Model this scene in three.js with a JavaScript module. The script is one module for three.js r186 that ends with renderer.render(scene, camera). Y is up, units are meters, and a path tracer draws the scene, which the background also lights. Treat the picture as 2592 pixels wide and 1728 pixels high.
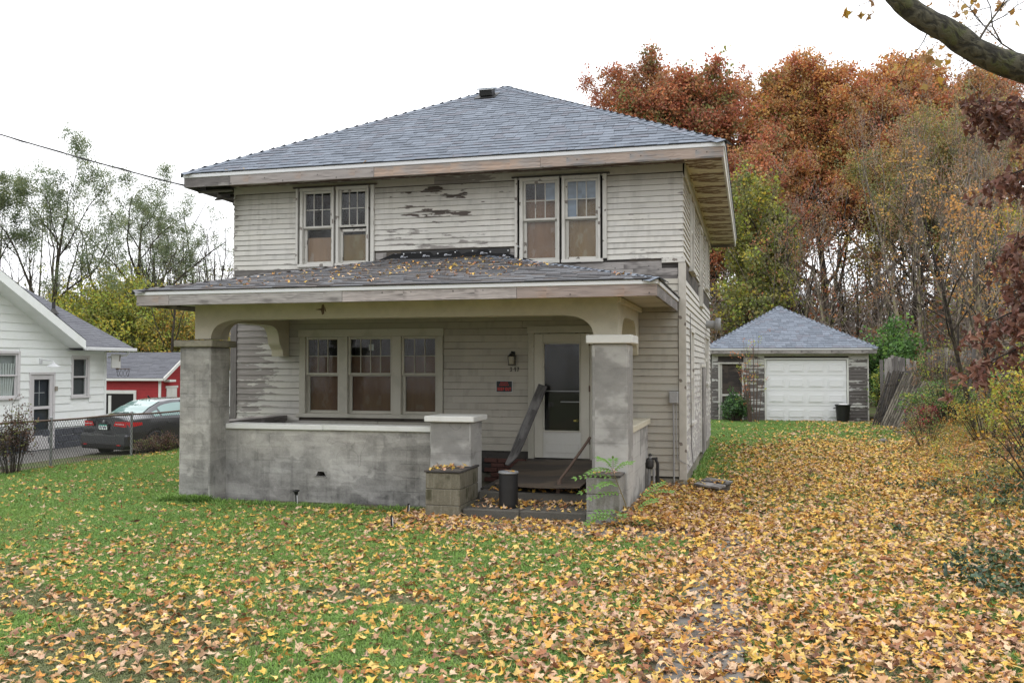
import * as THREE from 'three';
import { mergeGeometries } from 'three/addons/utils/BufferGeometryUtils.js';

// ---------- camera, sky, sun, exposure ----------
const scene = new THREE.Scene();
const camera = new THREE.PerspectiveCamera(40.95, 1024 / 682, 0.1, 400);
camera.position.set(1.03, 2.0, 14.7);
camera.rotation.order = 'YXZ';
camera.rotation.set(THREE.MathUtils.degToRad(1.609), THREE.MathUtils.degToRad(14.7), 0);
camera.updateMatrixWorld();
{
  const w = 64, h = 32, d = new Float32Array(w * h * 4);
  for (let y = 0; y < h; y++) for (let x = 0; x < w; x++) {
    const el = ((y + 0.5) / h - 0.5) * Math.PI, s = Math.max(0, Math.sin(el));
    const L = el > 0 ? 1.42 + 0.33 * s : 0.35, k = (y * w + x) * 4;
    d[k] = L * 0.985; d[k + 1] = L; d[k + 2] = L * 1.03; d[k + 3] = 1;
  }
  const sky = new THREE.DataTexture(d, w, h, THREE.RGBAFormat, THREE.FloatType);
  sky.mapping = THREE.EquirectangularReflectionMapping; sky.magFilter = THREE.LinearFilter; sky.needsUpdate = true;
  scene.background = sky; scene.environment = sky;
}
const sun = new THREE.DirectionalLight(0xfff4e6, 0.8);
sun.position.set(-9, 30, 2); sun.target.position.set(0, 0, 0);
sun.castShadow = true; sun.shadow.radius = 45; sun.shadow.mapSize.set(2048, 2048);
Object.assign(sun.shadow.camera, { left: -45, right: 45, top: 45, bottom: -45, near: 1, far: 120 });
scene.add(sun, sun.target);
const renderer = new THREE.WebGLRenderer({ antialias: true });
renderer.setSize(1024, 682);
renderer.toneMapping = THREE.LinearToneMapping;
renderer.toneMappingExposure = 1.22;
renderer.shadowMap.enabled = true;

// ---------- random numbers and noise ----------
function rng(a) { return () => { a |= 0; a = a + 0x6D2B79F5 | 0; let t = Math.imul(a ^ a >>> 15, 1 | a); t = t + Math.imul(t ^ t >>> 7, 61 | t) ^ t; return ((t ^ t >>> 14) >>> 0) / 4294967296; }; }
const R0 = rng(317);
const rr = (a, b, r = R0) => a + (b - a) * r();
const pick = (a, r = R0) => a[Math.floor(r() * a.length)];
const clamp = (x, a = 0, b = 1) => x < a ? a : x > b ? b : x;
const sst = (a, b, x) => { const t = clamp((x - a) / (b - a)); return t * t * (3 - 2 * t); };
const lerp = (a, b, t) => a + (b - a) * t;
function h2(x, y) { let h = Math.imul(x, 374761393) + Math.imul(y, 668265263) | 0; h = Math.imul(h ^ h >>> 13, 1274126177); return ((h ^ h >>> 16) >>> 0) / 4294967296; }
function vn(x, y, P = 0) {
  const xi = Math.floor(x), yi = Math.floor(y); let fx = x - xi, fy = y - yi;
  fx = fx * fx * (3 - 2 * fx); fy = fy * fy * (3 - 2 * fy);
  const m = P ? (v => ((v % P) + P) % P) : (v => v);
  const x0 = m(xi), x1 = m(xi + 1), y0 = m(yi), y1 = m(yi + 1);
  return lerp(lerp(h2(x0, y0), h2(x1, y0), fx), lerp(h2(x0, y1), h2(x1, y1), fx), fy);
}
function fbm(x, y, o = 4, P = 0) { let s = 0, a = 0.5, n = 0; for (let i = 0; i < o; i++) { s += a * vn(x + i * 17, y + i * 31, P); n += a; a *= 0.5; x *= 2; y *= 2; P *= 2; } return s / n; }

// ---------- textures: every one computed, colours given as linear base colours ----------
const toS = c => { c = clamp(c); return Math.round(255 * (c <= 0.0031308 ? 12.92 * c : 1.055 * Math.pow(c, 1 / 2.4) - 0.055)); };
function tex(w, h, fn, rx = 1, ry = 1) {   // fn(u, v) -> [r, g, b, height]
  const c = new Uint8Array(w * h * 4), b = new Uint8Array(w * h * 4);
  for (let y = 0; y < h; y++) for (let x = 0; x < w; x++) {
    const q = fn((x + 0.5) / w, (y + 0.5) / h), k = (y * w + x) * 4;
    c[k] = toS(q[0]); c[k + 1] = toS(q[1]); c[k + 2] = toS(q[2]); c[k + 3] = 255;
    b[k] = b[k + 1] = b[k + 2] = Math.round(255 * clamp(q[3] ?? 0.5)); b[k + 3] = 255;
  }
  const mk = (d, s) => { const t = new THREE.DataTexture(d, w, h); t.wrapS = t.wrapT = THREE.RepeatWrapping; t.magFilter = THREE.LinearFilter; t.minFilter = THREE.LinearMipmapLinearFilter; t.generateMipmaps = true; if (s) t.colorSpace = THREE.SRGBColorSpace; t.repeat.set(rx, ry); t.needsUpdate = true; return t; };
  return { map: mk(c, true), bumpMap: mk(b, false) };
}
function mat(t, { color, rough = 0.9, bump = 0, metal = 0, vc = false, name, ...rest } = {}) {
  const m = new THREE.MeshStandardMaterial({ roughness: rough, metalness: metal, vertexColors: vc, side: THREE.DoubleSide, ...rest });
  if (t) { m.map = t.map; if (bump) { m.bumpMap = t.bumpMap; m.bumpScale = bump; } }
  if (color) m.color.setRGB(...color);
  return m;
}
const mix3 = (a, b, t) => [lerp(a[0], b[0], t), lerp(a[1], b[1], t), lerp(a[2], b[2], t)];

// peeling paint: paint colour, bare wood colour, peel amount 0..1 at the point, board pitch for edges that go first
function peel(x, y, paint, wood, amount, pitch, y0 = 0, gx = 3) {
  const row = Math.floor((y - y0) / pitch), fy = (y - y0) / pitch - row;
  const n = fbm(x * gx, y * gx * 5 + row * 7.3, 5) * 0.75 + fbm(x * 14, y * 60 + row * 3, 3) * 0.25;
  const edge = 0.10 * (1 - sst(0, 0.22, fy));
  const m = sst(0.0, 0.035, n + edge - (0.86 - amount * 0.62));
  const grain = fbm(x * 6, y * 160 + row * 11, 4);
  const dirt = fbm(x * 1.3 + row * 0.6, y * 2.3, 4), streak = fbm(x * 9 + row * 5, y * 2.0, 3);
  const tone = 0.93 + 0.14 * (h2(row, 91) - 0.5) + 0.10 * (dirt - 0.5) - 0.10 * sst(0.55, 0.8, streak);
  const p = [paint[0] * tone, paint[1] * tone * lerp(1, 0.985, dirt), paint[2] * tone * lerp(1, 0.94, dirt)];
  const g = 0.6 + 0.8 * grain, rim = sst(0.0, 0.02, n + edge - (0.835 - amount * 0.62)) * (1 - m) * 0.16;
  const w = [wood[0] * g, wood[1] * g, wood[2] * g];
  const q = mix3(p, w, m);
  return [q[0] * (1 - rim), q[1] * (1 - rim), q[2] * (1 - rim), 0.8 - 0.5 * m + 0.12 * grain * m];
}
const blob = (x, y, cx, cy, rx, ry) => Math.exp(-(((x - cx) / rx) ** 2 + ((y - cy) / ry) ** 2));
const BARE = [0.25, 0.23, 0.215], DARKWOOD = [0.085, 0.068, 0.058];
// front wall: x -8.2..0.2, y 0..5.5
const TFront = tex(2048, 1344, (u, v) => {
  const x = -8.2 + 8.4 * u, y = 5.5 * v;
  if (y > 3.5) {
    let a = 0.17 + 0.5 * blob(x, y, -4.12, 5.03, 0.22, 0.06) + 0.5 * blob(x, y, -3.8, 4.89, 0.26, 0.05) + 0.36 * blob(x, y, -4.65, 4.74, 0.4, 0.06) + 0.36 * blob(x, y, -4.15, 4.62, 0.5, 0.05) + 0.32 * blob(x, y, -4.1, 5.1, 1.2, 0.08) + 0.26 * blob(x, y, -4.1, 4.0, 1.5, 0.1) + 0.22 * blob(x, y, -4.2, 4.4, 1.3, 0.4)
      + 0.5 * blob(x, y, -8.1, 4.5, 0.12, 1.4) + 0.3 * blob(x, y, -7.4, 3.72, 1, 0.06) + 0.18 * blob(x, y, -0.6, 3.72, 1.0, 0.1) + 0.25 * blob(x, y, 0, 4.4, 0.07, 0.9);
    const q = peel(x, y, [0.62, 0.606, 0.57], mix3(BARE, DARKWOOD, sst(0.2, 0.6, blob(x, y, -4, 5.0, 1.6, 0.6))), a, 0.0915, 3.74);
    const greying = 0.10 * sst(0.45, 0.7, fbm(x * 1.7 + 4, y * 1.1, 4)) + 0.07 * sst(0.56, 0.72, fbm(x * 11, y * 0.8 + 7, 3)) + 0.26 * sst(4.75, 5.2, y) * (0.6 + 0.8 * fbm(x * 1.1, y * 2, 3)) + 0.35 * blob(x, y, -8.05, 5.0, 0.22, 0.5);  // grey patches and streaks, mould at the left corner, darker towards the top
    return [q[0] * (1 - greying), q[1] * (1 - greying * 1.02), q[2] * (1 - greying * 1.1), q[3]];
  }
  let a = 0.05 + 0.66 * sst(-6.75, -7.75, x) * sst(0.9, 1.9, y + 0.35 * fbm(x * 3, y, 2)) + 0.15 * sst(-6.6, -7.2, x) + 0.25 * sst(0.5, 0.25, y) * sst(-0.8, -0.4, x) + 0.45 * blob(x, y, -0.02, 1.2, 0.07, 1.3);
  a += 0.35 * (blob(x, y, -3.65, 1.93, 0.12, 0.05) + blob(x, y, -3.4, 1.93, 0.07, 0.05) + blob(x, y, -3.2, 1.8, 0.05, 0.04));
  const beige = sst(-7.4, -5, x), q = peel(x, y, mix3([0.52, 0.51, 0.48], [0.45, 0.428, 0.375], beige), mix3(BARE, [0.2, 0.17, 0.14], beige), a, 0.1135, 0.27);  // beige porch siding, its colour lowered to carry the shade of the recess
  const stain = 0.10 * sst(0.62, 0.8, fbm(x * 2, y * 0.7, 3));
  return [q[0] * (1 - stain), q[1] * (1 - stain), q[2] * (1 - stain), q[3]];
});
for (const k of ['map', 'bumpMap']) TFront[k].repeat.set(1 / 8.4, 1 / 5.5), TFront[k].offset.set(8.2 / 8.4, 0);
// right side wall: z -10..0.2 (u), y 0..5.5
const TSide = tex(1536, 1024, (u, v) => {
  const z = -10 + 10.2 * u, y = 5.5 * v;
  const a = 0.2 + 0.3 * sst(2.6, 0.8, y) + 0.25 * sst(1.2, 0.3, y) + 0.3 * blob(z, y, -1.7, 1.6, 0.9, 0.9) + 0.25 * blob(z, y, -6, 1.5, 3, 1.0) + 0.2 * blob(z, y, -7, 2.9, 1.2, 0.6);
  return y > 3.5 ? peel(z, y, [0.58, 0.565, 0.53], BARE, a, 0.0915, 3.74) : peel(z, y, [0.57, 0.56, 0.53], [0.33, 0.31, 0.30], a, 0.1135, 0.27);
});
for (const k of ['map', 'bumpMap']) TSide[k].repeat.set(1 / 10.2, 1 / 5.5), TSide[k].offset.set(10 / 10.2, 0);
// weathered wood, grain along u, 1 m tile in both ways
const woodTex = (base, gray, amt, knots = 8) => {
  const r = rng(base[0] * 999 | 0), K = [...Array(knots)].map(() => [r(), r(), 0.006 + 0.012 * r()]);
  return tex(512, 512, (u, v) => {
    const warp = fbm(u * 4, v * 4, 3, 4) * 0.4;
    const g = fbm(u * 4, v * 64 + warp * 16, 4, 64), g2 = fbm(u * 8, v * 128, 2, 128);
    const p = fbm(u * 3, v * 6, 4, 6), m = sst(0.5 - amt * 0.4, 0.75 - amt * 0.4, p);
    let c = mix3(base, gray, m), t = 0.62 + 0.55 * g + 0.2 * g2;
    for (const k of K) { const d = Math.hypot((u - k[0]), (v - k[1]) * 1.0); t *= 1 - 0.65 * (1 - sst(k[2] * 0.5, k[2], d)); }
    const crack = sst(0.70, 0.78, fbm(u * 3, v * 90, 3, 90)) * 0.5;
    t *= 1 - crack;
    return [c[0] * t, c[1] * t, c[2] * t, 0.5 * g + 0.3 - 0.3 * crack];
  });
};
const TWoodTan = woodTex([0.40, 0.305, 0.25], [0.31, 0.28, 0.265], 0.55), TWoodGray = woodTex([0.32, 0.30, 0.285], [0.15, 0.138, 0.132], 0.5, 14), TWoodDark = woodTex([0.10, 0.085, 0.07], [0.055, 0.05, 0.047], 0.5);
const TPly = tex(512, 512, (u, v) => {
  const g = fbm(u * 24, v * 3, 4, 24), p = fbm(u * 5, v * 5, 4, 5), w = sst(0.55, 0.75, fbm(u * 9 + 3, v * 6, 4, 18));
  const t = 0.75 + 0.4 * g, c = mix3([0.25, 0.13, 0.072], [0.32, 0.22, 0.17], 0.7 * w + 0.3 * p);
  return [c[0] * t, c[1] * t, c[2] * t, g];
});
const paintTex = (paint, amount, soil = 0.5) => tex(512, 512, (u, v) => {
  const n = fbm(u * 8, v * 8, 5, 8), m = sst(0, 0.04, n - (0.86 - amount * 0.6)), d = fbm(u * 4 + 9, v * 4, 4, 4), f = fbm(u * 64, v * 64, 2, 64);
  const t = 1 - 0.28 * soil * sst(0.42, 0.72, d) + 0.06 * (f - 0.5), g = 0.7 + 0.6 * fbm(u * 6, v * 64, 3, 64);
  const q = mix3([paint[0] * t, paint[1] * t, paint[2] * t * lerp(1, 0.96, d)], [0.2 * g, 0.175 * g, 0.155 * g], m);
  return [...q, 0.7 - 0.4 * m + 0.1 * f];
});
const TTrim = paintTex([0.58, 0.565, 0.53], 0.28), TCream = paintTex([0.53, 0.49, 0.39], 0.06, 0.5), TWhite = paintTex([0.68, 0.68, 0.66], 0.04, 0.25), TNeigh = paintTex([0.84, 0.865, 0.86], 0.0, 0.12);
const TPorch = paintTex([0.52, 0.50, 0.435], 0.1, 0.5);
const TSoffit = tex(1024, 1024, (u, v) => {   // u across the boards' length (1 m), v across boards
  const n = 0.7 * fbm(u * 3, v * 11, 5, 33) + 0.3 * fbm(u * 9, v * 60, 3, 180), m = sst(0, 0.025, n - 0.535 - 0.10 * (fbm(u * 2, v * 2, 2, 2) - 0.5)), g = 0.6 + 0.8 * fbm(u * 8, v * 100, 3, 100);
  const line = 1 - 0.5 * (1 - sst(0, 0.05, Math.abs((v * 12) % 1 - 0.5) * 2));
  const q = mix3([0.60 * line, 0.545 * line, 0.40 * line], [0.16 * g, 0.10 * g, 0.065 * g], m);
  return [...q, 0.7 - 0.4 * m];
});
const TStucco = tex(1024, 1024, (u, v) => {   // 4 m tile
  const big = fbm(u * 6, v * 5, 5, 30), mid = fbm(u * 24, v * 30, 4, 120), fine = fbm(u * 220, v * 220, 2, 220), sw = fbm(u * 10 + 3 * big, v * 26, 4, 130);
  const course = Math.abs(((v * 4 / 0.2) % 1) - 0.5) * 2, colj = Math.abs(((u * 4 / 0.4 + 0.5 * (Math.floor(v * 20) % 2)) % 1) - 0.5) * 2;
  const joint = Math.max(1 - sst(0.0, 0.16, 1 - course), 1 - sst(0, 0.08, 1 - colj)) * sst(0.48, 0.66, fbm(u * 7 + 20, v * 7, 3, 14));
  const skim = sst(0.50, 0.53, fbm(u * 7 + 11, v * 9 + 0.6 * mid, 5, 63)), trow = sst(0.55, 0.60, fbm(u * 8 + 2, v * 60, 4, 240)); const t = 0.76 + 0.5 * (big - 0.5) + 0.6 * (mid - 0.5) + 0.2 * (fine - 0.5) + 0.17 * skim + 0.13 * trow + 0.16 * sst(0.57, 0.64, sw) - 0.14 * joint - 0.22 * (1 - sst(0.0, 0.10, (v * 4) % 4 / 4 + 0.05 * (fbm(u * 12, 3, 4, 12) - 0.5))) * fbm(u * 30, v * 40, 3, 120) - 0.12 * sst(0.58, 0.72, fbm(u * 48, v * 3, 3, 48)) - 0.3 * (1 - sst(0, 0.006, Math.abs(fbm(u * 6 + 1, v * 6, 4, 12) - 0.5))) * sst(0.58, 0.64, fbm(u * 4 + 8, v * 4, 2, 8));
  const warm = fbm(u * 4 + 7, v * 4, 3, 8);
  return [0.33 * t, lerp(0.325, 0.312, warm) * t, lerp(0.315, 0.278, warm) * t, 0.45 + 0.4 * (mid - 0.5) + 0.35 * (sw - 0.5) + 0.15 * fine - 0.2 * joint];
}, 0.25, 0.25);
const TStuccoPale = tex(1024, 1024, (u, v) => {   // 2 m tile, whitish worn coat
  const big = fbm(u * 4, v * 5, 5, 20), mid = fbm(u * 14, v * 24, 4, 48), fine = fbm(u * 160, v * 160, 2, 160);
  const t = 0.86 + 0.5 * (big - 0.5) + 0.25 * (mid - 0.5) + 0.08 * (fine - 0.5), m = sst(0.40, 0.58, big + 0.3 * (mid - 0.5));
  const crack = (1 - sst(0, 0.012, Math.abs(fbm(u * 5 + 3, v * 5, 4, 10) - 0.5))) * sst(0.56, 0.62, fbm(u * 3, v * 3 + 5, 2, 6)) * 0.35 + 0.16 * (1 - sst(0, 0.14, 1 - Math.abs(((v * 2 / 0.2) % 1) - 0.5) * 2)) * sst(0.45, 0.6, fbm(u * 4 + 9, v * 4, 3, 4));
  const q = mix3([0.30, 0.292, 0.275], [0.40, 0.392, 0.37], m);
  return [q[0] * t * (1 - crack), q[1] * t * (1 - crack), q[2] * t * (1 - crack), 0.4 + 0.4 * (mid - 0.5) + 0.2 * m - 0.3 * crack];
}, 0.5, 0.5);
const TBlock = tex(512, 512, (u, v) => {
  const f = fbm(u * 90, v * 90, 3, 90), b = fbm(u * 5, v * 5, 4, 5), run = fbm(u * 40, v * 4, 4, 40);
  const wash = sst(0.5, 0.75, run) * 0.5, moss = sst(0.5, 0.72, b);
  const q = mix3(mix3([0.235, 0.225, 0.19], [0.10, 0.098, 0.062], moss), [0.42, 0.41, 0.38], wash * 0.7), t = 0.8 + 0.4 * f;
  return [q[0] * t, q[1] * t, q[2] * t, f];
}, 1, 1);
const TConc = tex(512, 512, (u, v) => {
  const f = fbm(u * 80, v * 80, 3, 80), b = fbm(u * 4, v * 4, 5, 4), t = 0.75 + 0.3 * f + 0.4 * (b - 0.5);
  return [0.135 * t, 0.13 * t, 0.122 * t, f];
});
const TGrit = tex(256, 256, (u, v) => { const f = fbm(u * 60, v * 60, 3, 60), b = fbm(u * 5, v * 5, 3, 5), t = 0.7 + 0.5 * f + 0.25 * (b - 0.5); return [t, t, t, f]; }, 2, 2);
const TBark = tex(512, 512, (u, v) => {
  const w = fbm(u * 6, v * 6, 3, 6), f = fbm(u * 16 + w * 3, v * 7, 5, 28), ridge = sst(0.3, 0.6, f), moss = sst(0.52, 0.72, fbm(u * 4 + 5, v * 4, 4, 4)), fine = fbm(u * 70, v * 70, 2, 70);
  const q = mix3([0.035, 0.03, 0.026], mix3([0.125, 0.108, 0.09], [0.105, 0.115, 0.035], moss * 0.6), ridge), t = 0.8 + 0.4 * fine;
  return [q[0] * t, q[1] * t, q[2] * t, f];
});
const TSoil = tex(1024, 1024, (u, v) => {   // 5 m tile below the grass
  const a = fbm(u * 12, v * 12, 5, 12), f = fbm(u * 120, v * 120, 3, 120), q = mix3([0.075, 0.10, 0.028], [0.085, 0.068, 0.04], sst(0.4, 0.65, a)), t = 0.6 + 0.8 * f;
  return [q[0] * t, q[1] * t, q[2] * t, f];
}, 0.2, 0.2);
const TAsph = tex(512, 512, (u, v) => {
  const f = fbm(u * 140, v * 140, 3, 140), b = fbm(u * 5, v * 5, 4, 5), cr = (1 - sst(0, 0.012, Math.abs(fbm(u * 4, v * 4, 4, 4) - 0.5))) * 0.5, t = (0.75 + 0.5 * f + 0.3 * (b - 0.5)) * (1 - cr);
  return [0.16 * t, 0.152 * t, 0.142 * t, f];
}, 0.33, 0.33);

// ---------- names, labels, mesh builder ----------
const taken = {};
function numbered(n) { const k = taken[n] = (taken[n] ?? -1) + 1; return k ? `${n}_${String(k).padStart(3, '0')}` : n; }
function tag(o, label, category, group, kind) { Object.assign(o.userData, label && { label }, category && { category }, group && { group }, kind && { kind }); return o; }
function thing(name, pos, label, category, group, turn = 0, local = false) {
  const g = new THREE.Group(); g.name = numbered(name); g.position.set(...pos); g.rotation.y = turn; g.userData.local = local;
  scene.add(g); const b = g.userData.local; delete g.userData.local; LOCAL.set(g, b);
  return tag(g, label, category, group);
}
const LOCAL = new WeakMap();
function put(geo, name, material, parent = scene) {
  const m = new THREE.Mesh(geo, material); m.castShadow = m.receiveShadow = true;
  m.name = parent === scene ? numbered(name) : name; parent.add(m); return m;
}
// a child group at its parent's origin
function sub(name, parent) { const g = new THREE.Group(); g.name = name; parent.add(g); return g; }
const V = (x, y, z) => new THREE.Vector3(x, y, z);
class G {
  constructor(seed = 1) { this.p = []; this.n = []; this.u = []; this.c = []; this.i = []; this.ou = 0; this.ov = 0; this.swap = false; this.col = null; }
  off(r = R0) { this.ou = r() * 7; this.ov = r() * 7; return this; }
  uvof(x, y, z, n) {
    let a = Math.abs(n[0]), b = Math.abs(n[1]), c = Math.abs(n[2]), u, v;
    if (c >= a && c >= b) { u = x; v = y; } else if (a >= b) { u = z; v = y; } else { u = x; v = z; }
    if (this.swap) [u, v] = [v, u];
    return [u + this.ou, v + this.ov];
  }
  vert(p, n, uv) { this.p.push(...p); this.n.push(...n); this.u.push(...(uv || this.uvof(...p, n))); if (this.col) this.c.push(...this.col); return this.p.length / 3 - 1; }
  poly(pts, uvs) {   // flat convex polygon, counter-clockwise seen from outside
    let n = [0, 0, 0];
    for (let i = 0; i < pts.length; i++) { const a = pts[i], b = pts[(i + 1) % pts.length]; n[0] += (a[1] - b[1]) * (a[2] + b[2]); n[1] += (a[2] - b[2]) * (a[0] + b[0]); n[2] += (a[0] - b[0]) * (a[1] + b[1]); }
    const l = Math.hypot(...n) || 1; n = n.map(v => v / l);
    const k = pts.map((q, i) => this.vert(q, n, uvs && uvs[i]));
    for (let i = 1; i + 1 < k.length; i++) this.i.push(k[0], k[i], k[i + 1]);
    return this;
  }
  hexa(a) {   // 8 corners: bottom 0..3 ccw from above, top 4..7
    const f = [[3, 2, 1, 0], [4, 5, 6, 7], [0, 1, 5, 4], [1, 2, 6, 5], [2, 3, 7, 6], [3, 0, 4, 7]];
    for (const q of f) this.poly(q.map(k => a[k]));
    return this;
  }
  box(x0, y0, z0, x1, y1, z1) { return this.hexa([[x0, y0, z1], [x1, y0, z1], [x1, y0, z0], [x0, y0, z0], [x0, y1, z1], [x1, y1, z1], [x1, y1, z0], [x0, y1, z0]]); }
  cbox(x0, y0, z0, x1, y1, z1, c = 0.008) {   // box with chamfered edges
    const X = [x0, x1], Y = [y0, y1], Z = [z0, z1], s = [1, -1];
    const P = (i, j, k, ax) => [X[i] + (ax !== 0 ? s[i] * c : 0), Y[j] + (ax !== 1 ? s[j] * c : 0), Z[k] + (ax !== 2 ? s[k] * c : 0)];
    const cen = [(x0 + x1) / 2, (y0 + y1) / 2, (z0 + z1) / 2];
    const add = pts => { const q = pts, e1 = [0, 1, 2].map(k => q[1][k] - q[0][k]), e2 = [0, 1, 2].map(k => q[2][k] - q[0][k]); const n = [e1[1] * e2[2] - e1[2] * e2[1], e1[2] * e2[0] - e1[0] * e2[2], e1[0] * e2[1] - e1[1] * e2[0]]; const d = [0, 1, 2].reduce((t, k) => t + n[k] * (q[0][k] - cen[k]), 0); this.poly(d < 0 ? q.slice().reverse() : q); };
    for (const i of [0, 1]) { add([P(i, 0, 0, 0), P(i, 1, 0, 0), P(i, 1, 1, 0), P(i, 0, 1, 0)]); add([P(0, i, 0, 1), P(1, i, 0, 1), P(1, i, 1, 1), P(0, i, 1, 1)]); add([P(0, 0, i, 2), P(1, 0, i, 2), P(1, 1, i, 2), P(0, 1, i, 2)]); }
    for (const j of [0, 1]) for (const k of [0, 1]) { add([P(0, j, k, 1), P(1, j, k, 1), P(1, j, k, 2), P(0, j, k, 2)]); add([P(j, 0, k, 0), P(j, 1, k, 0), P(j, 1, k, 2), P(j, 0, k, 2)]); add([P(j, k, 0, 0), P(j, k, 1, 0), P(j, k, 1, 1), P(j, k, 0, 1)]); }
    for (const i of [0, 1]) for (const j of [0, 1]) for (const k of [0, 1]) add([P(i, j, k, 0), P(i, j, k, 1), P(i, j, k, 2)]);
    return this;
  }
  bar(a, b, w, h, up = [0, 1, 0]) {   // box along a->b
    const A = V(...a), B = V(...b), d = B.clone().sub(A).normalize(); let U = V(...up); if (Math.abs(U.dot(d)) > 0.98) U = V(1, 0, 0);
    const S = d.clone().cross(U).normalize(); U = S.clone().cross(d).normalize();
    const q = (o, s, t) => o.clone().addScaledVector(S, s * w / 2).addScaledVector(U, t * h / 2).toArray();
    return this.hexa([q(A, -1, -1), q(A, 1, -1), q(B, 1, -1), q(B, -1, -1), q(A, -1, 1), q(A, 1, 1), q(B, 1, 1), q(B, -1, 1)]);
  }
  tube(pts, rad, sides = 6, cap = true) {   // smooth tapered tube through pts
    const P = pts.map(p => p.isVector3 ? p : V(...p)), n = P.length; let U = null, acc = 0; const rows = [];
    for (let i = 0; i < n; i++) {
      const t = P[Math.min(i + 1, n - 1)].clone().sub(P[Math.max(i - 1, 0)]).normalize();
      if (!U) { U = Math.abs(t.y) < 0.9 ? V(0, 1, 0) : V(1, 0, 0); } U.addScaledVector(t, -U.dot(t)).normalize();
      const W = t.clone().cross(U), r = Array.isArray(rad) ? rad[i] : rad; if (i) acc += P[i].distanceTo(P[i - 1]);
      const row = [];
      for (let k = 0; k <= sides; k++) { const a = k / sides * Math.PI * 2, nn = U.clone().multiplyScalar(Math.cos(a)).addScaledVector(W, Math.sin(a)); row.push(this.vert(P[i].clone().addScaledVector(nn, r).toArray(), nn.toArray(), [k / sides * Math.max(0.15, r * 6.28), acc])); }
      rows.push(row);
    }
    for (let i = 0; i + 1 < n; i++) for (let k = 0; k < sides; k++) { const a = rows[i][k], b = rows[i][k + 1], c = rows[i + 1][k], d = rows[i + 1][k + 1]; this.i.push(a, b, d, a, d, c); }
    if (cap) for (const e of [0, n - 1]) { const row = rows[e], ce = this.vert(P[e].toArray(), P[e].clone().sub(P[e ? e - 1 : 1]).normalize().toArray(), [0, 0]); for (let k = 0; k < sides; k++) this.i.push(ce, row[e ? k : k + 1], row[e ? k + 1 : k]); }
    return this;
  }
  lathe(prof, c, sides = 20, axis = 'y') {   // profile [r, h] round a point
    const g = new THREE.LatheGeometry(prof.map(q => new THREE.Vector2(...q)), sides);
    if (axis === 'x') g.rotateZ(-Math.PI / 2); if (axis === 'z') g.rotateX(Math.PI / 2);
    g.translate(...c); return this.add(g);
  }
  add(g, m) {
    if (m) g.applyMatrix4(m); const o = this.p.length / 3, P = g.attributes.position, N = g.attributes.normal, U = g.attributes.uv;
    for (let i = 0; i < P.count; i++) this.vert([P.getX(i), P.getY(i), P.getZ(i)], [N.getX(i), N.getY(i), N.getZ(i)], U ? [U.getX(i), U.getY(i)] : [0, 0]);
    if (g.index) for (const k of g.index.array) this.i.push(k + o); else for (let i = 0; i < P.count; i++) this.i.push(i + o);
    return this;
  }
  geo(base) {
    const g = new THREE.BufferGeometry(), p = new Float32Array(this.p);
    if (base) for (let i = 0; i < p.length; i += 3) { p[i] -= base.x; p[i + 1] -= base.y; p[i + 2] -= base.z; }
    g.setAttribute('position', new THREE.BufferAttribute(p, 3)); g.setAttribute('normal', new THREE.BufferAttribute(new Float32Array(this.n), 3)); g.setAttribute('uv', new THREE.BufferAttribute(new Float32Array(this.u), 2));
    if (this.c.length) g.setAttribute('color', new THREE.BufferAttribute(new Float32Array(this.c), 3));
    g.setIndex(this.i); return g;
  }
  // world coordinates are taken relative to the top-level thing's place, unless that thing is built in its own axes
  build(name, material, parent = scene) {
    let t = parent; while (t !== scene && t.parent !== scene) t = t.parent;
    return put(this.geo(t !== scene && !LOCAL.get(t) ? t.position : null), name, material, parent);
  }
}
const B = (...a) => new G().off().box(...a);
const CS = (x0, y0, z0, x1, y1, z1, c) => { const g = new G().off(); g.ov = 0; return g.cbox(x0, y0, z0, x1, y1, z1, c); };
const C = (x0, y0, z0, x1, y1, z1, c) => new G().off().cbox(x0, y0, z0, x1, y1, z1, c);

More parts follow.
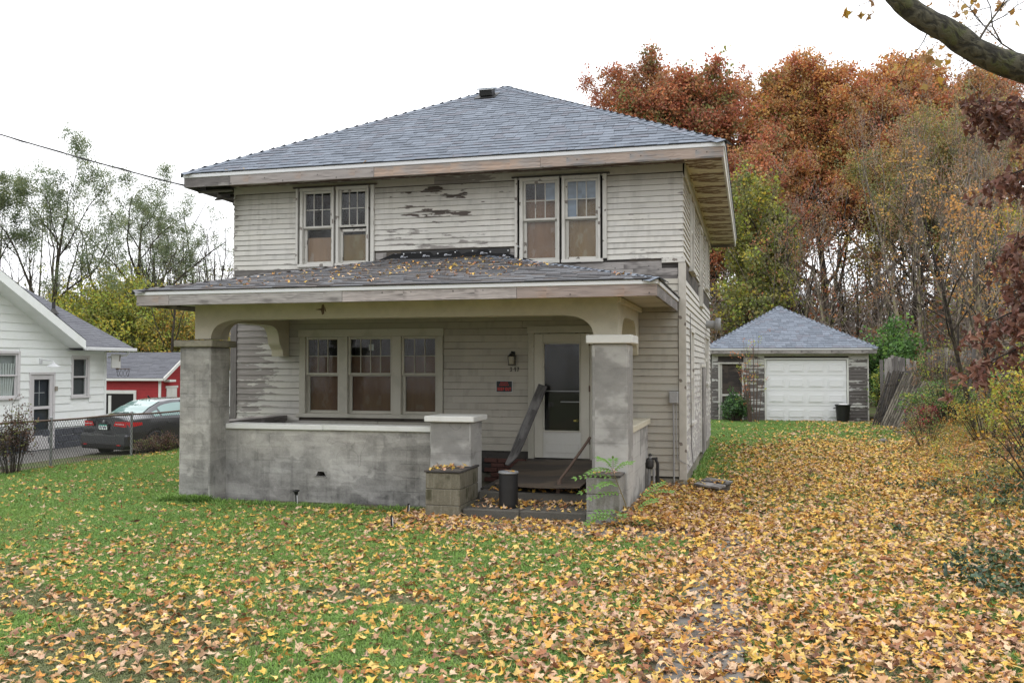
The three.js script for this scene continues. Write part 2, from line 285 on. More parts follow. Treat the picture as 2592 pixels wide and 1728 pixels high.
// ---------- materials ----------
const M = {
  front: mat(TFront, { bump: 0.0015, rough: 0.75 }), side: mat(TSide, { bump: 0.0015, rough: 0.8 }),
  trim: mat(TTrim, { bump: 0.001, rough: 0.7 }), cream: mat(TCream, { bump: 0.001, rough: 0.7 }), white: mat(TWhite, { bump: 0.001, rough: 0.65 }),
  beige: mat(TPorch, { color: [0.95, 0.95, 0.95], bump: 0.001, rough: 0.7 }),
  tan: mat(TWoodTan, { bump: 0.003 }), gray: mat(TWoodGray, { bump: 0.003 }), darkwood: mat(TWoodDark, { bump: 0.004 }),
  ply: mat(TPly, { bump: 0.001, rough: 0.8 }), ply2: mat(TPly, { bump: 0.001, rough: 0.8, color: [1.1, 1.25, 1.1] }),
  soffit: mat(TSoffit, { bump: 0.002 }), stucco: mat(TStucco, { bump: 0.012 }), pale: mat(TStuccoPale, { bump: 0.006 }),
  block: mat(TBlock, { bump: 0.004, color: [0.62, 0.59, 0.5] }), conc: mat(TConc, { bump: 0.004 }), slab: mat(TConc, { bump: 0.004, color: [1.15, 1.1, 1.05] }),
  found: mat(TStucco, { bump: 0.006, color: [0.72, 0.69, 0.58] }),
  roof: mat(TGrit, { vc: true, bump: 0.003, rough: 0.95 }), felt: mat(TGrit, { color: [0.02, 0.02, 0.022], rough: 0.6 }),
  metalwhite: mat(null, { color: [0.66, 0.67, 0.68], rough: 0.45 }), metalgray: mat(TGrit, { color: [0.32, 0.32, 0.32], rough: 0.5 }), metaldark: mat(TGrit, { color: [0.05, 0.048, 0.045], rough: 0.6, metal: 0.4 }),
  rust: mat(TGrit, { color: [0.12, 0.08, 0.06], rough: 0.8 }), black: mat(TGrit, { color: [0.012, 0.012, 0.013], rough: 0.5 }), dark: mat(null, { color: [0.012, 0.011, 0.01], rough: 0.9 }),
  brick: mat(TGrit, { color: [0.12, 0.055, 0.045], bump: 0.003 }), galv: mat(TGrit, { color: [0.30, 0.31, 0.32], rough: 0.5, metal: 0.5 }),
  glass: new THREE.MeshPhysicalMaterial({ color: 0xe8eeee, roughness: 0.06, transmission: 1, thickness: 0, ior: 1.5, side: THREE.DoubleSide }),
  cloudyglass: mat(tex(256, 256, (u, v) => { const f = fbm(u * 6, v * 9, 5, 18), t = 0.5 + 0.9 * f; return [0.15 * t, 0.19 * t, 0.235 * t]; }), { rough: 0.12 }),  // opaque panes in mottled blue-grey
  neigh: mat(TNeigh, { rough: 0.55 }), neighroof: mat(TGrit, { color: [0.115, 0.118, 0.135], bump: 0.003 }),
  bark: mat((t => { t.map.repeat.set(2, 2); t.bumpMap.repeat.set(2, 2); return t; })({ map: TBark.map.clone(), bumpMap: TBark.bumpMap.clone() }), { bump: 0.02, color: [0.62, 0.66, 0.52] }), barkgray: mat(TBark, { bump: 0.01, color: [2.2, 2.05, 1.95] }), barkdark: mat(TBark, { bump: 0.01, color: [0.55, 0.5, 0.47] }),
  soil: mat(TSoil, { bump: 0.02, rough: 1 }), asph: mat(TAsph, { bump: 0.004 }),
};

// ---------- ground ----------
function gy(x, z) {
  let y = 0.13 * sst(-11, -18, z) + 0.9 * sst(-24, -60, z) + 0.28 * sst(9, 15, z);
  y -= 0.30 * sst(-12.35, -13.6, x);
  const bank = Math.max(0, x - (3.3 + 0.13 * Math.max(0, -z))); y += Math.min(0.7, 0.2 * bank) * sst(-30, -12, z);
  y += 0.03 * (fbm(x * 0.35 + 50, z * 0.35 + 50, 3) - 0.5) * sst(0.0, 3, Math.max(Math.abs(x + 4) - 4.2, z - 3.3, 0.01) + 0.2);
  return y;
}
{
  const g = new G(), xs = [], zs = [];
  for (let x = -260; x < 220;) { xs.push(x); x += Math.abs(x) < 16 ? 0.5 : Math.abs(x) < 50 ? 3 : 20; }
  for (let z = -330; z < 60;) { zs.push(z); z += z > -24 && z < 16 ? 0.5 : z > -70 ? 4 : 20; }
  const id = xs.map(x => zs.map(z => { const e = 0.1, a = (gy(x + e, z) - gy(x - e, z)) / 0.2, b = (gy(x, z + e) - gy(x, z - e)) / 0.2, l = Math.hypot(a, 1, b); return g.vert([x, gy(x, z), z], [-a / l, 1 / l, -b / l], [x, z]); }));
  for (let i = 0; i + 1 < xs.length; i++) for (let j = 0; j + 1 < zs.length; j++) g.i.push(id[i][j], id[i][j + 1], id[i + 1][j + 1], id[i][j], id[i + 1][j + 1], id[i + 1][j]);
  tag(g.build('ground', M.soil), null, null, null, 'structure');
}

// ---------- the old house ----------
const house = thing('house', [-4, 0, -4.7], 'weathered two-storey white clapboard house with boarded windows and a stucco porch', 'house');
// wall solid with rectangular holes, in the plane a (along), y; made of butted blocks
function holed(a0, a1, y0, y1, holes, emit) {
  const ys = [...new Set([y0, y1, ...holes.flatMap(h => [h[2], h[3]])])].filter(v => v >= y0 && v <= y1).sort((p, q) => p - q);
  for (let j = 0; j + 1 < ys.length; j++) {
    const ym = (ys[j] + ys[j + 1]) / 2, cut = holes.filter(h => h[2] < ym && h[3] > ym).sort((p, q) => p[0] - q[0]); let a = a0;
    for (const h of cut) { if (h[0] > a) emit(a, h[0], ys[j], ys[j + 1]); a = Math.max(a, h[1]); }
    if (a < a1) emit(a, a1, ys[j], ys[j + 1]);
  }
}
const FW = [[-6.72, -4.03, 1.12, 2.66], [-2.55, -1.4, 0.5, 2.67], [-6.80, -5.30, 3.80, 5.19], [-2.775, -1.23, 3.745, 5.165]];
const SW = [[-2.35, -1.55, 3.72, 5.2], [-5.3, -4.5, 3.3, 4.85], [-7.75, -6.85, 3.85, 5.2], [-2.05, -1.35, 1.05, 2.6], [-5.95, -4.6, 0.25, 2.0], [-7.85, -6.6, 1.65, 2.65]];
const W0 = -8.05, D0 = -9.4;
{
  const fw = sub('front_wall', house), core = new G().off();
  holed(W0 + 0.02, -0.02, 0.25, 5.27, FW, (a, b, c, d) => core.box(a, c, -0.15, b, d, -0.02));
  core.build('sheathing', M.darkwood, fw);
  const rows = [];
  for (let y = 0.27, k = 0; y < 3.42; y += 0.1135, k++) rows.push([y, 0.1135, k]);
  for (let y = 3.74, k = 40; y < 5.06; y += 0.0915, k++) rows.push([y, 0.0915, k]);
  const board = (x0, x1, y, h) => {
    if (x1 - x0 < 0.03) return;
    const g = new G(), j = () => rr(-0.0025, 0.0025), s = rr(-0.003, 0.003), t = rr(0, 0.004), e0 = rr(0, 0.004), e1 = rr(0, 0.004), yt = y + h - rr(0.003, 0.006), a = j(), b = j();
    g.hexa([[x0 + e0, y + s + a, 0.004 + t], [x1 - e1, y - s + b, 0.004 + t], [x1 - e1, y - s + b, -0.019], [x0 + e0, y + s + a, -0.019], [x0 + e0, yt, -0.012], [x1 - e1, yt, -0.012], [x1 - e1, yt, -0.019], [x0 + e0, yt, -0.019]]);
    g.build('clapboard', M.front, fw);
  };
  for (const [y, h, k] of rows) {
    const ym = y + h / 2, up = y > 3.5;
    let segs = [[W0, -0.012 - (up ? 0 : 0.08)]];
    const cuts = [...FW.filter(f => f[2] - 0.01 < ym && f[3] > ym)];
    if (!up && y > 2.93) cuts.push([-7.0, -0.75]);          // above the porch ceiling
    if (!up && y < 0.5) cuts.push([-7.1, -0.75]);           // below the porch floor
    if (up && y < 3.98) cuts.push([-5.295, -2.78]);         // torn away above the porch roof
    for (const c of cuts) segs = segs.flatMap(([a, b]) => c[1] <= a || c[0] >= b ? [[a, b]] : [[a, c[0]], [c[1], b]].filter(q => q[1] - q[0] > 0.02));
    for (const [a, b] of segs) {
      if (b - a > 3.5) { const s = a + (b - a) * rr(0.3, 0.7); board(a, s - 0.002, y, h); board(s, b, y, h); } else board(a, b, y, h);
    }
  }
  B(W0, 5.125, -0.018, -0.012, 5.243, 0.004).build("frieze_board", M.front, fw); 
  // bare boards left where siding is gone, above the porch roof
  for (const [a, b, c, d] of [[-8.03, -5.32, 3.655, 3.735], [-8.03, -5.32, 3.565, 3.65], [-8.03, -6.9, 3.47, 3.56], [-2.76, -0.35, 3.585, 3.70], [-2.3, -0.1, 3.46, 3.58], [-1.2, -0.1, 3.36, 3.455], [-5.28, -5.08, 3.86, 3.98], [-2.95, -2.79, 3.84, 3.98]]) { const g = new G().off(); g.box(a, c, -0.02, b, d, rr(-0.012, -0.004)); g.build('bare_board', M.gray, fw); }
  C(-0.35, 3.665, -0.012, 0.02, 3.755, 0.03, 0.004).build('trim_block', M.trim, fw);
  // corner boards
  const g1 = new G(); g1.swap = true; g1.off().cbox(-0.088, 0.22, -0.012, 0.03, 3.66, 0.025, 0.004); g1.build('corner_board', mat(TTrim, { bump: 0.002, color: [0.85, 0.83, 0.8] }), house);
  const g2 = new G(); g2.swap = true; g2.off().cbox(-8.09, 0.45, -0.1, -7.965, 2.93, 0.02, 0.004); g2.build('corner_board', M.gray, house);
  // side wall
  const sw = sub('side_wall', house), sc = new G().off();
  holed(D0, -0.02, 0.25, 5.27, SW, (a, b, c, d) => sc.box(-0.15, c, a, -0.02, d, b)); sc.build('sheathing', M.darkwood, sw);
  for (const [y, h] of rows) {
    const ym = y + h / 2; let segs = [[D0, y > 3.7 ? 0.0 : -0.014]];
    for (const c of SW.filter(f => f[2] < ym && f[3] > ym)) segs = segs.flatMap(([a, b]) => c[1] + 0.06 <= a || c[0] - 0.06 >= b ? [[a, b]] : [[a, c[0] - 0.06], [c[1] + 0.06, b]].filter(q => q[1] - q[0] > 0.02));
    for (const [a, b] of segs) {
      const g = new G(), t = rr(0, 0.005), s = rr(-0.004, 0.004), yt = y + h - rr(0.006, 0.009);
      g.hexa([[-0.019, y - s, b], [0.004 + t, y - s, b], [0.004 + t, y + s, a], [-0.019, y + s, a], [-0.019, yt, b], [-0.012, yt, b], [-0.012, yt, a], [-0.019, yt, a]]);
      g.build('clapboard', M.side, sw);
    }
  }
  // left and rear walls, floors: plain sides of the same body
  const o = new G().off(); o.box(W0 + 0.02, 0.25, D0, W0 + 0.15, 5.27, -0.16); o.box(W0 + 0.16, 0.25, D0, -0.16, 5.27, D0 + 0.13);
  for (let y = 0.27; y < 5.2; y += y < 3.6 ? 0.1135 : 0.0915) { const t = rr(0, 0.008); o.hexa([[W0 - 0.004 - t, y, -0.002], [W0 + 0.019, y, -0.002], [W0 + 0.019, y, D0], [W0 - 0.004 - t, y, D0], [W0 + 0.014, y + 0.108, -0.002], [W0 + 0.019, y + 0.108, -0.002], [W0 + 0.019, y + 0.108, D0], [W0 + 0.014, y + 0.108, D0]]); }
  o.build('left_wall', M.trim, house);
  const fl = new G().off(); fl.box(W0 + 0.16, 0.40, D0 + 0.14, -0.16, 0.5, -0.16); fl.box(W0 + 0.16, 3.05, D0 + 0.14, -0.16, 3.2, -0.16); fl.box(-4.1, 0.51, -5, -4, 3.0, -1.5); fl.build('inside_floor', M.darkwood, house);
  const fo = new G().off(); fo.cbox(W0 + 0.03, -0.3, D0, -0.03, 0.245, -0.05, 0.01); fo.cbox(-0.75, -0.3, -0.045, -0.02, 0.235, -0.01, 0.008); fo.build('foundation', M.found, house);
  // bricks below the door sill
  for (let r = 0; r < 5; r++) for (let c = 0; c < 8; c++) { const x = -3.3 + c * 0.235 + (r % 2) * 0.117; C(x, 0.1 + r * 0.079, -0.02, x + 0.225, 0.168 + r * 0.079, 0.02 + rr(0, 0.008), 0.005).build('brick', M.brick, house); }
}
// ---- windows of the house
function sash(w, x0, x1, y0, y1, z, cols, rowsN, st, m, pane, bars = 0.014) {
  const s = new G(); s.swap = true; s.off().cbox(x0, y0, z - 0.02, x0 + st, y1, z + 0.02, 0.004); s.cbox(x1 - st, y0, z - 0.02, x1, y1, z + 0.02, 0.004); s.swap = false;
  s.cbox(x0 + st, y1 - st, z - 0.018, x1 - st, y1, z + 0.018, 0.004); s.cbox(x0 + st, y0, z - 0.018, x1 - st, y0 + st * 0.9, z + 0.018, 0.004); s.build('sash', m, w);
  const gx0 = x0 + st, gx1 = x1 - st, gy0 = y0 + st * 0.9, gy1 = y1 - st;
  for (let c = 1; c < cols; c++) { const x = lerp(gx0, gx1, c / cols); const g = new G(); g.swap = true; g.off().cbox(x - bars / 2, gy0, z - 0.012, x + bars / 2, gy1, z + 0.014, 0.003); g.build('muntin', m, w); }
  for (let r = 1; r < rowsN; r++) { const y = lerp(gy0, gy1, r / rowsN); for (let c = 0; c < cols; c++) C(lerp(gx0, gx1, c / cols) + bars / 2, y - bars / 2, z - 0.011, lerp(gx0, gx1, (c + 1) / cols) - bars / 2, y + bars / 2, z + 0.013, 0.003).build('muntin', m, w); }
  for (let c = 0; c < cols; c++) for (let r = 0; r < rowsN; r++) {
    const pm = typeof pane === 'function' ? pane(c, r) : pane; if (!pm) continue;
    const a = lerp(gx0, gx1, c / cols), b = lerp(gx0, gx1, (c + 1) / cols), d = lerp(gy0, gy1, r / rowsN), e = lerp(gy0, gy1, (r + 1) / rowsN), t = rr(-0.0015, 0.0015);
    const g = new G().off(); g.poly([[a, d, z + t], [b, d, z - t], [b, e, z - t], [a, e, z + t]]); g.build('pane', pm, w);
  }
}
const stripeTrim = M.trim;
function upperPair(x0, y0, x1, y1, spec, boards, label) {
  const w = sub('window', house); w.userData.label = label;
  const k = (x1 - x0) / 1.5, X = d => x0 + d * k, v = (a, b, z0, z1, m, n, yt = y1 - 0.02, yb = y0 + 0.02) => { const g = new G(); g.swap = true; g.off().cbox(X(a), yb, z0, X(b), yt, z1, 0.004); g.build(n, m, w); };
  v(0, 0.042, -0.02, 0.035, M.trim, 'casing'); v(0.042, 0.079, -0.06, -0.045, M.dark, 'sash_groove'); v(0.079, 0.135, -0.06, 0.03, M.trim, 'casing');
  v(0.70, 0.735, -0.06, 0.03, M.trim, 'casing'); v(0.735, 0.776, -0.06, -0.045, M.dark, 'sash_groove'); v(0.776, 0.825, -0.06, 0.03, M.trim, 'casing');
  v(1.36, 1.395, -0.06, 0.03, M.trim, 'casing'); v(1.395, 1.435, -0.06, -0.045, M.dark, 'sash_groove'); v(1.435, 1.5, -0.02, 0.035, M.trim, 'casing');
  C(x0 - 0.05, y1 - 0.02, -0.02, x1 + 0.05, y1 + 0.004, 0.05, 0.004).build('head_drip', M.darkwood, w);
  C(X(0.079), y1 - 0.075, -0.06, X(0.735), y1 - 0.021, 0.028, 0.004).build('head_casing', M.trim, w); C(X(0.776), y1 - 0.075, -0.06, X(1.395), y1 - 0.021, 0.028, 0.004).build('head_casing', M.trim, w);
  for (const [a, b] of [[0.04, 0.74], [0.77, 1.44]]) C(X(a), y0 - 0.035, -0.05, X(b), y0 + 0.02, 0.045, 0.006).build('sill', M.trim, w);
  const ym = y1 - 0.735;
  spec.forEach(([a, b, panes, lower, open], i) => {
    sash(w, X(a), X(b), ym, y1 - 0.077, -0.025, 3, 2, 0.042, M.trim, panes);
    sash(w, X(a), X(b), y0 + 0.021, ym + 0.035 - (open || 0), -0.075, 1, 1, 0.05, M.trim, M.glass);
    const bd = boards[i]; const g = new G().off(); g.box(X(a), y0 + 0.03, -0.128, X(b), bd.top, -0.112); g.build('plywood', bd.m, w);
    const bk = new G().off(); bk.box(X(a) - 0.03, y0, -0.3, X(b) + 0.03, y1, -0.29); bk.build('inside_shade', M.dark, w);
  });
}
const G_ = M.glass, DG = M.cloudyglass, PLYF = M.ply;
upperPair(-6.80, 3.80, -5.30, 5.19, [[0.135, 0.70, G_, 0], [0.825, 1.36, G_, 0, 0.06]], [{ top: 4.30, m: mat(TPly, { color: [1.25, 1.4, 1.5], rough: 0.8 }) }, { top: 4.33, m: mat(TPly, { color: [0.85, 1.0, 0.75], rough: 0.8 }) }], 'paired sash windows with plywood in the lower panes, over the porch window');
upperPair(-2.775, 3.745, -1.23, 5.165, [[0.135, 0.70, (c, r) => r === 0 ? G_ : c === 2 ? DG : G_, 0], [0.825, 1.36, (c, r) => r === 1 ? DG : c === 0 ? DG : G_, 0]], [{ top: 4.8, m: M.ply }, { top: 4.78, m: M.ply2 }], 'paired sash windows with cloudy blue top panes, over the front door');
{ // triple window on the porch
  const w = sub('window', house); w.userData.label = 'triple porch window with boarded lower sashes';
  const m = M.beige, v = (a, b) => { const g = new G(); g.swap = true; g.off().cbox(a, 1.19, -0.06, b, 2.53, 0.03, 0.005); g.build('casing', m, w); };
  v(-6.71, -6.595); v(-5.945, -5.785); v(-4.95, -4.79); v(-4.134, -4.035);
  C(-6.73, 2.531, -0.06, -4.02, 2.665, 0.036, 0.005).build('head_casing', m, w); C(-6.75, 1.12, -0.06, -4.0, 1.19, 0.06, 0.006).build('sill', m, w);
  for (const [a, b, n] of [[-6.593, -5.947, 3], [-5.783, -4.952, 4], [-4.788, -4.136, 3]]) {
    sash(w, a, b, 1.86, 2.529, -0.02, n, 2, 0.045, m, M.glass, 0.013); sash(w, a, b, 1.192, 1.895, -0.065, 1, 1, 0.055, m, M.glass);
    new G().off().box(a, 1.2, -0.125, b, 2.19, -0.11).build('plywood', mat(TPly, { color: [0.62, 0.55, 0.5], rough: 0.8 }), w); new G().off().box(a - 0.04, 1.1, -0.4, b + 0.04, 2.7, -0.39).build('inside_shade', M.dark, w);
  }
  B(-5.44, 2.29, -0.108, -5.35, 2.40, -0.104).build('paper_note', M.white, w);
}
{ // door
  const d = sub('door', house), m = mat(TWhite, { color: [0.86, 0.85, 0.83] }), b = M.beige, dm = mat(TWhite, { color: [0.80, 0.77, 0.70] }); d.userData.label = 'white storm door with tall dark glass';
  const v = (x0, x1, y0, y1, z0, z1, mm, n) => { const g = new G(); g.swap = true; g.off().cbox(x0, y0, z0, x1, y1, z1, 0.004); return g.build(n, mm, d); };
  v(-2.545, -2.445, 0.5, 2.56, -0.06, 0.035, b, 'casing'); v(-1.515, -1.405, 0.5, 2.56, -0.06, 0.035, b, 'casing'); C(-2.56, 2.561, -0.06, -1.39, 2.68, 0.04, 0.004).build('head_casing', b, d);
  C(-2.56, 0.42, -0.06, -1.39, 0.5, 0.1, 0.005).build('sill', M.darkwood, d);
  v(-2.44, -2.295, 0.515, 2.55, -0.02, 0.028, dm, 'door_stile'); v(-1.66, -1.52, 0.515, 2.55, -0.02, 0.028, dm, 'door_stile');
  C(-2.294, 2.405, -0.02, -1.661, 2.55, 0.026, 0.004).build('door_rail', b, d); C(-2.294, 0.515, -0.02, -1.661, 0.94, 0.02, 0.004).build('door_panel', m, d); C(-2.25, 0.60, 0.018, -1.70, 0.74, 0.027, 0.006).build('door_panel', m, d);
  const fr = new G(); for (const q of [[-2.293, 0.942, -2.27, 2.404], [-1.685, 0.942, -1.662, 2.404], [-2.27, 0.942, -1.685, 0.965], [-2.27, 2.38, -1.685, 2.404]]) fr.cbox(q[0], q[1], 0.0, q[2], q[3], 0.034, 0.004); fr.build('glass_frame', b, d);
  new G().poly([[-2.27, 0.966, 0.012], [-1.685, 0.966, 0.012], [-1.685, 2.38, 0.012], [-2.27, 2.38, 0.012]]).build('pane', M.glass, d);
  C(-2.27, 1.60, 0.014, -1.685, 1.617, 0.03, 0.003).build('cross_bar', M.galv, d); C(-2.0, 1.425, 0.014, -1.685, 1.442, 0.03, 0.003).build('cross_bar', M.galv, d);
  new G().off().box(-2.42, 0.5, -0.12, -1.53, 2.54, -0.08).build('inner_door', mat(TWoodDark, { color: [0.10, 0.085, 0.07] }), d);
  new G().lathe([[0, 0], [0.02, 0], [0.025, 0.03], [0, 0.04]], [-1.74, 1.13, -0.078], 12, 'z').cbox(-1.80, 1.11, -0.06, -1.72, 1.14, -0.045, 0.004).build('handle', mat(null, { color: [0.55, 0.42, 0.12], metal: 0.8, rough: 0.3 }), d);
  for (const y of [0.75, 1.6, 2.35]) C(-1.53, y, 0.028, -1.505, y + 0.1, 0.042, 0.003).build('hinge', M.rust, d);
}
// side windows and the grey board nailed over the side door
for (const [a, b, c, d] of SW) {
  const door = c < 0.5, w = sub(door ? 'side_door' : 'window', house), bar = (n, m, ...q) => { const g = new G(); g.swap = true; g.off().cbox(...q, 0.004); g.build(n, m, w); };
  bar('casing', M.trim, -0.04, c + 0.001, a - 0.055, 0.03, d, a); bar('casing', M.trim, -0.04, c + 0.001, b, 0.03, d, b + 0.055);
  C(-0.04, d, a - 0.08, 0.045, d + 0.07, b + 0.08, 0.004).build('head_casing', M.trim, w);
  if (door) { bar('nailed_board', M.gray, 0.012, c - 0.05, a - 0.06, 0.05, d - 0.02, b - 0.1); bar('gap', M.dark, -0.03, c, b - 0.1, 0.0, d, b); }
  else { C(-0.04, c - 0.05, a - 0.09, 0.07, c, b + 0.09, 0.004).build('sill', M.trim, w); const ym = (c + d) / 2;
    for (const [p, q, x] of [[c, ym + 0.02, -0.06], [ym - 0.02, d, -0.02]]) { const g = new G(); g.cbox(x - 0.018, p, a, x + 0.018, q, a + 0.05, 0.003); g.cbox(x - 0.018, p, b - 0.05, x + 0.018, q, b, 0.003); g.cbox(x - 0.017, p, a + 0.05, x + 0.017, p + 0.05, b - 0.05, 0.003); g.cbox(x - 0.017, q - 0.05, a + 0.05, x + 0.017, q, b - 0.05, 0.003); g.build('sash', M.trim, w); new G().poly([[x, p + 0.05, b - 0.05], [x, p + 0.05, a + 0.05], [x, q - 0.05, a + 0.05], [x, q - 0.05, b - 0.05]]).build('pane', M.glass, w); }
    new G().off().box(-0.14, c, a, -0.12, d, b).build('plywood', M.ply, w); }
}
// ---- eaves: soffit, fascia, drip edge
{
  const E0 = -8.67, E1 = 0.645, ZF = 0.62, ZB = -10.05, YS = 5.245;
  const e = sub('eaves', house);
  const so = (x0, z0, x1, z1, along) => { const g = new G().off(); const r = rr(0, 3); const P = [[x0, YS, z0], [x1, YS, z0], [x1, YS, z1], [x0, YS, z1]], U = P.map(p => along === 'x' ? [p[2] + r, p[0] * 0.9] : [p[0] + r, p[2] * 0.9]); g.poly(P, U); const Q = P.map(p => [p[0], YS + 0.02, p[2]]).reverse(); g.poly(Q, U.slice().reverse()); return g; };
  so(0.03, ZF - 0.03, E1 - 0.03, ZB + 0.03, 'z').build('soffit', M.soffit, e);
  so(-8.0, 0.005, 0.029, ZF - 0.03, 'z').build('soffit', mat(TSoffit, { color: [0.62, 0.64, 0.7], bump: 0.002 }), e);
  so(E0 + 0.03, 0.005 - 9, -8.06, -1.1, 'z').build('soffit', M.soffit, e);
  B(0.012, 5.03, -9.35, 0.034, 5.243, -0.02).build('frieze_board', M.cream, e);
  // broken soffit board hanging at the left corner, joists open to view
  const br = new G(); br.bar([-8.62, 5.15, 0.25], [-8.07, 5.21, 0.02], 0.12, 0.02); br.bar([-8.5, 5.08, -0.1], [-8.0, 5.14, -0.25], 0.14, 0.02, [0, 1, 0.4]); br.bar([-8.35, 5.02, -0.5], [-8.05, 5.16, -0.55], 0.16, 0.02, [0, 1, -0.3]); br.build('broken_soffit_board', M.gray, e);
  const jo = new G(); for (let z = 0.4; z > -1.2; z -= 0.4) jo.box(E0 + 0.04, 5.24, z - 0.04, -8.0, 5.33, z); jo.build('rafter_tail', M.darkwood, e);
  const seg = [[E0, -7.75, M.gray, 0], [-7.75, -5.05, M.tan, 0.002], [-5.05, -2.2, mat(TWoodTan, { bump: 0.003, color: [1.05, 1.02, 0.98] }), -0.002], [-2.2, E1, mat(TWoodTan, { bump: 0.003, color: [0.86, 0.9, 0.93] }), 0.001]];
  for (const [a, b, m, dz] of seg) C(a + 0.002, 5.17, ZF - 0.035, b - 0.002, 5.335, ZF + dz, 0.004).build('fascia_board', m, e);
  { const g = new G().off(); g.cbox(E1 - 0.033, 5.17, ZB, E1, 5.335, ZF - 0.036, 0.004); g.build('fascia_board', M.trim, e); const l = new G().off(); l.cbox(E0, 5.17, ZB, E0 + 0.033, 5.335, ZF - 0.036, 0.004); l.cbox(E0 + 0.034, 5.17, ZB, E1 - 0.034, 5.335, ZB + 0.033, 0.004); l.build('fascia_board', M.gray, e); }
  C(E0 - 0.01, 5.336, ZF - 0.03, E1 + 0.008, 5.405, ZF + 0.014, 0.006).build('drip_edge', M.metalwhite, e); C(E1 - 0.03, 5.336, ZB, E1 + 0.02, 5.405, ZF - 0.031, 0.006).build('drip_edge', M.metalwhite, e); C(E0 - 0.02, 5.336, ZB, E0 + 0.03, 5.405, ZF - 0.031, 0.006).build('drip_edge', M.metalwhite, e);
}

// ---------- shingle roofs ----------
const SH = { blue: [[0.160, 0.186, 0.228], [0.174, 0.201, 0.244], [0.147, 0.172, 0.212], [0.188, 0.216, 0.262], [0.134, 0.155, 0.19], [0.156, 0.168, 0.202]], porch: [[0.15, 0.15, 0.16], [0.165, 0.168, 0.18], [0.135, 0.13, 0.135], [0.18, 0.185, 0.198], [0.15, 0.135, 0.13]], slate: [[0.115, 0.12, 0.138], [0.125, 0.13, 0.15], [0.108, 0.112, 0.13], [0.12, 0.125, 0.142]] };
function wedge(g, P, N, w, len, t, col, x0 = 0) {   // P origin, axes in N = {a, n, s}
  const at = (x, s, h) => P.map((v, k) => v + N.a[k] * x + N.s[k] * s + N.n[k] * h), b = x0 + 0.0025, e = x0 + w - 0.0025;
  const q = [at(b, 0, -0.004), at(e, 0, -0.004), at(e, 0, t), at(b, 0, t), at(e, len, 0.001), at(b, len, 0.001)];
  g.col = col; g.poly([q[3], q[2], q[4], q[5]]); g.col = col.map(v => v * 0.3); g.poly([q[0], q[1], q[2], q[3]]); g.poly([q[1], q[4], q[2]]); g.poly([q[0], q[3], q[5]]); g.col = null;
}
const shingleGeo = new Map();
function roofPlane(parent, { o, a, s, n, L, R, len, expo, pal, singles = 0, wmin = 0.12, wmax = 0.30, thick = 0.0115, seed = 5, seen = () => true }) {
  const r = rng(seed), N = { a, n, s }, g = new G(); let left = singles;
  const basis = new THREE.Matrix4().makeBasis(V(...a), V(...n), V(...s).negate()), q = new THREE.Quaternion().setFromRotationMatrix(basis);
  const top = parent; let root = parent; while (root.parent !== scene) root = root.parent; const local = LOCAL.get(root) ? V(0, 0, 0) : root.position;
  for (let k = 0; (k + 0.4) * expo < len; k++) {
    const d = k * expo, dm = Math.min(d + expo * 0.5, len), l = L(dm), rt = R(dm); let x = l - r() * 0.2;
    while (x < rt) {
      let w = lerp(wmin, wmax, r()), x0 = Math.max(x, l), x1 = Math.min(x + w, rt); x += w;
      if (x1 - x0 < 0.02) continue;
      const lay = r() < 0.5, ci = Math.floor(r() * pal.length), t = thick * (lay ? 1.25 : 0.8), jit = (r() - 0.5) * 0.006, P = o.map((v, j) => v + a[j] * x0 + s[j] * (d + jit)), Ls = Math.min(expo * 1.25, len - d);
      const mid = P.map((v, j) => v + a[j] * (x1 - x0) / 2);
      if (left > 0 && x1 - x0 > 0.13 && seen(mid)) {
        left--; const key = `${ci}_${lay}_${thick}_${expo}_${pal[0]}`;
        if (!shingleGeo.has(key)) { const h = new G().off(); wedge(h, [0, 0, 0], { a: [1, 0, 0], n: [0, 1, 0], s: [0, 0, -1] }, 1, expo * 1.25, t, pal[ci]); const gg = h.geo(); shingleGeo.set(key, gg); }
        const m = put(shingleGeo.get(key), 'shingle', M.roof, parent); m.position.set(P[0] - local.x, P[1] - local.y, P[2] - local.z); m.quaternion.copy(q); m.scale.set(x1 - x0, 1, 1);
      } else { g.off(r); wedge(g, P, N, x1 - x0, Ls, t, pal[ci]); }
    }
  }
  const b = new G().off(); b.poly([[L(0), 0], [R(0), 0], [R(len), len], [L(len), len]].map(([x, d]) => o.map((v, j) => v + a[j] * x + s[j] * d - n[j] * 0.006))); b.build('roof_deck', M.felt, parent);
  if (g.i.length) tag(g.build('shingle_courses', M.roof, parent), null, null, null, 'stuff');
}
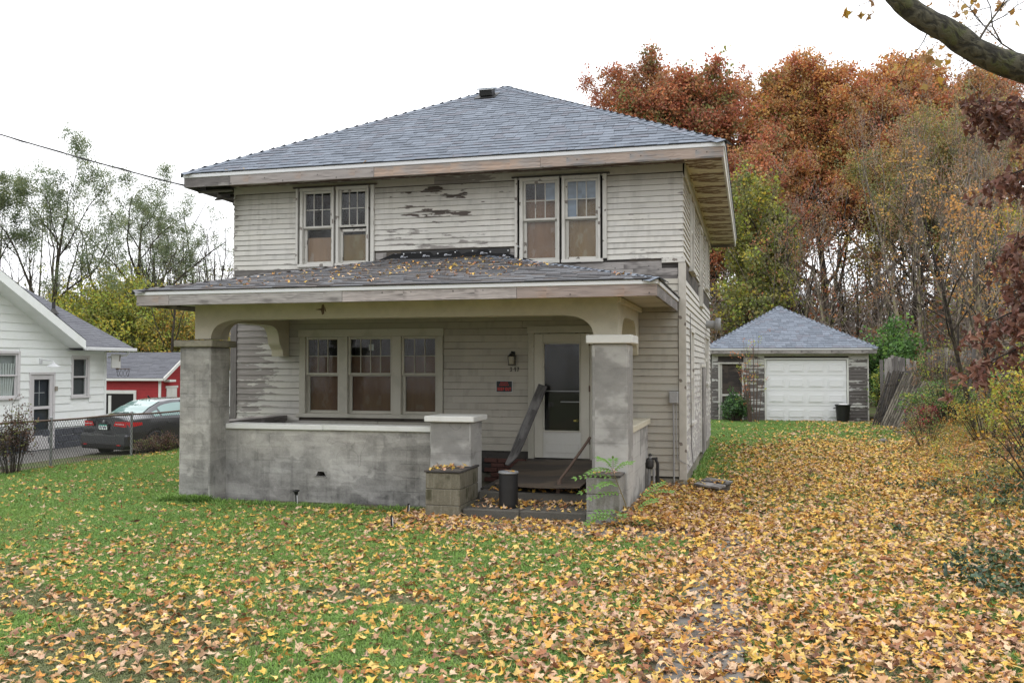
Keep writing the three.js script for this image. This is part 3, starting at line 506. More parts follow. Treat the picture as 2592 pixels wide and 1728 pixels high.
function hipCaps(parent, A, Bp, w, pal, len = 0.2, seed = 3) {   // overlapping cap shingles along a hip or ridge
  const r = rng(seed), a = V(...A), b = V(...Bp), n = Math.round(a.distanceTo(b) / (len * 0.75)), d = b.clone().sub(a).normalize(), side = d.clone().cross(V(0, 1, 0)).normalize(), up = side.clone().cross(d).normalize();
  const g = new G();
  for (let k = 0; k < n; k++) {
    const p = a.clone().lerp(b, k / n), e = p.clone().addScaledVector(d, len); const c = pick(pal, r); g.off(r);
    const q = (o, s, u) => o.clone().addScaledVector(side, s * w).addScaledVector(up, u).toArray();
    g.col = c; g.poly([q(p, 1, -w * 0.3 + 0.006), q(p, 0, 0.022), q(e, 0, 0.01), q(e, 1, -w * 0.3)].reverse()); g.poly([q(p, 0, 0.022), q(p, -1, -w * 0.3 + 0.006), q(e, -1, -w * 0.3), q(e, 0, 0.01)].reverse());
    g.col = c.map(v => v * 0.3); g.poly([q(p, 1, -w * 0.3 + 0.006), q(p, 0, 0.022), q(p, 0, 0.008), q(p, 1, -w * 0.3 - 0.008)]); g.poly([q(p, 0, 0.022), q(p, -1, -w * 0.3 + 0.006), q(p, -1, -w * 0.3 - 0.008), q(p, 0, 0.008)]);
  }
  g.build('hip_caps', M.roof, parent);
}
function hipRoof(parent, x0, x1, z1, z0, y, pitch, pal, singles, seed, expo = 0.165) {   // front at z1, back at z0
  const half = (x1 - x0) / 2, c = 1 / Math.hypot(1, pitch), sn = pitch * c, len = half / c, dz = Math.max(0, (z1 - z0) - 2 * half);
  const flat = t => t * c;
  roofPlane(parent, { o: [x0, y, z1], a: [1, 0, 0], s: [0, sn, -c], n: [0, c, sn], L: t => flat(t), R: t => 2 * half - flat(t), len, expo, pal, singles, seed });
  roofPlane(parent, { o: [x1, y, z1], a: [0, 0, -1], s: [-c, sn, 0], n: [sn, c, 0], L: t => flat(t), R: t => z1 - z0 - flat(t), len, expo, pal, seed: seed + 1, wmin: 0.4, wmax: 0.9 });
  roofPlane(parent, { o: [x0, y, z0], a: [0, 0, 1], s: [c, sn, 0], n: [-sn, c, 0], L: t => flat(t), R: t => z1 - z0 - flat(t), len, expo, pal, seed: seed + 2, wmin: 0.4, wmax: 0.9 });
  roofPlane(parent, { o: [x1, y, z0], a: [-1, 0, 0], s: [0, sn, c], n: [0, c, -sn], L: t => flat(t), R: t => 2 * half - flat(t), len, expo, pal, seed: seed + 3, wmin: 0.6, wmax: 1.2 });
  const yp = y + half * pitch, A = [x0 + half, yp, z1 - half], Bk = [x0 + half, yp, z1 - half - dz];
  hipCaps(parent, [x0, y, z1], A, 0.16, pal, 0.2, seed); hipCaps(parent, [x1, y, z1], A, 0.16, pal, 0.2, seed + 1);
  hipCaps(parent, [x0, y, z0], Bk, 0.16, pal, 0.2, seed + 2); hipCaps(parent, [x1, y, z0], Bk, 0.16, pal, 0.2, seed + 3); if (dz > 0.3) hipCaps(parent, A, Bk, 0.16, pal, 0.2, seed + 4);
  return yp;
}
const roof = sub('roof', house);
hipRoof(roof, -8.70, 0.675, 0.65, -10.08, 5.408, 0.553, SH.blue, 215, 11);
{ // square vent near the peak
  const z = -3.28, y = 5.408 + 0.553 * (0.65 - z), g = new G();
  g.bar([-4.22, y - 0.09, z + 0.2], [-4.22, y + 0.13, z - 0.2], 0.44, 0.012); g.bar([-4.22, y + 0.05, z + 0.12], [-4.22, y + 0.12, z - 0.12], 0.27, 0.12); g.build('roof_vent', M.black, roof);
  const c = new G(); c.bar([-4.22, y + 0.115, z + 0.17], [-4.22, y + 0.215, z - 0.15], 0.34, 0.025); c.build('vent_cap', mat(null, { color: [0.30, 0.34, 0.38], rough: 0.4 }), roof);
}

// ---------- porch ----------
{
  const p = sub('porch_wall', house);
  const w = new G().off(); w.ov = 0;
  holed(-6.74, -3.33, -0.3, 1.066, [[-5.23, -5.06, 0.385, 0.46]], (a, b, c, d) => w.box(a, c, 2.06, b, d, 2.3));
  w.build('stucco_wall', M.stucco, p);
  { const v = new G(); v.poly([[-5.26, 0.38, 2.303], [-5.03, 0.38, 2.303], [-5.03, 0.384, 2.318], [-5.26, 0.384, 2.318]]); v.poly([[-5.24, 0.46, 2.303], [-5.23, 0.385, 2.303], [-5.19, 0.46, 2.303]].reverse()); v.poly([[-5.06, 0.385, 2.3035], [-5.05, 0.46, 2.3035], [-5.1, 0.46, 2.3035]].reverse()); v.build('vent_hole_lip', M.stucco, p); new G().box(-5.3, 0.3, 1.9, -5.0, 0.6, 1.92).build('hole_shade', M.dark, p); }
  C(-6.72, 1.068, 2.02, -5.1, 1.148, 2.345, 0.01).build('wall_cap', M.white, p); C(-5.097, 1.070, 2.02, -3.37, 1.149, 2.345, 0.01).build('wall_cap', M.white, p);
  const l = sub('porch_side_wall', house); B(-7.2, -0.3, 0.02, -6.98, 1.06, 2.19).build('stucco_wall', M.stucco, l); C(-7.24, 1.062, 0.03, -6.93, 1.15, 2.19, 0.008).build('wall_cap', M.gray, l);
  const rg = sub('porch_side_wall', house); B(-0.76, -0.3, 0.02, -0.58, 1.10, 2.19).build('stucco_wall', M.pale, rg); C(-0.80, 1.102, 0.03, -0.535, 1.19, 2.19, 0.008).build('wall_cap', M.cream, rg);
  const pillar = (x0, x1, z0, z1, y1, m, capm, cap, label) => { const q = sub('porch_pillar', house); q.userData.label = label; CS(x0, -0.3, z0, x1, y1, z1, 0.018).build('stucco_shaft', m, q); C(x0 - 0.065, y1 + 0.002, z0 - 0.065, x1 + 0.065, y1 + cap, z1 + 0.065, 0.012).build('pillar_cap', capm, q); };
  pillar(-7.25, -6.73, 2.2, 2.74, 2.298, M.stucco, M.found, 0.102, 'grey stucco pillar with a mossy cap'); pillar(-1.02, -0.54, 2.2, 2.74, 2.310, M.pale, M.white, 0.115, 'pale stucco pillar with a white cap'); pillar(-3.34, -2.745, 2.02, 2.58, 1.235, M.pale, M.white, 0.085, 'short stucco post with a white cap');
  // arched beams
  const arch = (len, h, low, r, s0, s1) => { const s = new THREE.Shape(); s.moveTo(0, 0); s.lineTo(s0, 0); s.bezierCurveTo(s0 + 0.02, (low) * 0.75, s0 + r * 0.4, low, s0 + r, low); s.lineTo(len - s1 - r, low); s.bezierCurveTo(len - s1 - r * 0.4, low, len - s1 - 0.02, low * 0.75, len - s1, 0); s.lineTo(len, 0); s.lineTo(len, h); s.lineTo(0, h); s.closePath(); return s; };
  const ex = (s, d) => new THREE.ExtrudeGeometry(s, { depth: d, bevelEnabled: false, curveSegments: 16 });
  { const g = ex(arch(6.44, 0.52, 0.285, 0.52, 0.27, 0.33), 0.26); g.translate(-7.14, 2.426, 2.26); new G().add(g).build('porch_beam', M.cream, house); }
  { const g = new G(); const P = (q) => g.poly(q.map(([x, y]) => [-5.02 + x, 2.846 + y, 2.5225])); P([[-0.012, -0.085], [0.02, -0.07], [0.032, 0.02], [0.012, 0.075], [-0.018, 0.06], [-0.03, -0.02]]); P([[-0.13, -0.004], [-0.02, -0.02], [-0.015, 0.012], [-0.06, 0.006]]); P([[0.03, -0.02], [0.055, -0.05], [0.04, 0.03]]); g.build('peeled_patch', M.rust, house); }
  for (const [x, m] of [[-7.13, M.cream], [-0.94, M.cream]]) {
    const s = new THREE.Shape(); s.moveTo(0, 0); s.lineTo(0.28, 0); s.bezierCurveTo(0.3, 0.2, 0.45, 0.285, 0.75, 0.285); s.lineTo(1.5, 0.285); s.bezierCurveTo(1.78, 0.285, 1.84, 0.2, 1.88, 0.02); s.bezierCurveTo(1.89, -0.06, 1.98, -0.08, 2.0, -0.14); s.lineTo(2.02, -0.235); s.lineTo(2.23, -0.235); s.lineTo(2.23, 0.52); s.lineTo(0, 0.52); s.closePath();
    const g = ex(s, 0.22); g.rotateY(Math.PI / 2); g.translate(x, 2.427, 2.255); new G().add(g).build('porch_beam', m, house);
  }
  C(-0.725, 2.87, 0.02, -0.66, 2.945, 2.5, 0.01).build('cornice_strip', M.cream, house);
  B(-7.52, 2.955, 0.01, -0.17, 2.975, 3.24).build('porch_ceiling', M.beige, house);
  const fl = new G().off(); fl.box(-6.97, 0.40, 0.03, -3.4, 0.49, 2.05); fl.build('porch_floor', M.conc, house);
  // porch eave: weathered fascia lengths and white drip edge
  const Z = 3.3;
  for (const [a, b, m, t] of [[-7.59, -7.05, M.tan, 0], [-7.05, -4.35, M.gray, 0.002], [-4.35, -1.9, mat(TWoodGray, { bump: 0.003, color: [1.15, 1.1, 1.1] }), -0.001], [-1.9, -0.1, mat(TWoodTan, { bump: 0.003, color: [0.95, 0.86, 0.82] }), 0.001]]) C(a + 0.002, 2.885, Z - 0.035, b - 0.002, 3.032, Z + t, 0.004).build('fascia_board', m, house);
  { const g = new G().off(); g.cbox(-0.135, 2.885, 0.05, -0.1, 3.032, Z - 0.036, 0.004); g.build('fascia_board', M.gray, house); const l2 = new G().off(); l2.cbox(-7.59, 2.885, 0.05, -7.555, 3.032, Z - 0.036, 0.004); l2.build('fascia_board', M.gray, house); }
  C(-7.61, 3.034, Z - 0.03, -0.085, 3.092, Z + 0.013, 0.006).build('drip_edge', M.metalwhite, house); C(-0.13, 3.034, 0.05, -0.083, 3.092, Z - 0.031, 0.006).build('drip_edge', M.metalwhite, house); C(-7.612, 3.034, 0.05, -7.56, 3.092, Z - 0.031, 0.006).build('drip_edge', M.metalwhite, house);
  // low hip roof against the wall
  const pr = sub('porch_roof', house), ye = 3.096, ya = 3.86, run = 3.33, zf = 3.33, len = Math.hypot(run, ya - ye), c = run / len, sn = (ya - ye) / len, xl = -7.63, xr = -0.065, al = -4.85, ar = -3.25;
  roofPlane(pr, { o: [xl, ye, zf], a: [1, 0, 0], s: [0, sn, -c], n: [0, c, sn], L: t => (al - xl) * t / len, R: t => (xr - xl) - (xr - ar) * t / len, len, expo: 0.15, pal: SH.porch, singles: 80, seed: 31 });
  const slope = (o, aEnd, sgn, xa, seed) => { const w = Math.abs(xa - o[0]), l = Math.hypot(w, ya - ye), cc = w / l, ss = (ya - ye) / l; roofPlane(pr, sgn > 0 ? { o, a: [0, 0, -1], s: [-cc, ss, 0], n: [ss, cc, 0], L: t => t / l * zf, R: t => zf - 0.0, len: l, expo: 0.143, pal: SH.porch, seed } : { o, a: [0, 0, 1], s: [cc, ss, 0], n: [-ss, cc, 0], L: t => 0, R: t => zf - t / l * zf, len: l, expo: 0.143, pal: SH.porch, seed }); };
  slope([xr, ye, zf], 0, 1, ar, 41); slope([xl, ye, 0], 0, -1, al, 42);
  hipCaps(pr, [xl, ye, zf], [al, ya, 0.02], 0.15, SH.porch, 0.2, 8); hipCaps(pr, [xr, ye, zf], [ar, ya, 0.02], 0.15, SH.blue, 0.2, 9);
  // black flashing membrane with white print
  const cv = document.createElement('canvas'); cv.width = 1024; cv.height = 128; const cx = cv.getContext('2d'); cx.fillStyle = '#0a0a0d'; cx.fillRect(0, 0, 1024, 128);
  const r = rng(77); cx.fillStyle = '#b9bcc4';
  for (let k = 0; k < 9; k++) { const x = 30 + k * 112 + r() * 20, y = 34 + (k % 2) * 44; cx.save(); cx.translate(x, y); cx.transform(1, 0, -0.35, 1, 0, 0); cx.fillRect(0, 0, 10, 20); cx.fillRect(0, 0, 26, 6); cx.fillRect(15, 6, 8, 14); for (let j = 0; j < 5; j++) cx.fillRect(30 + j * 9, 10 + (r() < 0.5 ? 0 : 4), 6, 6 + r() * 4); cx.restore(); }
  const ct = new THREE.CanvasTexture(cv); ct.colorSpace = THREE.SRGBColorSpace; ct.wrapS = ct.wrapT = THREE.RepeatWrapping; ct.repeat.set(0.55, 5);
  const mem = new THREE.MeshStandardMaterial({ map: ct, roughness: 0.85, side: THREE.DoubleSide });
  const strip = (x0, y0, x1, y1, h0, h1, seed) => { const q = rng(seed), g = new G(), n = 14; let prev = null; for (let i = 0; i <= n; i++) { const t = i / n, x = lerp(x0, x1, t), y = lerp(y0, y1, t), h = lerp(h0, h1, t) + (q() - 0.5) * 0.012, z = 0.006 + q() * 0.012; const a = g.vert([x, y - 0.02, z + 0.05], [0, 0.3, 0.95], [x, 0]), b = g.vert([x, y + h * 0.5, z + 0.004], [0, 0.2, 0.98], [x, h * 0.5]), d = g.vert([x, y + h, z - 0.001], [0, 0.1, 0.99], [x, h]); if (prev) g.i.push(prev[0], a, b, prev[0], b, prev[1], prev[1], b, d, prev[1], d, prev[2]); prev = [a, b, d]; } g.build('flashing_membrane', mem, pr); };
  strip(-4.95, 3.835, -3.2, 3.86, 0.12, 0.12, 5); strip(-3.2, 3.86, -0.12, 3.12, 0.11, 0.05, 6); strip(-5.6, 3.63, -4.95, 3.835, 0.08, 0.12, 7); strip(-7.6, 3.11, -5.6, 3.63, 0.06, 0.08, 8);
  C(-4.8, 3.90, 0.001, -2.86, 3.99, 0.010, 0.002).build('flashing_strip', M.black, pr);
  for (let k = 0; k < 7; k++) new G().lathe([[0, 0], [0.012, 0], [0.012, 0.004], [0, 0.006]], [-4.75 + k * 0.31, 3.945 + 0.015 * Math.sin(k * 2.1), 0.012], 10, 'z').build('nail_cap', M.metalwhite, pr);
}
// house fittings
{
  const vent = new G(); vent.tube([[0.0, 3.0, -7.2], [0.22, 3.0, -7.2]], 0.09, 14); vent.lathe([[0.09, 0], [0.15, 0.02], [0.15, 0.13], [0.11, 0.14]], [0.2, 3.0, -7.2], 18, 'x'); vent.build('flue_vent', M.metalgray, house);
  const em = C(-0.238, 1.43, 0.012, -0.095, 1.615, 0.11, 0.01); em.tube([[-0.17, 1.43, 0.05], [-0.168, 0.0, 0.05]], 0.013, 8); em.tube([[-0.13, 1.43, 0.05], [-0.128, 0.9, 0.05], [-0.11, 0.55, 0.04], [-0.02, 0.5, 0.05], [0.05, 0.47, 0.0], [0.07, 0.42, -0.05]], 0.006, 6); em.build('meter_box', M.metalgray, house);
  const side = new G(); side.tube([[0.035, 2.9, -0.9], [0.04, 1.4, -0.95], [0.05, 0.7, -0.8], [0.09, 0.42, -0.6]], 0.006, 5); side.build('hanging_wire', M.metaldark, house);
  const numbers = [['3', -2.862], ['1', -2.79], ['7', -2.74]];
  const { FontLoader } = await import('three/addons/loaders/FontLoader.js'), { TextGeometry } = await import('three/addons/geometries/TextGeometry.js');
  const font = await new FontLoader().loadAsync('fonts/droid/droid_sans_bold.typeface.json');
  for (const [t, x] of numbers) { const g = new TextGeometry(t, { font, size: 0.072, depth: 0.006, curveSegments: 6 }); g.scale(0.72, 1, 1); g.translate(x, 1.928, 0.008); new G().add(g).build('house_number', M.black, house); }
}

// ---------- things on and round the porch ----------
{
  const stepM = mat(TConc, { bump: 0.004, color: [0.7, 0.68, 0.62] }), s = thing('concrete_steps', [-1.88, 0, 2.6], 'dark concrete porch steps covered with fallen leaves between two block piers', 'steps');
  C(-2.70, -0.3, 2.352, -1.92, 0.128, 3.085, 0.015).build('step', stepM, s); C(-1.916, -0.3, 2.352, -1.03, 0.130, 3.08, 0.015).build('step', stepM, s); C(-2.70, -0.3, 1.85, -1.03, 0.262, 2.35, 0.015).build('step', stepM, s);
  const rub = new G().off(); rub.box(-2.7, -0.2, 0.06, -1.03, 0.05, 1.849); rub.build('porch_pit', M.darkwood, s);
  const pier = (name, x0, x1, z0, z1, h, label, cap, m) => {
    const q = thing(name, [(x0 + x1) / 2, 0, (z0 + z1) / 2], label, 'block pier');
    for (let k = 0; k < 3; k++) { const j = () => rr(-0.004, 0.004); C(x0 + j(), -0.05 + k * (h + 0.05) / 3, z0 + j() + 0.003 * k, x1 + j(), -0.05 + (k + 1) * (h + 0.05) / 3 - 0.005, z1 + j(), 0.007).build('concrete_block', m, q); }
    new G().off().box(x0 + 0.01, -0.05, z0 + 0.01, x1 - 0.01, h - 0.01, z1 - 0.01).build('mortar', M.conc, q);
    C(x0 - 0.015, h, z0 - 0.01, x1 + 0.02, h + 0.028, z1 + 0.02, 0.006).build('cap_slab', cap, q);
  };
  pier('block_pier', -3.195, -2.715, 2.32, 3.15, 0.60, 'stained concrete block pier with leaves on its dark slab, before the short stucco post', M.darkwood, M.block);
  pier('block_pier', -1.02, -0.60, 2.76, 3.14, 0.605, 'cleaner concrete block pier below the tall white-capped pillar, behind the green weed', M.darkwood, mat(TBlock, { bump: 0.004, color: [0.95, 0.97, 1.05] }));
}
{ // black canister
  const b = thing('black_canister', [-2.125, 0.13, 2.86], 'black cylindrical canister with a shiny metal rim on the porch steps', 'canister');
  const g = new G().lathe([[0, 0.101], [0.118, 0.101], [0.126, 0.108], [0.126, 0.15], [0.129, 0.155], [0.126, 0.16], [0.127, 0.35], [0.130, 0.356], [0.127, 0.362], [0.127, 0.545], [0.131, 0.552]], [-2.125, 0.03, 2.86], 28); g.build('body', M.black, b);
  new G().lathe([[0.128, 0.553], [0.136, 0.556], [0.138, 0.57], [0.134, 0.582], [0.126, 0.578], [0.124, 0.566], [0.06, 0.56], [0, 0.562]], [-2.125, 0.03, 2.86], 28).build('metal_rim', M.galv, b);
}
{ // leaning plank, plywood sheet, pipe rail
  const p = thing('leaning_plank', [-2.62, 0.46, 0.85], 'old grey plank leaning against the front door', 'plank');
  const g = new G().off(); g.swap = true; const A = V(-2.64, 0.455, 0.86), Bq = V(-2.27, 1.70, 0.13), d = Bq.clone().sub(A).normalize(), S = V(0.955, -0.26, 0.0).addScaledVector(d, -V(0.955, -0.26, 0).dot(d)).normalize(), N = S.clone().cross(d).normalize();
  const rows = []; for (let i = 0; i <= 8; i++) { const t = i / 8, w = (i === 0 ? 0.03 : i === 1 ? 0.066 : 0.076) + 0.002 * Math.sin(i * 2.3), c = A.clone().lerp(Bq, t); rows.push([[-w, 0.02], [w, 0.02], [w, -0.02], [-w, -0.02]].map(([s, n]) => c.clone().addScaledVector(S, s + (i === 0 ? -0.05 : 0)).addScaledVector(N, n).toArray())); }
  for (let i = 0; i < 8; i++) for (let k = 0; k < 4; k++) g.poly([rows[i][k], rows[i][(k + 1) % 4], rows[i + 1][(k + 1) % 4], rows[i + 1][k]].reverse(), [[k * 0.1, i / 8 * 1.45], [k * 0.1 + 0.1, i / 8 * 1.45], [k * 0.1 + 0.1, (i + 1) / 8 * 1.45], [k * 0.1, (i + 1) / 8 * 1.45]].map(([a, b]) => [b, a]).reverse());
  g.poly(rows[0]); g.poly(rows[8].slice().reverse()); g.build('board', mat(TWoodGray, { bump: 0.004, color: [0.62, 0.64, 0.66] }), p);
  const y = thing('plywood_sheet', [-2.0, 0.43, 1.4], 'dark warped plywood sheet laid over the broken porch floor', 'plywood sheet');
  const q = new G().off(), bl = [-2.66, 0.475, 0.22], brr = [-1.40, 0.515, 0.22], fl = [-2.47, 0.375, 2.33], fr = [-1.29, 0.385, 2.52], fm = [-1.17, 0.46, 2.1], n = 6, at = (u, v) => { const a = [0, 1, 2].map(k => lerp(bl[k], brr[k], u)), b = [0, 1, 2].map(k => lerp(fl[k], fr[k], u)), c = [0, 1, 2].map(k => lerp(a[k], b[k], v)); c[1] += 0.03 * Math.sin(v * 3) * u - 0.025 * Math.sin(u * 3.14) * v; c[0] += 0.14 * u * Math.sin(v * 2.6); return c; };
  for (let i = 0; i < n; i++) for (let j = 0; j < n; j++) { const P = [at(i / n, (j + 1) / n), at((i + 1) / n, (j + 1) / n), at((i + 1) / n, j / n), at(i / n, j / n)]; q.poly(P); q.poly(P.map(v => [v[0], v[1] - 0.016, v[2]]).reverse()); }
  for (let i = 0; i < n; i++) { const e = (P, Q) => q.poly([[P[0], P[1] - 0.016, P[2]], [Q[0], Q[1] - 0.016, Q[2]], Q, P]); e(at(i / n, 1), at((i + 1) / n, 1)); e(at(1, (i + 1) / n), at(1, i / n)); }
  q.build('sheet', mat(TWoodDark, { bump: 0.003, color: [0.95, 0.85, 0.75], rough: 0.75 }), y);
  const r = thing('bent_pipe_rail', [-1.53, 0.2, 2.45], 'bent rusty handrail pipe leaning from the steps to the white-capped pillar', 'handrail');
  new G().tube([[-1.565, 0.262, 2.28], [-1.56, 0.36, 2.27], [-1.535, 0.46, 2.27], [-1.50, 0.505, 2.26], [-1.42, 0.62, 2.2], [-1.25, 0.90, 1.98], [-1.185, 1.01, 1.9]], 0.02, 10).build('pipe', M.rust, r);
  new G().bar([-1.575, 0.263, 2.29], [-1.548, 0.44, 2.275], 0.055, 0.012, [0, 0, 1]).build('flat_foot', M.rust, r);
  // dark rubble board by the bricks
  const k = thing('fallen_board', [-2.6, 0.12, 1.6], 'short broken board lying under the edge of the plywood sheet', 'board'); new G().off().bar([-2.69, 0.26, 2.1], [-2.52, 0.36, 1.35], 0.12, 0.02).build('board', M.darkwood, k);
}
{ // lantern
  const l = thing('porch_lantern', [-2.805, 2.1, 0.01], 'dark wall lantern with yellowed glass beside the front door, above the house number', 'wall lamp'), x = -2.805, z = 0.09;
  const g = new G(); g.cbox(x - 0.035, 2.13, 0.004, x + 0.035, 2.26, 0.022, 0.005); g.tube([[x, 2.2, 0.02], [x, 2.25, 0.05], [x, 2.26, z], [x, 2.235, z]], 0.008, 8); g.lathe([[0.004, 0.235], [0.03, 0.225], [0.066, 0.19], [0.068, 0.182], [0, 0.18]].map(([r, y]) => [r, y + 2.0]), [x, 0, z], 6); g.build('bracket', M.black, l);
  const f = new G(); for (let k = 0; k < 4; k++) { const sx = k & 1 ? 1 : -1, sz = k & 2 ? 1 : -1; f.bar([x + sx * 0.045, 2.045, z + sz * 0.045], [x + sx * 0.052, 2.182, z + sz * 0.052], 0.008, 0.008); } f.cbox(x - 0.055, 2.03, z - 0.055, x + 0.055, 2.046, z + 0.055, 0.004); f.build('frame', M.black, l);
  C(x - 0.043, 2.048, z - 0.043, x + 0.043, 2.178, z + 0.043, 0.003).build('glass', mat(TGrit, { color: [0.26, 0.23, 0.13], rough: 0.25 }), l);
}
{ // sign
  const cv = document.createElement('canvas'); cv.width = 512; cv.height = 352; const c = cv.getContext('2d');
  c.fillStyle = '#aeb0ae'; c.fillRect(0, 0, 512, 352); c.fillStyle = '#0b0c12'; c.beginPath(); c.roundRect(16, 16, 480, 320, 18); c.fill();
  c.fillStyle = '#c8281c'; c.textAlign = 'center'; c.font = 'bold 62px sans-serif'; c.fillText('PRIVATE', 256, 86); c.fillText('PROPERTY', 256, 152); c.font = 'bold 128px sans-serif'; c.save(); c.translate(256, 304); c.scale(0.72, 1.05); c.fillText('KEEP OUT', 0, 0); c.restore();
  const t = new THREE.CanvasTexture(cv); t.colorSpace = THREE.SRGBColorSpace;
  const s = thing('warning_sign', [-2.957, 1.68, 0.02], 'small black and red KEEP OUT sign screwed to the porch wall', 'sign');
  C(-3.10, 1.583, 0.008, -2.815, 1.775, 0.012, 0.001).build('plate', M.metalwhite, s);
  new G().poly([[-3.099, 1.584, 0.0135], [-2.816, 1.584, 0.0135], [-2.816, 1.774, 0.0135], [-3.099, 1.774, 0.0135]], [[0, 0], [1, 0], [1, 1], [0, 1]]).build('print', new THREE.MeshStandardMaterial({ map: t, roughness: 0.5 }), s);
}
{ // garden lights
  const mk = (x, z, tilt, label, head) => {
    const l = thing('garden_light', [x, gy(x, z), z], label, 'garden light', null, 0, true); l.rotation.z = tilt;
    new G().tube([[0, -0.03, 0], [0, 0.16, 0]], [0.012, 0.017], 8).tube([[0, 0.03, 0.004], [0, 0.15, 0.004]], 0.016, 8).build('stake', M.black, l);
    new G().tube([[0.012, 0.02, 0.006], [0.012, 0.14, 0.006]], 0.008, 6).build('clear_tube', M.metalwhite, l);
    if (head) { const h = new G().lathe([[0.02, 0.15], [0.03, 0.165], [0.03, 0.19], [0.05, 0.195], [0.05, 0.215], [0, 0.225]], [0, 0, 0], 12); h.build('cap', M.black, l); }
  };
  mk(-5.377, 2.6, 0.06, 'small solar garden light with its cap, against the foot of the porch wall', true);
  mk(-3.30, 4.05, 0.08, 'capless solar garden light in the grass, nearest to the camera', false);
  mk(-3.48, 3.05, -0.05, 'capless pale solar garden light stake close to the stained block pier', false);
}
{ // gas meter
  const m = thing('gas_meter', [-0.5, 0, 0.3], 'dark gas meter pipes against the siding beside the porch side wall', 'gas meter');
  const g = new G(); g.tube([[-0.53, -0.05, 0.3], [-0.53, 0.45, 0.3], [-0.51, 0.62, 0.3]], 0.025, 10); g.tube([[-0.455, -0.05, 0.34], [-0.455, 0.42, 0.34]], 0.018, 10); g.build('pipe', M.metalgray, m);
  const h = new G(); h.lathe([[0, 0], [0.05, 0.0], [0.065, 0.03], [0.065, 0.12], [0.04, 0.16], [0, 0.16]], [-0.525, 0.42, 0.3], 14); h.tube([[-0.56, 0.56, 0.3], [-0.40, 0.58, 0.3]], 0.022, 10); h.lathe([[0, 0], [0.03, 0.005], [0.03, 0.03], [0, 0.05]], [-0.515, 0.61, 0.3], 10); h.build('regulator', M.metaldark, m);
  new G().tube([[-0.40, -0.05, 0.3], [-0.40, 0.5, 0.3], [-0.43, 0.57, 0.3]], 0.024, 10).build('pipe', M.black, m); C(-0.64, -0.1, 0.36, -0.575, 0.52, 0.40, 0.005).build('post', M.metaldark, m);
}
{ // wooden step by the corner
  const s = thing('timber_step', [0.43, 0, -0.1], 'low grey timber step of two boards lying in the leaves by the house corner', 'timber step', null, 0, true); s.rotation.set(0.08, -0.42, -0.03); s.position.y = 0.05;
  C(-0.22, 0.10, 0.02, 0.22, 0.135, 0.24, 0.006).build('board', M.gray, s); C(-0.22, 0.115, -0.24, 0.22, 0.15, -0.01, 0.006).build('board', mat(TWoodGray, { bump: 0.004, color: [0.8, 0.8, 0.8] }), s);
  const k = new G().off(); k.cbox(-0.19, -0.1, -0.2, -0.14, 0.098, 0.22, 0.004); k.cbox(0.14, -0.1, -0.2, 0.19, 0.098, 0.22, 0.004); k.build('bearer', M.darkwood, s);
}
{ // narrow walk of concrete slabs
  const w = new THREE.Group(); w.name = 'walkway'; scene.add(w); tag(w, null, null, null, 'structure');
  const slab = (x0, z0, x1, z1) => { const g = new G().off(), e = () => rr(-0.006, 0.006), y = gy((x0 + x1) / 2, (z0 + z1) / 2) + 0.012; g.cbox(x0 + 0.008, y - 0.08, z0 + 0.008, x1 - 0.008, y + e() + 0.008, z1 - 0.008, 0.008); g.build('paving_slab', M.slab, w); };
  for (let z = 3.3; z < 13.5; z += 0.92) slab(0.36 + 0.030 * (9 - z), z, 0.98 + 0.014 * (9 - z) - 0.02, z + 0.9);
  for (let x = -2.75; x < 0.3; x += 0.78) slab(x, 3.36 + 0.13 * (x + 2.7) * 0.3, x + 0.77, 4.0 + 0.13 * (x + 2.7) * 0.3);
}

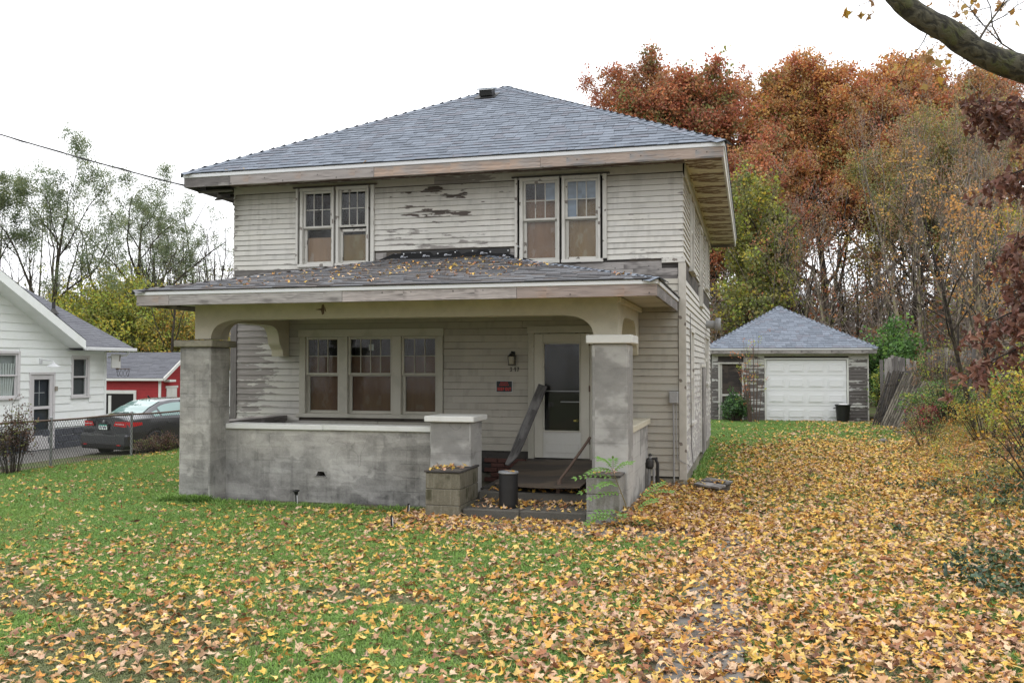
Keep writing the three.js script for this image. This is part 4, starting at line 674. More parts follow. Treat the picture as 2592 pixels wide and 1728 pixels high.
// ---------- garage ----------
{
  const gx = 2.86, gz = -18.6, g0 = gy(gx, gz);
  const g = thing('garage', [gx, g0, gz], 'small detached garage with a hipped shingle roof and white panelled door', 'garage', null, THREE.MathUtils.degToRad(5), true);
  const XL = -3.2, XR = 2.03, H = 2.36, D = -5.4, door = [-1.34, 1.34, -0.3, 2.12], opn = [-2.92, -2.18, -0.3, 1.98];
  const w = sub('wall', g), core = new G().off();
  holed(XL, XR, -0.2, H, [door, opn], (a, b, c, d) => core.box(a, c, -0.12, b, d, -0.02)); core.box(XL, -0.2, D, XL + 0.1, H, -0.13); core.box(XR - 0.1, -0.2, D, XR, H, -0.13); core.box(XL + 0.11, -0.2, D, XR - 0.11, H, D + 0.1); core.build('sheathing', M.darkwood, w);
  const TGar = tex(512, 1024, (u, v) => { const x = u * 5.4, y = v * 2.6; return peel(x + 40, y, [0.56, 0.56, 0.54], [0.13, 0.118, 0.112], 0.42 + 0.3 * sst(2.2, 1.7, y) + 0.1 * sst(1, 0.2, y), 0.113, 0, 2); });
  for (const k of ['map', 'bumpMap']) TGar[k].repeat.set(1 / 5.4, 1 / 2.6), TGar[k].offset.set(3.3 / 5.4, 0);
  const mg = mat(TGar, { bump: 0.002 });
  for (let y = 0.02, k = 0; y < 2.25; y += 0.113, k++) for (const [a, b] of [[XL, -2.99], [-2.11, -1.41], [1.41, XR]]) { const q = new G(), t = rr(0, 0.006), s = rr(-0.006, 0.006); q.hexa([[a, y + s, 0.008 + t], [b, y - s, 0.008 + t], [b, y - s, -0.019], [a, y + s, -0.019], [a, y + 0.118, -0.010], [b, y + 0.118, -0.010], [b, y + 0.118, -0.019], [a, y + 0.118, -0.019]]); q.build('clapboard', mg, w); }
  const v = (x0, x1, y0, y1, z, n, m, p = g) => { const q = new G(); q.swap = true; q.off().cbox(x0, y0, -0.06, x1, y1, z, 0.005); q.build(n, m, p); };
  v(-1.405, -1.342, -0.02, 2.12, 0.03, 'casing', M.white); v(1.342, 1.405, -0.02, 2.12, 0.03, 'casing', M.white); C(-1.42, 2.121, -0.06, 1.42, 2.185, 0.032, 0.005).build('casing', M.white, g);
  v(-2.985, -2.925, -0.02, 1.98, 0.03, 'casing', M.trim); v(-2.175, -2.115, -0.02, 1.98, 0.03, 'casing', M.trim); C(-3.0, 1.981, -0.06, -2.1, 2.04, 0.032, 0.005).build('casing', M.trim, g);
  v(XR - 0.005, XR + 0.035, -0.02, H, 0.03, 'corner_board', M.trim); C(XL, 2.255, -0.019, XR - 0.006, 2.36, 0.014, 0.004).build('frieze_board', M.trim, g);
  // sectional door: four rows of raised panels
  const d = sub('garage_door', g), md = mat(null, { color: [0.80, 0.81, 0.82], rough: 0.5 });
  for (let r = 0; r < 4; r++) {
    const y0 = 0.0 + r * 0.527, y1 = y0 + 0.522;
    C(-1.335, y0, -0.055, 1.335, y1, -0.02, 0.008).build('door_section', md, d);
    for (let c = 0; c < 4; c++) { const x0 = -1.335 + 0.06 + c * 0.6625, x1 = x0 + 0.545; C(x0, y0 + 0.11, -0.022, x1, y1 - 0.11, -0.011, 0.010).build('door_panel', md, d); C(x0 + 0.05, y0 + 0.16, 0.002, x1 - 0.05, y1 - 0.16, -0.003, 0.007).build('door_panel', md, d); }
  }
  // side door: dark old screen door in the opening
  const s = sub('side_door', g); v(-2.92, -2.85, -0.1, 1.978, -0.03, 'door_stile', M.trim, s); v(-2.25, -2.18, -0.1, 1.978, -0.03, 'door_stile', M.darkwood, s); C(-2.849, 0.85, -0.06, -2.251, 0.92, -0.032, 0.004).build('door_rail', M.trim, s); C(-2.849, 0.0, -0.07, -2.251, 1.97, -0.062, 0.002).build('door_screen', mat(TWoodDark, { color: [0.75, 0.7, 0.7] }), s);
  B(XL, -0.1, D, XR, 0.0, -0.13).build('garage_floor', M.conc, g);
  const e = sub('eaves', g); C(-3.48, 2.33, 0.245, 2.29, 2.46, 0.275, 0.004).build('fascia_board', M.gray, e); C(-3.5, 2.461, 0.24, 2.31, 2.525, 0.292, 0.006).build('drip_edge', M.metalwhite, e);
  const ef = new G().off(); ef.cbox(2.26, 2.33, -5.6, 2.29, 2.52, 0.244, 0.004); ef.cbox(-3.48, 2.33, -5.6, -3.45, 2.52, 0.244, 0.004); ef.box(-3.44, 2.37, -5.6, 2.25, 2.385, 0.24); ef.build('soffit', M.trim, e);
  const r = sub('roof', g); hipRoof(r, -3.51, 2.33, 0.30, -5.75, 2.528, 0.555, SH.blue, 0, 61);
  // bin
  const T = x => { const a = THREE.MathUtils.degToRad(5); return [gx + x[0] * Math.cos(a) + x[2] * Math.sin(a), g0 + x[1], gz - x[0] * Math.sin(a) + x[2] * Math.cos(a)]; };
  const bp = T([1.13, 0, 0.42]), b = thing('trash_bin', [bp[0], gy(bp[0], bp[2]), bp[2]], 'black plastic trash bin standing before the white garage door', 'trash bin', null, 0.2, true);
  const bs = new G(); bs.lathe([[0, 0.01], [0.19, 0.01], [0.2, 0.03], [0.225, 0.36], [0.232, 0.37], [0.23, 0.38], [0.245, 0.56], [0.262, 0.562], [0.266, 0.6], [0.25, 0.605], [0.235, 0.56], [0.22, 0.4], [0, 0.39]], [0, 0, 0], 24); bs.tube([[-0.26, 0.5, 0.06], [-0.3, 0.47, 0.06], [-0.3, 0.47, -0.06], [-0.26, 0.5, -0.06]], 0.012, 6); bs.build('tub', M.black, b);
  const bag = new G(); bag.lathe([[0, 0.60], [0.1, 0.63], [0.17, 0.6], [0.225, 0.57]], [0.02, 0, 0], 9); bag.build('bag', M.metalwhite, b);
  const hs = thing('garden_hose', [3.6, 0.2, -18.2], 'thin pale hose lying on the grass before the garage bin', 'hose'); const hp = []; for (let k = 0; k <= 12; k++) { const x = 2.6 + k * 0.24, z = -18.3 + 0.05 * Math.sin(k) + 0.02 * k; hp.push([x, gy(x, z) + 0.03 + 0.02 * Math.sin(k * 1.3), z]); } new G().tube(hp, 0.016, 6).build('tube', mat(null, { color: [0.35, 0.3, 0.2] }), hs);
}
// ---------- leaning fence panels and stockade fence by the garage ----------
{
  const f = thing('stockade_fence', [6.2, gy(6, -17.3), -17.3], 'tall weathered stockade fence behind the leaning panels beside the garage', 'fence');
  const r = rng(12);
  for (let k = 0; k < 26; k++) { const x = 5.15 + k * 0.115, z = -17.2 - 0.25 * Math.sin(k * 0.13), h = 2.15 + 0.12 * Math.sin(k * 0.5) + r() * 0.08, y = gy(x, z) - 0.05; if (k > 9 && k < 13) continue; const g = new G(); g.swap = true; g.off(r); g.bar([x, y, z + r() * 0.02], [x + (r() - 0.5) * 0.05, y + h, z - 0.05], 0.105, 0.02, [0, 0, 1]); g.build('picket', M.gray, f); }
  { const g = new G().off(); g.bar([5.1, gy(6, -17) + 0.5, -17.33], [8.0, gy(7, -17) + 0.5, -17.33], 0.05, 0.08); g.bar([5.1, gy(6, -17) + 1.6, -17.36], [8.0, gy(7, -17) + 1.6, -17.36], 0.05, 0.08); g.build('rail', M.gray, f); }
  const panel = (label, A, Bq, wv, n, m, seed) => {   // A, B: middle of bottom and of top; wv: half width vector
    const p = thing('fence_panel', A, label, 'fence panel'), r = rng(seed), a = V(...A), b = V(...Bq), W = V(...wv), N = W.clone().cross(b.clone().sub(a)).normalize();
    for (let k = 0; k < n; k++) { const t = (k + 0.5) / n * 2 - 1, o = W.clone().multiplyScalar(t), l = 1 + (r() - 0.5) * 0.05, g = new G(); g.swap = true; g.off(r); const e = a.clone().add(o), u = a.clone().lerp(b, l).add(o); g.bar(e.toArray(), u.toArray(), W.length() * 2 / n * (0.5 + 0.14 * r()), 0.02, N.toArray()); g.build('picket', m, p); }
    const g = new G().off(r); for (const t of [0.2, 0.75]) { const c = a.clone().lerp(b, t).addScaledVector(N, -0.03); g.bar(c.clone().addScaledVector(W, -0.98).toArray(), c.clone().addScaledVector(W, 0.98).toArray(), 0.04, 0.07); } g.build('rail', M.darkwood, p);
  };
  const pm = mat(TWoodGray, { bump: 0.004, color: [0.8, 0.77, 0.66] });
  panel('leaning grey fence panel with narrow pickets, at the front of the leaning stack', [5.65, gy(5.6, -16) - 0.02, -16.05], [6.55, gy(5.6, -16) + 1.42, -16.75], [0.36, 0.02, -0.1], 9, pm, 3);
  panel('leaning picket fence panel in the middle of the leaning stack by the garage', [5.2, gy(5, -16.3) - 0.02, -16.3], [6.05, gy(5, -16.3) + 1.68, -16.95], [0.32, 0.02, -0.1], 8, pm, 4);
  panel('dark leaning fence panel next to the garage corner, rear of the leaning stack', [5.0, gy(5, -16.6) - 0.02, -16.75], [5.55, gy(5, -16.6) + 1.75, -17.1], [0.28, 0.02, -0.12], 7, M.darkwood, 5);
  const st = thing('field_stone', [4.35, gy(4.35, -11), -11], 'pale round stone lying at the edge of the grass before the leaning panels', 'stone'); const sg = new THREE.IcosahedronGeometry(0.1, 2), sp = sg.attributes.position; for (let i = 0; i < sp.count; i++) { const k = 0.8 + 0.4 * fbm(sp.getX(i) * 8 + 9, sp.getZ(i) * 8 + sp.getY(i) * 5 + 9, 3); sp.setXYZ(i, sp.getX(i) * k * 1.2, sp.getY(i) * k * 0.7, sp.getZ(i) * k); } sg.computeVertexNormals(); sg.translate(4.35, gy(4.35, -11) + 0.06, -11); new G().add(sg).build('stone', mat(TConc, { color: [1.5, 1.45, 1.4] }), st);
}
// ---------- neighbour's white house ----------
{
  const X = -18, y0 = -0.3;
  const h = thing('white_house', [X - 3, y0, -4], 'white sided neighbour house with grey roof behind the parked car', 'house');
  const zF = -9.07, zN = 6, peakZ = 0.2, pk = 2.575 + 0.546 * (peakZ + 7.44), holes = [[-5.62, -4.3, 1.2, 2.36], [-6.9, -6.1, -0.28, 1.79], [-8.28, -7.68, 1.16, 2.27]];
  const w = sub('wall', h), core = new G().off();
  holed(zF, zN, -0.3, 2.5, holes, (a, b, c, d) => core.box(X - 0.15, c, a, X - 0.02, d, b)); core.poly([[X - 0.02, 2.5, 6], [X - 0.02, 2.5, -7.3], [X - 0.02, pk, peakZ]]); core.box(X - 9, -0.3, zF, X - 0.16, 2.5, zF + 0.15); core.box(X - 9, -0.3, 5.85, X - 0.16, 2.5, 6); core.box(X - 9.15, -0.3, zF, X - 9, 2.5, 6); core.build('sheathing', M.neigh, w);
  for (let y = 0.30, k = 0; y < pk - 0.2; y += 0.222, k++) {
    const yt = y + 0.224, zr = y < 2.45 ? zF : -7.44 + (y - 2.575) / 0.546; let segs = [[zr, y < 2.45 ? zN : 2 * peakZ - zr]];
    for (const c of holes.filter(c => c[2] - 0.05 < y + 0.2 && c[3] + 0.03 > y + 0.02)) segs = segs.flatMap(([a, b]) => c[1] <= a || c[0] >= b ? [[a, b]] : [[a, c[0] - 0.07], [c[1] + 0.07, b]].filter(q => q[1] - q[0] > 0.02));
    for (const [a, b] of segs) { const g = new G().off(); g.hexa([[X - 0.019, y, b], [X + 0.02, y, b], [X + 0.02, y, a], [X - 0.019, y, a], ...(e => [[X - 0.019, yt, b - e], [X - 0.006, yt, b - e], [X - 0.006, yt, a + e], [X - 0.019, yt, a + e]])(y < 2.45 ? 0 : 0.224 / 0.546)]); g.build('siding_board', M.neigh, w); }
  }
  C(X - 9.2, -0.7, zF + 0.03, X - 0.025, 0.27, zN, 0.01).build('foundation', mat(TConc, { color: [1.0, 1.08, 1.3], bump: 0.02 }), h);
  const fb = new G(); for (let r = 0; r < 3; r++) for (let z = zF + 0.1 + (r % 2) * 0.2; z < -5; z += 0.41) fb.off().cbox(X - 0.03, -0.32 + r * 0.195, z, X - 0.004 + rr(0, 0.02), -0.135 + r * 0.195, z + 0.395, 0.012); fb.build('foundation_blocks', mat(TConc, { color: [0.85, 0.95, 1.2], bump: 0.03 }), h).userData.kind = 'stuff';
  const wm = mat(null, { color: [0.62, 0.60, 0.60], rough: 0.5 }), dkm = mat(null, { color: [0.10, 0.10, 0.105], rough: 0.7 });
  const win = (a, b, c, d, name, curtain) => {
    const q = sub(name, h), fr = new G(); fr.cbox(X - 0.03, c, a - 0.075, X + 0.03, d, a, 0.004); fr.cbox(X - 0.03, c, b, X + 0.03, d, b + 0.075, 0.004); fr.cbox(X - 0.03, d, a - 0.075, X + 0.035, d + 0.07, b + 0.075, 0.004); if (name === 'window') fr.cbox(X - 0.03, c - 0.06, a - 0.09, X + 0.06, c, b + 0.09, 0.004); fr.build('casing', wm, q);
    if (name === 'window') { const ym = (c + d) / 2; const sg = new G(); for (const [p, r, x] of [[c, ym + 0.02, -0.05], [ym - 0.02, d, -0.02]]) { sg.cbox(X + x - 0.015, p, a, X + x + 0.015, r, a + 0.05, 0.003); sg.cbox(X + x - 0.015, p, b - 0.05, X + x + 0.015, r, b, 0.003); sg.cbox(X + x - 0.0145, p, a + 0.05, X + x + 0.0145, p + 0.045, b - 0.05, 0.003); sg.cbox(X + x - 0.0145, r - 0.045, a + 0.05, X + x + 0.0145, r, b - 0.05, 0.003); new G().poly([[X + x, p, b - 0.05], [X + x, p, a + 0.05], [X + x, r, a + 0.05], [X + x, r, b - 0.05]]).build('pane', M.glass, q); } sg.build('sash', wm, q);
      new G().box(X - 0.14, c, a, X - 0.12, d, b).build('blind', curtain ? mat(null, { color: [0.36, 0.36, 0.35] }) : dkm, q); if (curtain) { const cg = new G(); for (let k = 0; k < 8; k++) cg.tube([[X - 0.09, c, lerp(a, b, 0.1 + k * 0.05)], [X - 0.09, c + 0.9, lerp(a, b, 0.02 + k * 0.07)]], 0.03, 6); cg.build('curtain', M.white, q); } }
    return q;
  };
  win(-5.62, -4.3, 1.2, 2.36, 'window', true); win(-8.28, -7.68, 1.16, 2.27, 'window', false);
  { const q = win(-6.9, -6.1, -0.28, 1.79, 'side_door'); const g = new G(); g.cbox(X - 0.04, -0.28, -6.895, X + 0.01, 1.785, -6.79, 0.004); g.cbox(X - 0.04, -0.28, -6.21, X + 0.01, 1.785, -6.105, 0.004); g.cbox(X - 0.04, 1.66, -6.789, X + 0.008, 1.785, -6.211, 0.004); g.cbox(X - 0.04, 0.84, -6.789, X + 0.008, 0.92, -6.211, 0.004); g.cbox(X - 0.04, -0.28, -6.789, X + 0.008, 0.12, -6.211, 0.004); g.build('storm_frame', wm, q);
    for (const [a, b] of [[0.12, 0.84], [0.92, 1.66]]) new G().poly([[X - 0.02, a, -6.211], [X - 0.02, a, -6.789], [X - 0.02, b, -6.789], [X - 0.02, b, -6.211]]).build('pane', M.glass, q);
    const ig = new G(); ig.box(X - 0.14, -0.28, -6.9, X - 0.1, 1.79, -6.1); ig.build('inner_door', mat(null, { color: [0.05, 0.055, 0.07] }), q); const mg = new G(); mg.cbox(X - 0.099, 0.95, -6.515, X - 0.09, 1.63, -6.495, 0.002); mg.cbox(X - 0.099, 1.28, -6.7, X - 0.089, 1.3, -6.3, 0.002); mg.build('muntin', wm, q); }
  // wall lamp and door bell box
  const lp = new G(); lp.tube([[X + 0.01, 2.18, -6.42], [X + 0.12, 2.2, -6.42], [X + 0.42, 2.17, -6.42], [X + 0.44, 2.12, -6.42]], 0.015, 8); lp.cbox(X, 2.1, -6.47, X + 0.04, 2.24, -6.37, 0.006); lp.lathe([[0.03, 2.15], [0.06, 2.12], [0.10, 2.10], [0.20, 2.04], [0.205, 2.035], [0.0, 2.09]], [X + 0.44, -0.03, -6.42], 18); lp.build('wall_lamp', M.metalwhite, h);
  C(X + 0.005, 1.33, -7.03, X + 0.07, 1.46, -6.94, 0.006).build('bell_box', mat(null, { color: [0.3, 0.27, 0.22] }), h);
  // corner board and downspout
  const cb = new G(); cb.cbox(X - 0.1, -0.0, zF - 0.02, X + 0.028, 2.46, zF + 0.07, 0.01); cb.build('downspout', M.neigh, h);
  // roofs
  const xe = -17.4, ye = 2.575, sl = 0.476, len = 6 / Math.cos(Math.atan(sl)), c = 1 / Math.hypot(1, sl), s = sl * c, rf = sub('roof', h);
  roofPlane(rf, { o: [xe, ye + 0.02, 7], a: [0, 0, -1], s: [-c, s, 0], n: [s, c, 0], L: t => 14.47 - 0.872 * t * c, R: () => 16.55, len, expo: 0.14, pal: SH.slate, seed: 71, wmin: 0.25, wmax: 0.5, thick: 0.007 });
  const bk = new G().off(); bk.poly([[xe - 12, ye - 0.3, 7], [xe - 6, ye + 6 * sl, 7], [xe - 6, ye + 6 * sl, -9.55], [xe - 12, ye - 0.3, -9.55]]); bk.poly([[xe - 0.4, ye - 0.02, -9.5], [xe - 11.5, ye - 0.02, -9.5], [xe - 6, ye + 6 * sl - 0.05, -9.5]]); bk.build('rear_slope', M.neighroof, rf);
  // cross gable rake over the driveway
  const rk = (z, y) => [xe, y, z], t0 = 0.13;
  const gA = [-7.47, 2.50], gB = [peakZ, 2.50 + 0.546 * (peakZ + 7.47)], gC = [peakZ + 7.67, 2.50], band = (a, b) => { const g = new G().off(); const P = [[xe - 0.03, a[1], a[0]], [xe + 0.015, a[1], a[0]], [xe + 0.015, b[1], b[0]], [xe - 0.03, b[1], b[0]]]; const up = 0.26; g.hexa([P[1], P[2], P[3], P[0], ...[P[1], P[2], P[3], P[0]].map(p => [p[0], p[1] + up, p[2]])]); return g; };
  band(gA, gB).build('rake_board', M.neigh, rf); band(gB, gC).build('rake_board', M.neigh, rf);
  const us = new G().off(); us.poly([[xe - 0.03, gA[1] + 0.05, gA[0]], [X, gA[1] + 0.05, gA[0]], [X, gB[1] + 0.05, gB[0]], [xe - 0.03, gB[1] + 0.05, gB[0]]]); us.poly([[xe - 0.03, gC[1] + 0.05, gC[0]], [X, gC[1] + 0.05, gC[0]], [X, gB[1] + 0.05, gB[0]], [xe - 0.03, gB[1] + 0.05, gB[0]]]);
  us.poly([[xe - 0.03, 2.47, -9.5], [X, 2.47, -9.5], [X, 2.47, -7.4], [xe - 0.03, 2.47, -7.4]]); us.build('soffit', M.neigh, rf);
  const gt = new G().off(); gt.poly([[xe + 0.02, gA[1] + 0.27, gA[0] - 0.02], [xe - 7, gA[1] + 0.27, gA[0] - 0.02], [xe - 7, gB[1] + 0.27, gB[0]], [xe + 0.02, gB[1] + 0.27, gB[0]]]); gt.poly([[xe + 0.02, gC[1] + 0.27, gC[0]], [xe - 7, gC[1] + 0.27, gC[0]], [xe - 7, gB[1] + 0.27, gB[0]], [xe + 0.02, gB[1] + 0.27, gB[0]]]); gt.build('gable_slope', M.neighroof, rf);
  const gu = new G().off(); gu.cbox(xe - 0.02, 2.48, -9.62, xe + 0.10, 2.575, -7.44, 0.012); gu.cbox(xe - 0.06, 2.50, -9.55, xe - 0.022, 2.6, -7.45, 0.004); gu.tube([[xe + 0.03, 2.48, -9.35], [xe - 0.05, 2.36, -9.3], [X + 0.06, 2.3, zF - 0.05]], 0.035, 8); gu.build('gutter', M.metalwhite, rf);
  const vp = new G(); vp.tube([[-19.5, 3.5, -8.6], [-19.5, 3.98, -8.6]], 0.05, 10); vp.lathe([[0.16, 3.62], [0.07, 3.75], [0.055, 3.78]], [-19.5, 0, -8.6], 10); vp.build('vent_pipe', M.metaldark, rf);
  // hoop
  const k = thing('basketball_hoop', [-17.55, 1.9, -9.0], 'small worn basketball hoop hung from the white house corner', 'basketball hoop');
  C(-17.62, 1.97, -9.22, -17.58, 2.40, -8.82, 0.005).build('backboard', paintW(), k);
  const rg = new THREE.TorusGeometry(0.19, 0.012, 6, 20); rg.rotateX(Math.PI / 2); rg.translate(-17.34, 1.95, -9.02); const rim = new G().add(rg); rim.bar([-17.58, 1.95, -9.02], [-17.5, 1.95, -9.02], 0.06, 0.05); rim.build('rim', M.rust, k);
  const nt = new G(); for (let i = 0; i < 10; i++) { const a = i / 10 * 6.283; nt.tube([[-17.34 + 0.19 * Math.cos(a), 1.94, -9.02 + 0.19 * Math.sin(a)], [-17.34 + 0.17 * Math.cos(a + 0.3), 1.8, -9.02 + 0.17 * Math.sin(a + 0.3)], [-17.34 + 0.15 * Math.cos(a), 1.72, -9.02 + 0.15 * Math.sin(a)]], 0.006, 4, false); } nt.build('chain_net', M.metaldark, k);
}
function paintW() { return mat(paintTex([0.6, 0.6, 0.58], 0.3), {}); }
// ---------- red barn-like shed, white shed ----------
{
  const red = mat(tex(512, 512, (u, v) => { const l = 1 - 0.45 * (1 - sst(0, 0.12, (v * 8) % 1)), f = 0.85 + 0.3 * fbm(u * 9, v * 9, 4, 9); return [0.33 * l * f, 0.022 * l * f, 0.026 * l * f, 0.5]; }, 1, 0.8), { rough: 0.7 });
  const b = thing('red_shed', [-25.75, -0.3, -21.6], 'red shed with white trim and grey shingle roof behind the car', 'shed', null, THREE.MathUtils.degToRad(8), true);
  // own axes: front eave along x, right gable at x = 0.6
  const g = new G().off(); g.box(-6, 0, -4.4, 0.6, 1.78, 0); g.poly([[0.6, 1.78, 0], [0.6, 1.78, -4.4], [0.6, 2.9, -2.2]]); g.build('wall', red, b);
  const roofR = sub('roof', b); roofPlane(roofR, { o: [-6.2, 1.80, 0.3], a: [1, 0, 0], s: [0, 0.447, -0.894], n: [0, 0.894, 0.447], L: () => 0, R: () => 7.1, len: 2.72, expo: 0.14, pal: SH.slate, seed: 81, wmin: 0.3, wmax: 0.6 });
  new G().off().poly([[0.9, 1.8, -4.7], [-6.2, 1.8, -4.7], [-6.2, 3.02, -2.13], [0.9, 3.02, -2.13]]).build('rear_slope', M.neighroof, roofR);
  const t = new G().off(); t.bar([0.92, 1.74, 0.3], [0.92, 2.96, -2.13], 0.04, 0.16); t.bar([0.92, 1.74, -4.7], [0.92, 2.96, -2.13], 0.04, 0.16); t.cbox(-6.2, 1.68, 0.26, 0.9, 1.79, 0.3, 0.005); t.build('trim', M.white, roofR);
  C(0.52, 0, -0.03, 0.63, 1.7, 0.03, 0.005).build('corner_board', M.white, b);
  const w = sub('window', b); const fr = new G().off(); fr.cbox(-3.4, 1.08, -0.02, -0.55, 1.24, 0.05, 0.005); fr.cbox(-0.67, 0, -0.02, -0.55, 1.079, 0.05, 0.005); fr.cbox(-1.9, 0, -0.02, -1.76, 1.0, 0.04, 0.005); fr.build('casing', M.white, w); B(-3.3, 0.1, 0.004, -0.67, 1.08, 0.02).build('pane', M.dark, w);
  const d = sub('door', b); C(0.605, 0, -1.5, 0.65, 1.32, -0.55, 0.005).build('door_leaf', M.white, d); C(0.605, 1.325, -1.6, 0.66, 1.43, -0.45, 0.005).build('casing', M.white, d); C(0.61, 1.62, -0.9, 0.9, 1.72, -0.3, 0.005).build('door_hood', M.white, d);
  const s = thing('white_shed', [-21.3, -0.3, -23], 'white sided shed seen in the gap beside the left porch pillar', 'shed', null, 0.1, true);
  for (let k = 0; k < 10; k++) { const q = new G().off(); q.box(-1.6, k * 0.2, -2, 2.4, k * 0.2 + 0.195, 0.0 - 0.006 * (k % 2)); q.build('siding_board', M.neigh, s); }
  const sr = new G().off(); sr.cbox(-1.8, 2.0, -2.2, 2.6, 2.12, 0.25, 0.01); sr.build('roof', M.metalwhite, s); const dd = new G(); dd.lathe([[0, 0], [0.2, 0.02], [0.25, 0.06]], [0.05, 1.05, 0.1], 14, 'z'); dd.build('meter_dome', M.metalwhite, s);
}
// ---------- chain-link fence, driveway ----------
{
  const dv = new G(); const xs = [-12.6, -13.4, -14.5, -16, -17.9], zs = []; for (let z = 9; z > -14; z -= 1) zs.push(z);
  for (let i = 0; i + 1 < xs.length; i++) for (let j = 0; j + 1 < zs.length; j++) { const q = (x, z) => [x + (x === -12.6 ? 0.12 * Math.sin(z * 1.7) : 0), gy(x, z) + 0.012, z]; dv.poly([q(xs[i + 1], zs[j]), q(xs[i], zs[j]), q(xs[i], zs[j + 1]), q(xs[i + 1], zs[j + 1])]); }
  tag(dv.build('driveway', M.asph), null, null, null, 'structure');
  const f = thing('chain_link_fence', [-12.33, 0, -3], 'low rusty chain-link fence between the lawn and the driveway', 'fence'), X = -12.34, top = z => gy(X, z) + 0.96;
  const zp = [3.6, 1.6, -0.45, -2.87, -5.4, -8, -10.6, -13];
  for (const z of zp) { const g = new G().tube([[X, gy(X, z) - 0.2, z], [X, top(z) + 0.03, z]], 0.026, 8); g.lathe([[0.03, 0], [0.028, 0.02], [0, 0.035]], [X, top(z) + 0.03, z], 8); g.build('post', M.galv, f); }
  const rl = []; for (let z = 3.6; z >= -13; z -= 0.6) rl.push([X, top(z) - 0.012 + 0.012 * Math.sin(z * 2), z]); new G().tube(rl, 0.02, 8).build('top_rail', M.rust, f);
  const m = new G(), st = 0.07; for (let z = 3.6; z > -13; z -= st) for (const sg of [1, -1]) { const z2 = z - sg * 0.92 * 0.62; if (z2 > 3.6 || z2 < -13) continue; m.bar([X + 0.022 + sg * 0.002, gy(X, z) + 0.03, z], [X + 0.022 + sg * 0.002, top(z2) - 0.02, z2], 0.0042, 0.0042, [1, 0, 0]); } tag(m.build('wire_mesh', M.metaldark, f), null, null, null, 'stuff');
}
// ---------- power line ----------
{ const w = thing('power_line', [-8.4, 5.1, 0.6], 'dark overhead service wire running from the left to the roof corner', 'power line'), p = []; for (let k = 0; k <= 24; k++) { const t = k / 24 * 2.4, q = (a, b) => a + (b - a) * t; p.push([q(-8.36, -11.67), q(5.13, 6.07) - 0.10 * t * (1 - t), q(0.5, 1.6)]); } const g = new G().tube(p, 0.012, 6), p2 = p.map((v, i) => [v[0], v[1] + 0.016 * Math.sin(i * 1.9), v[2] + 0.016 * Math.cos(i * 1.9)]); g.tube(p2, 0.007, 5); g.build('wire', M.black, w); }

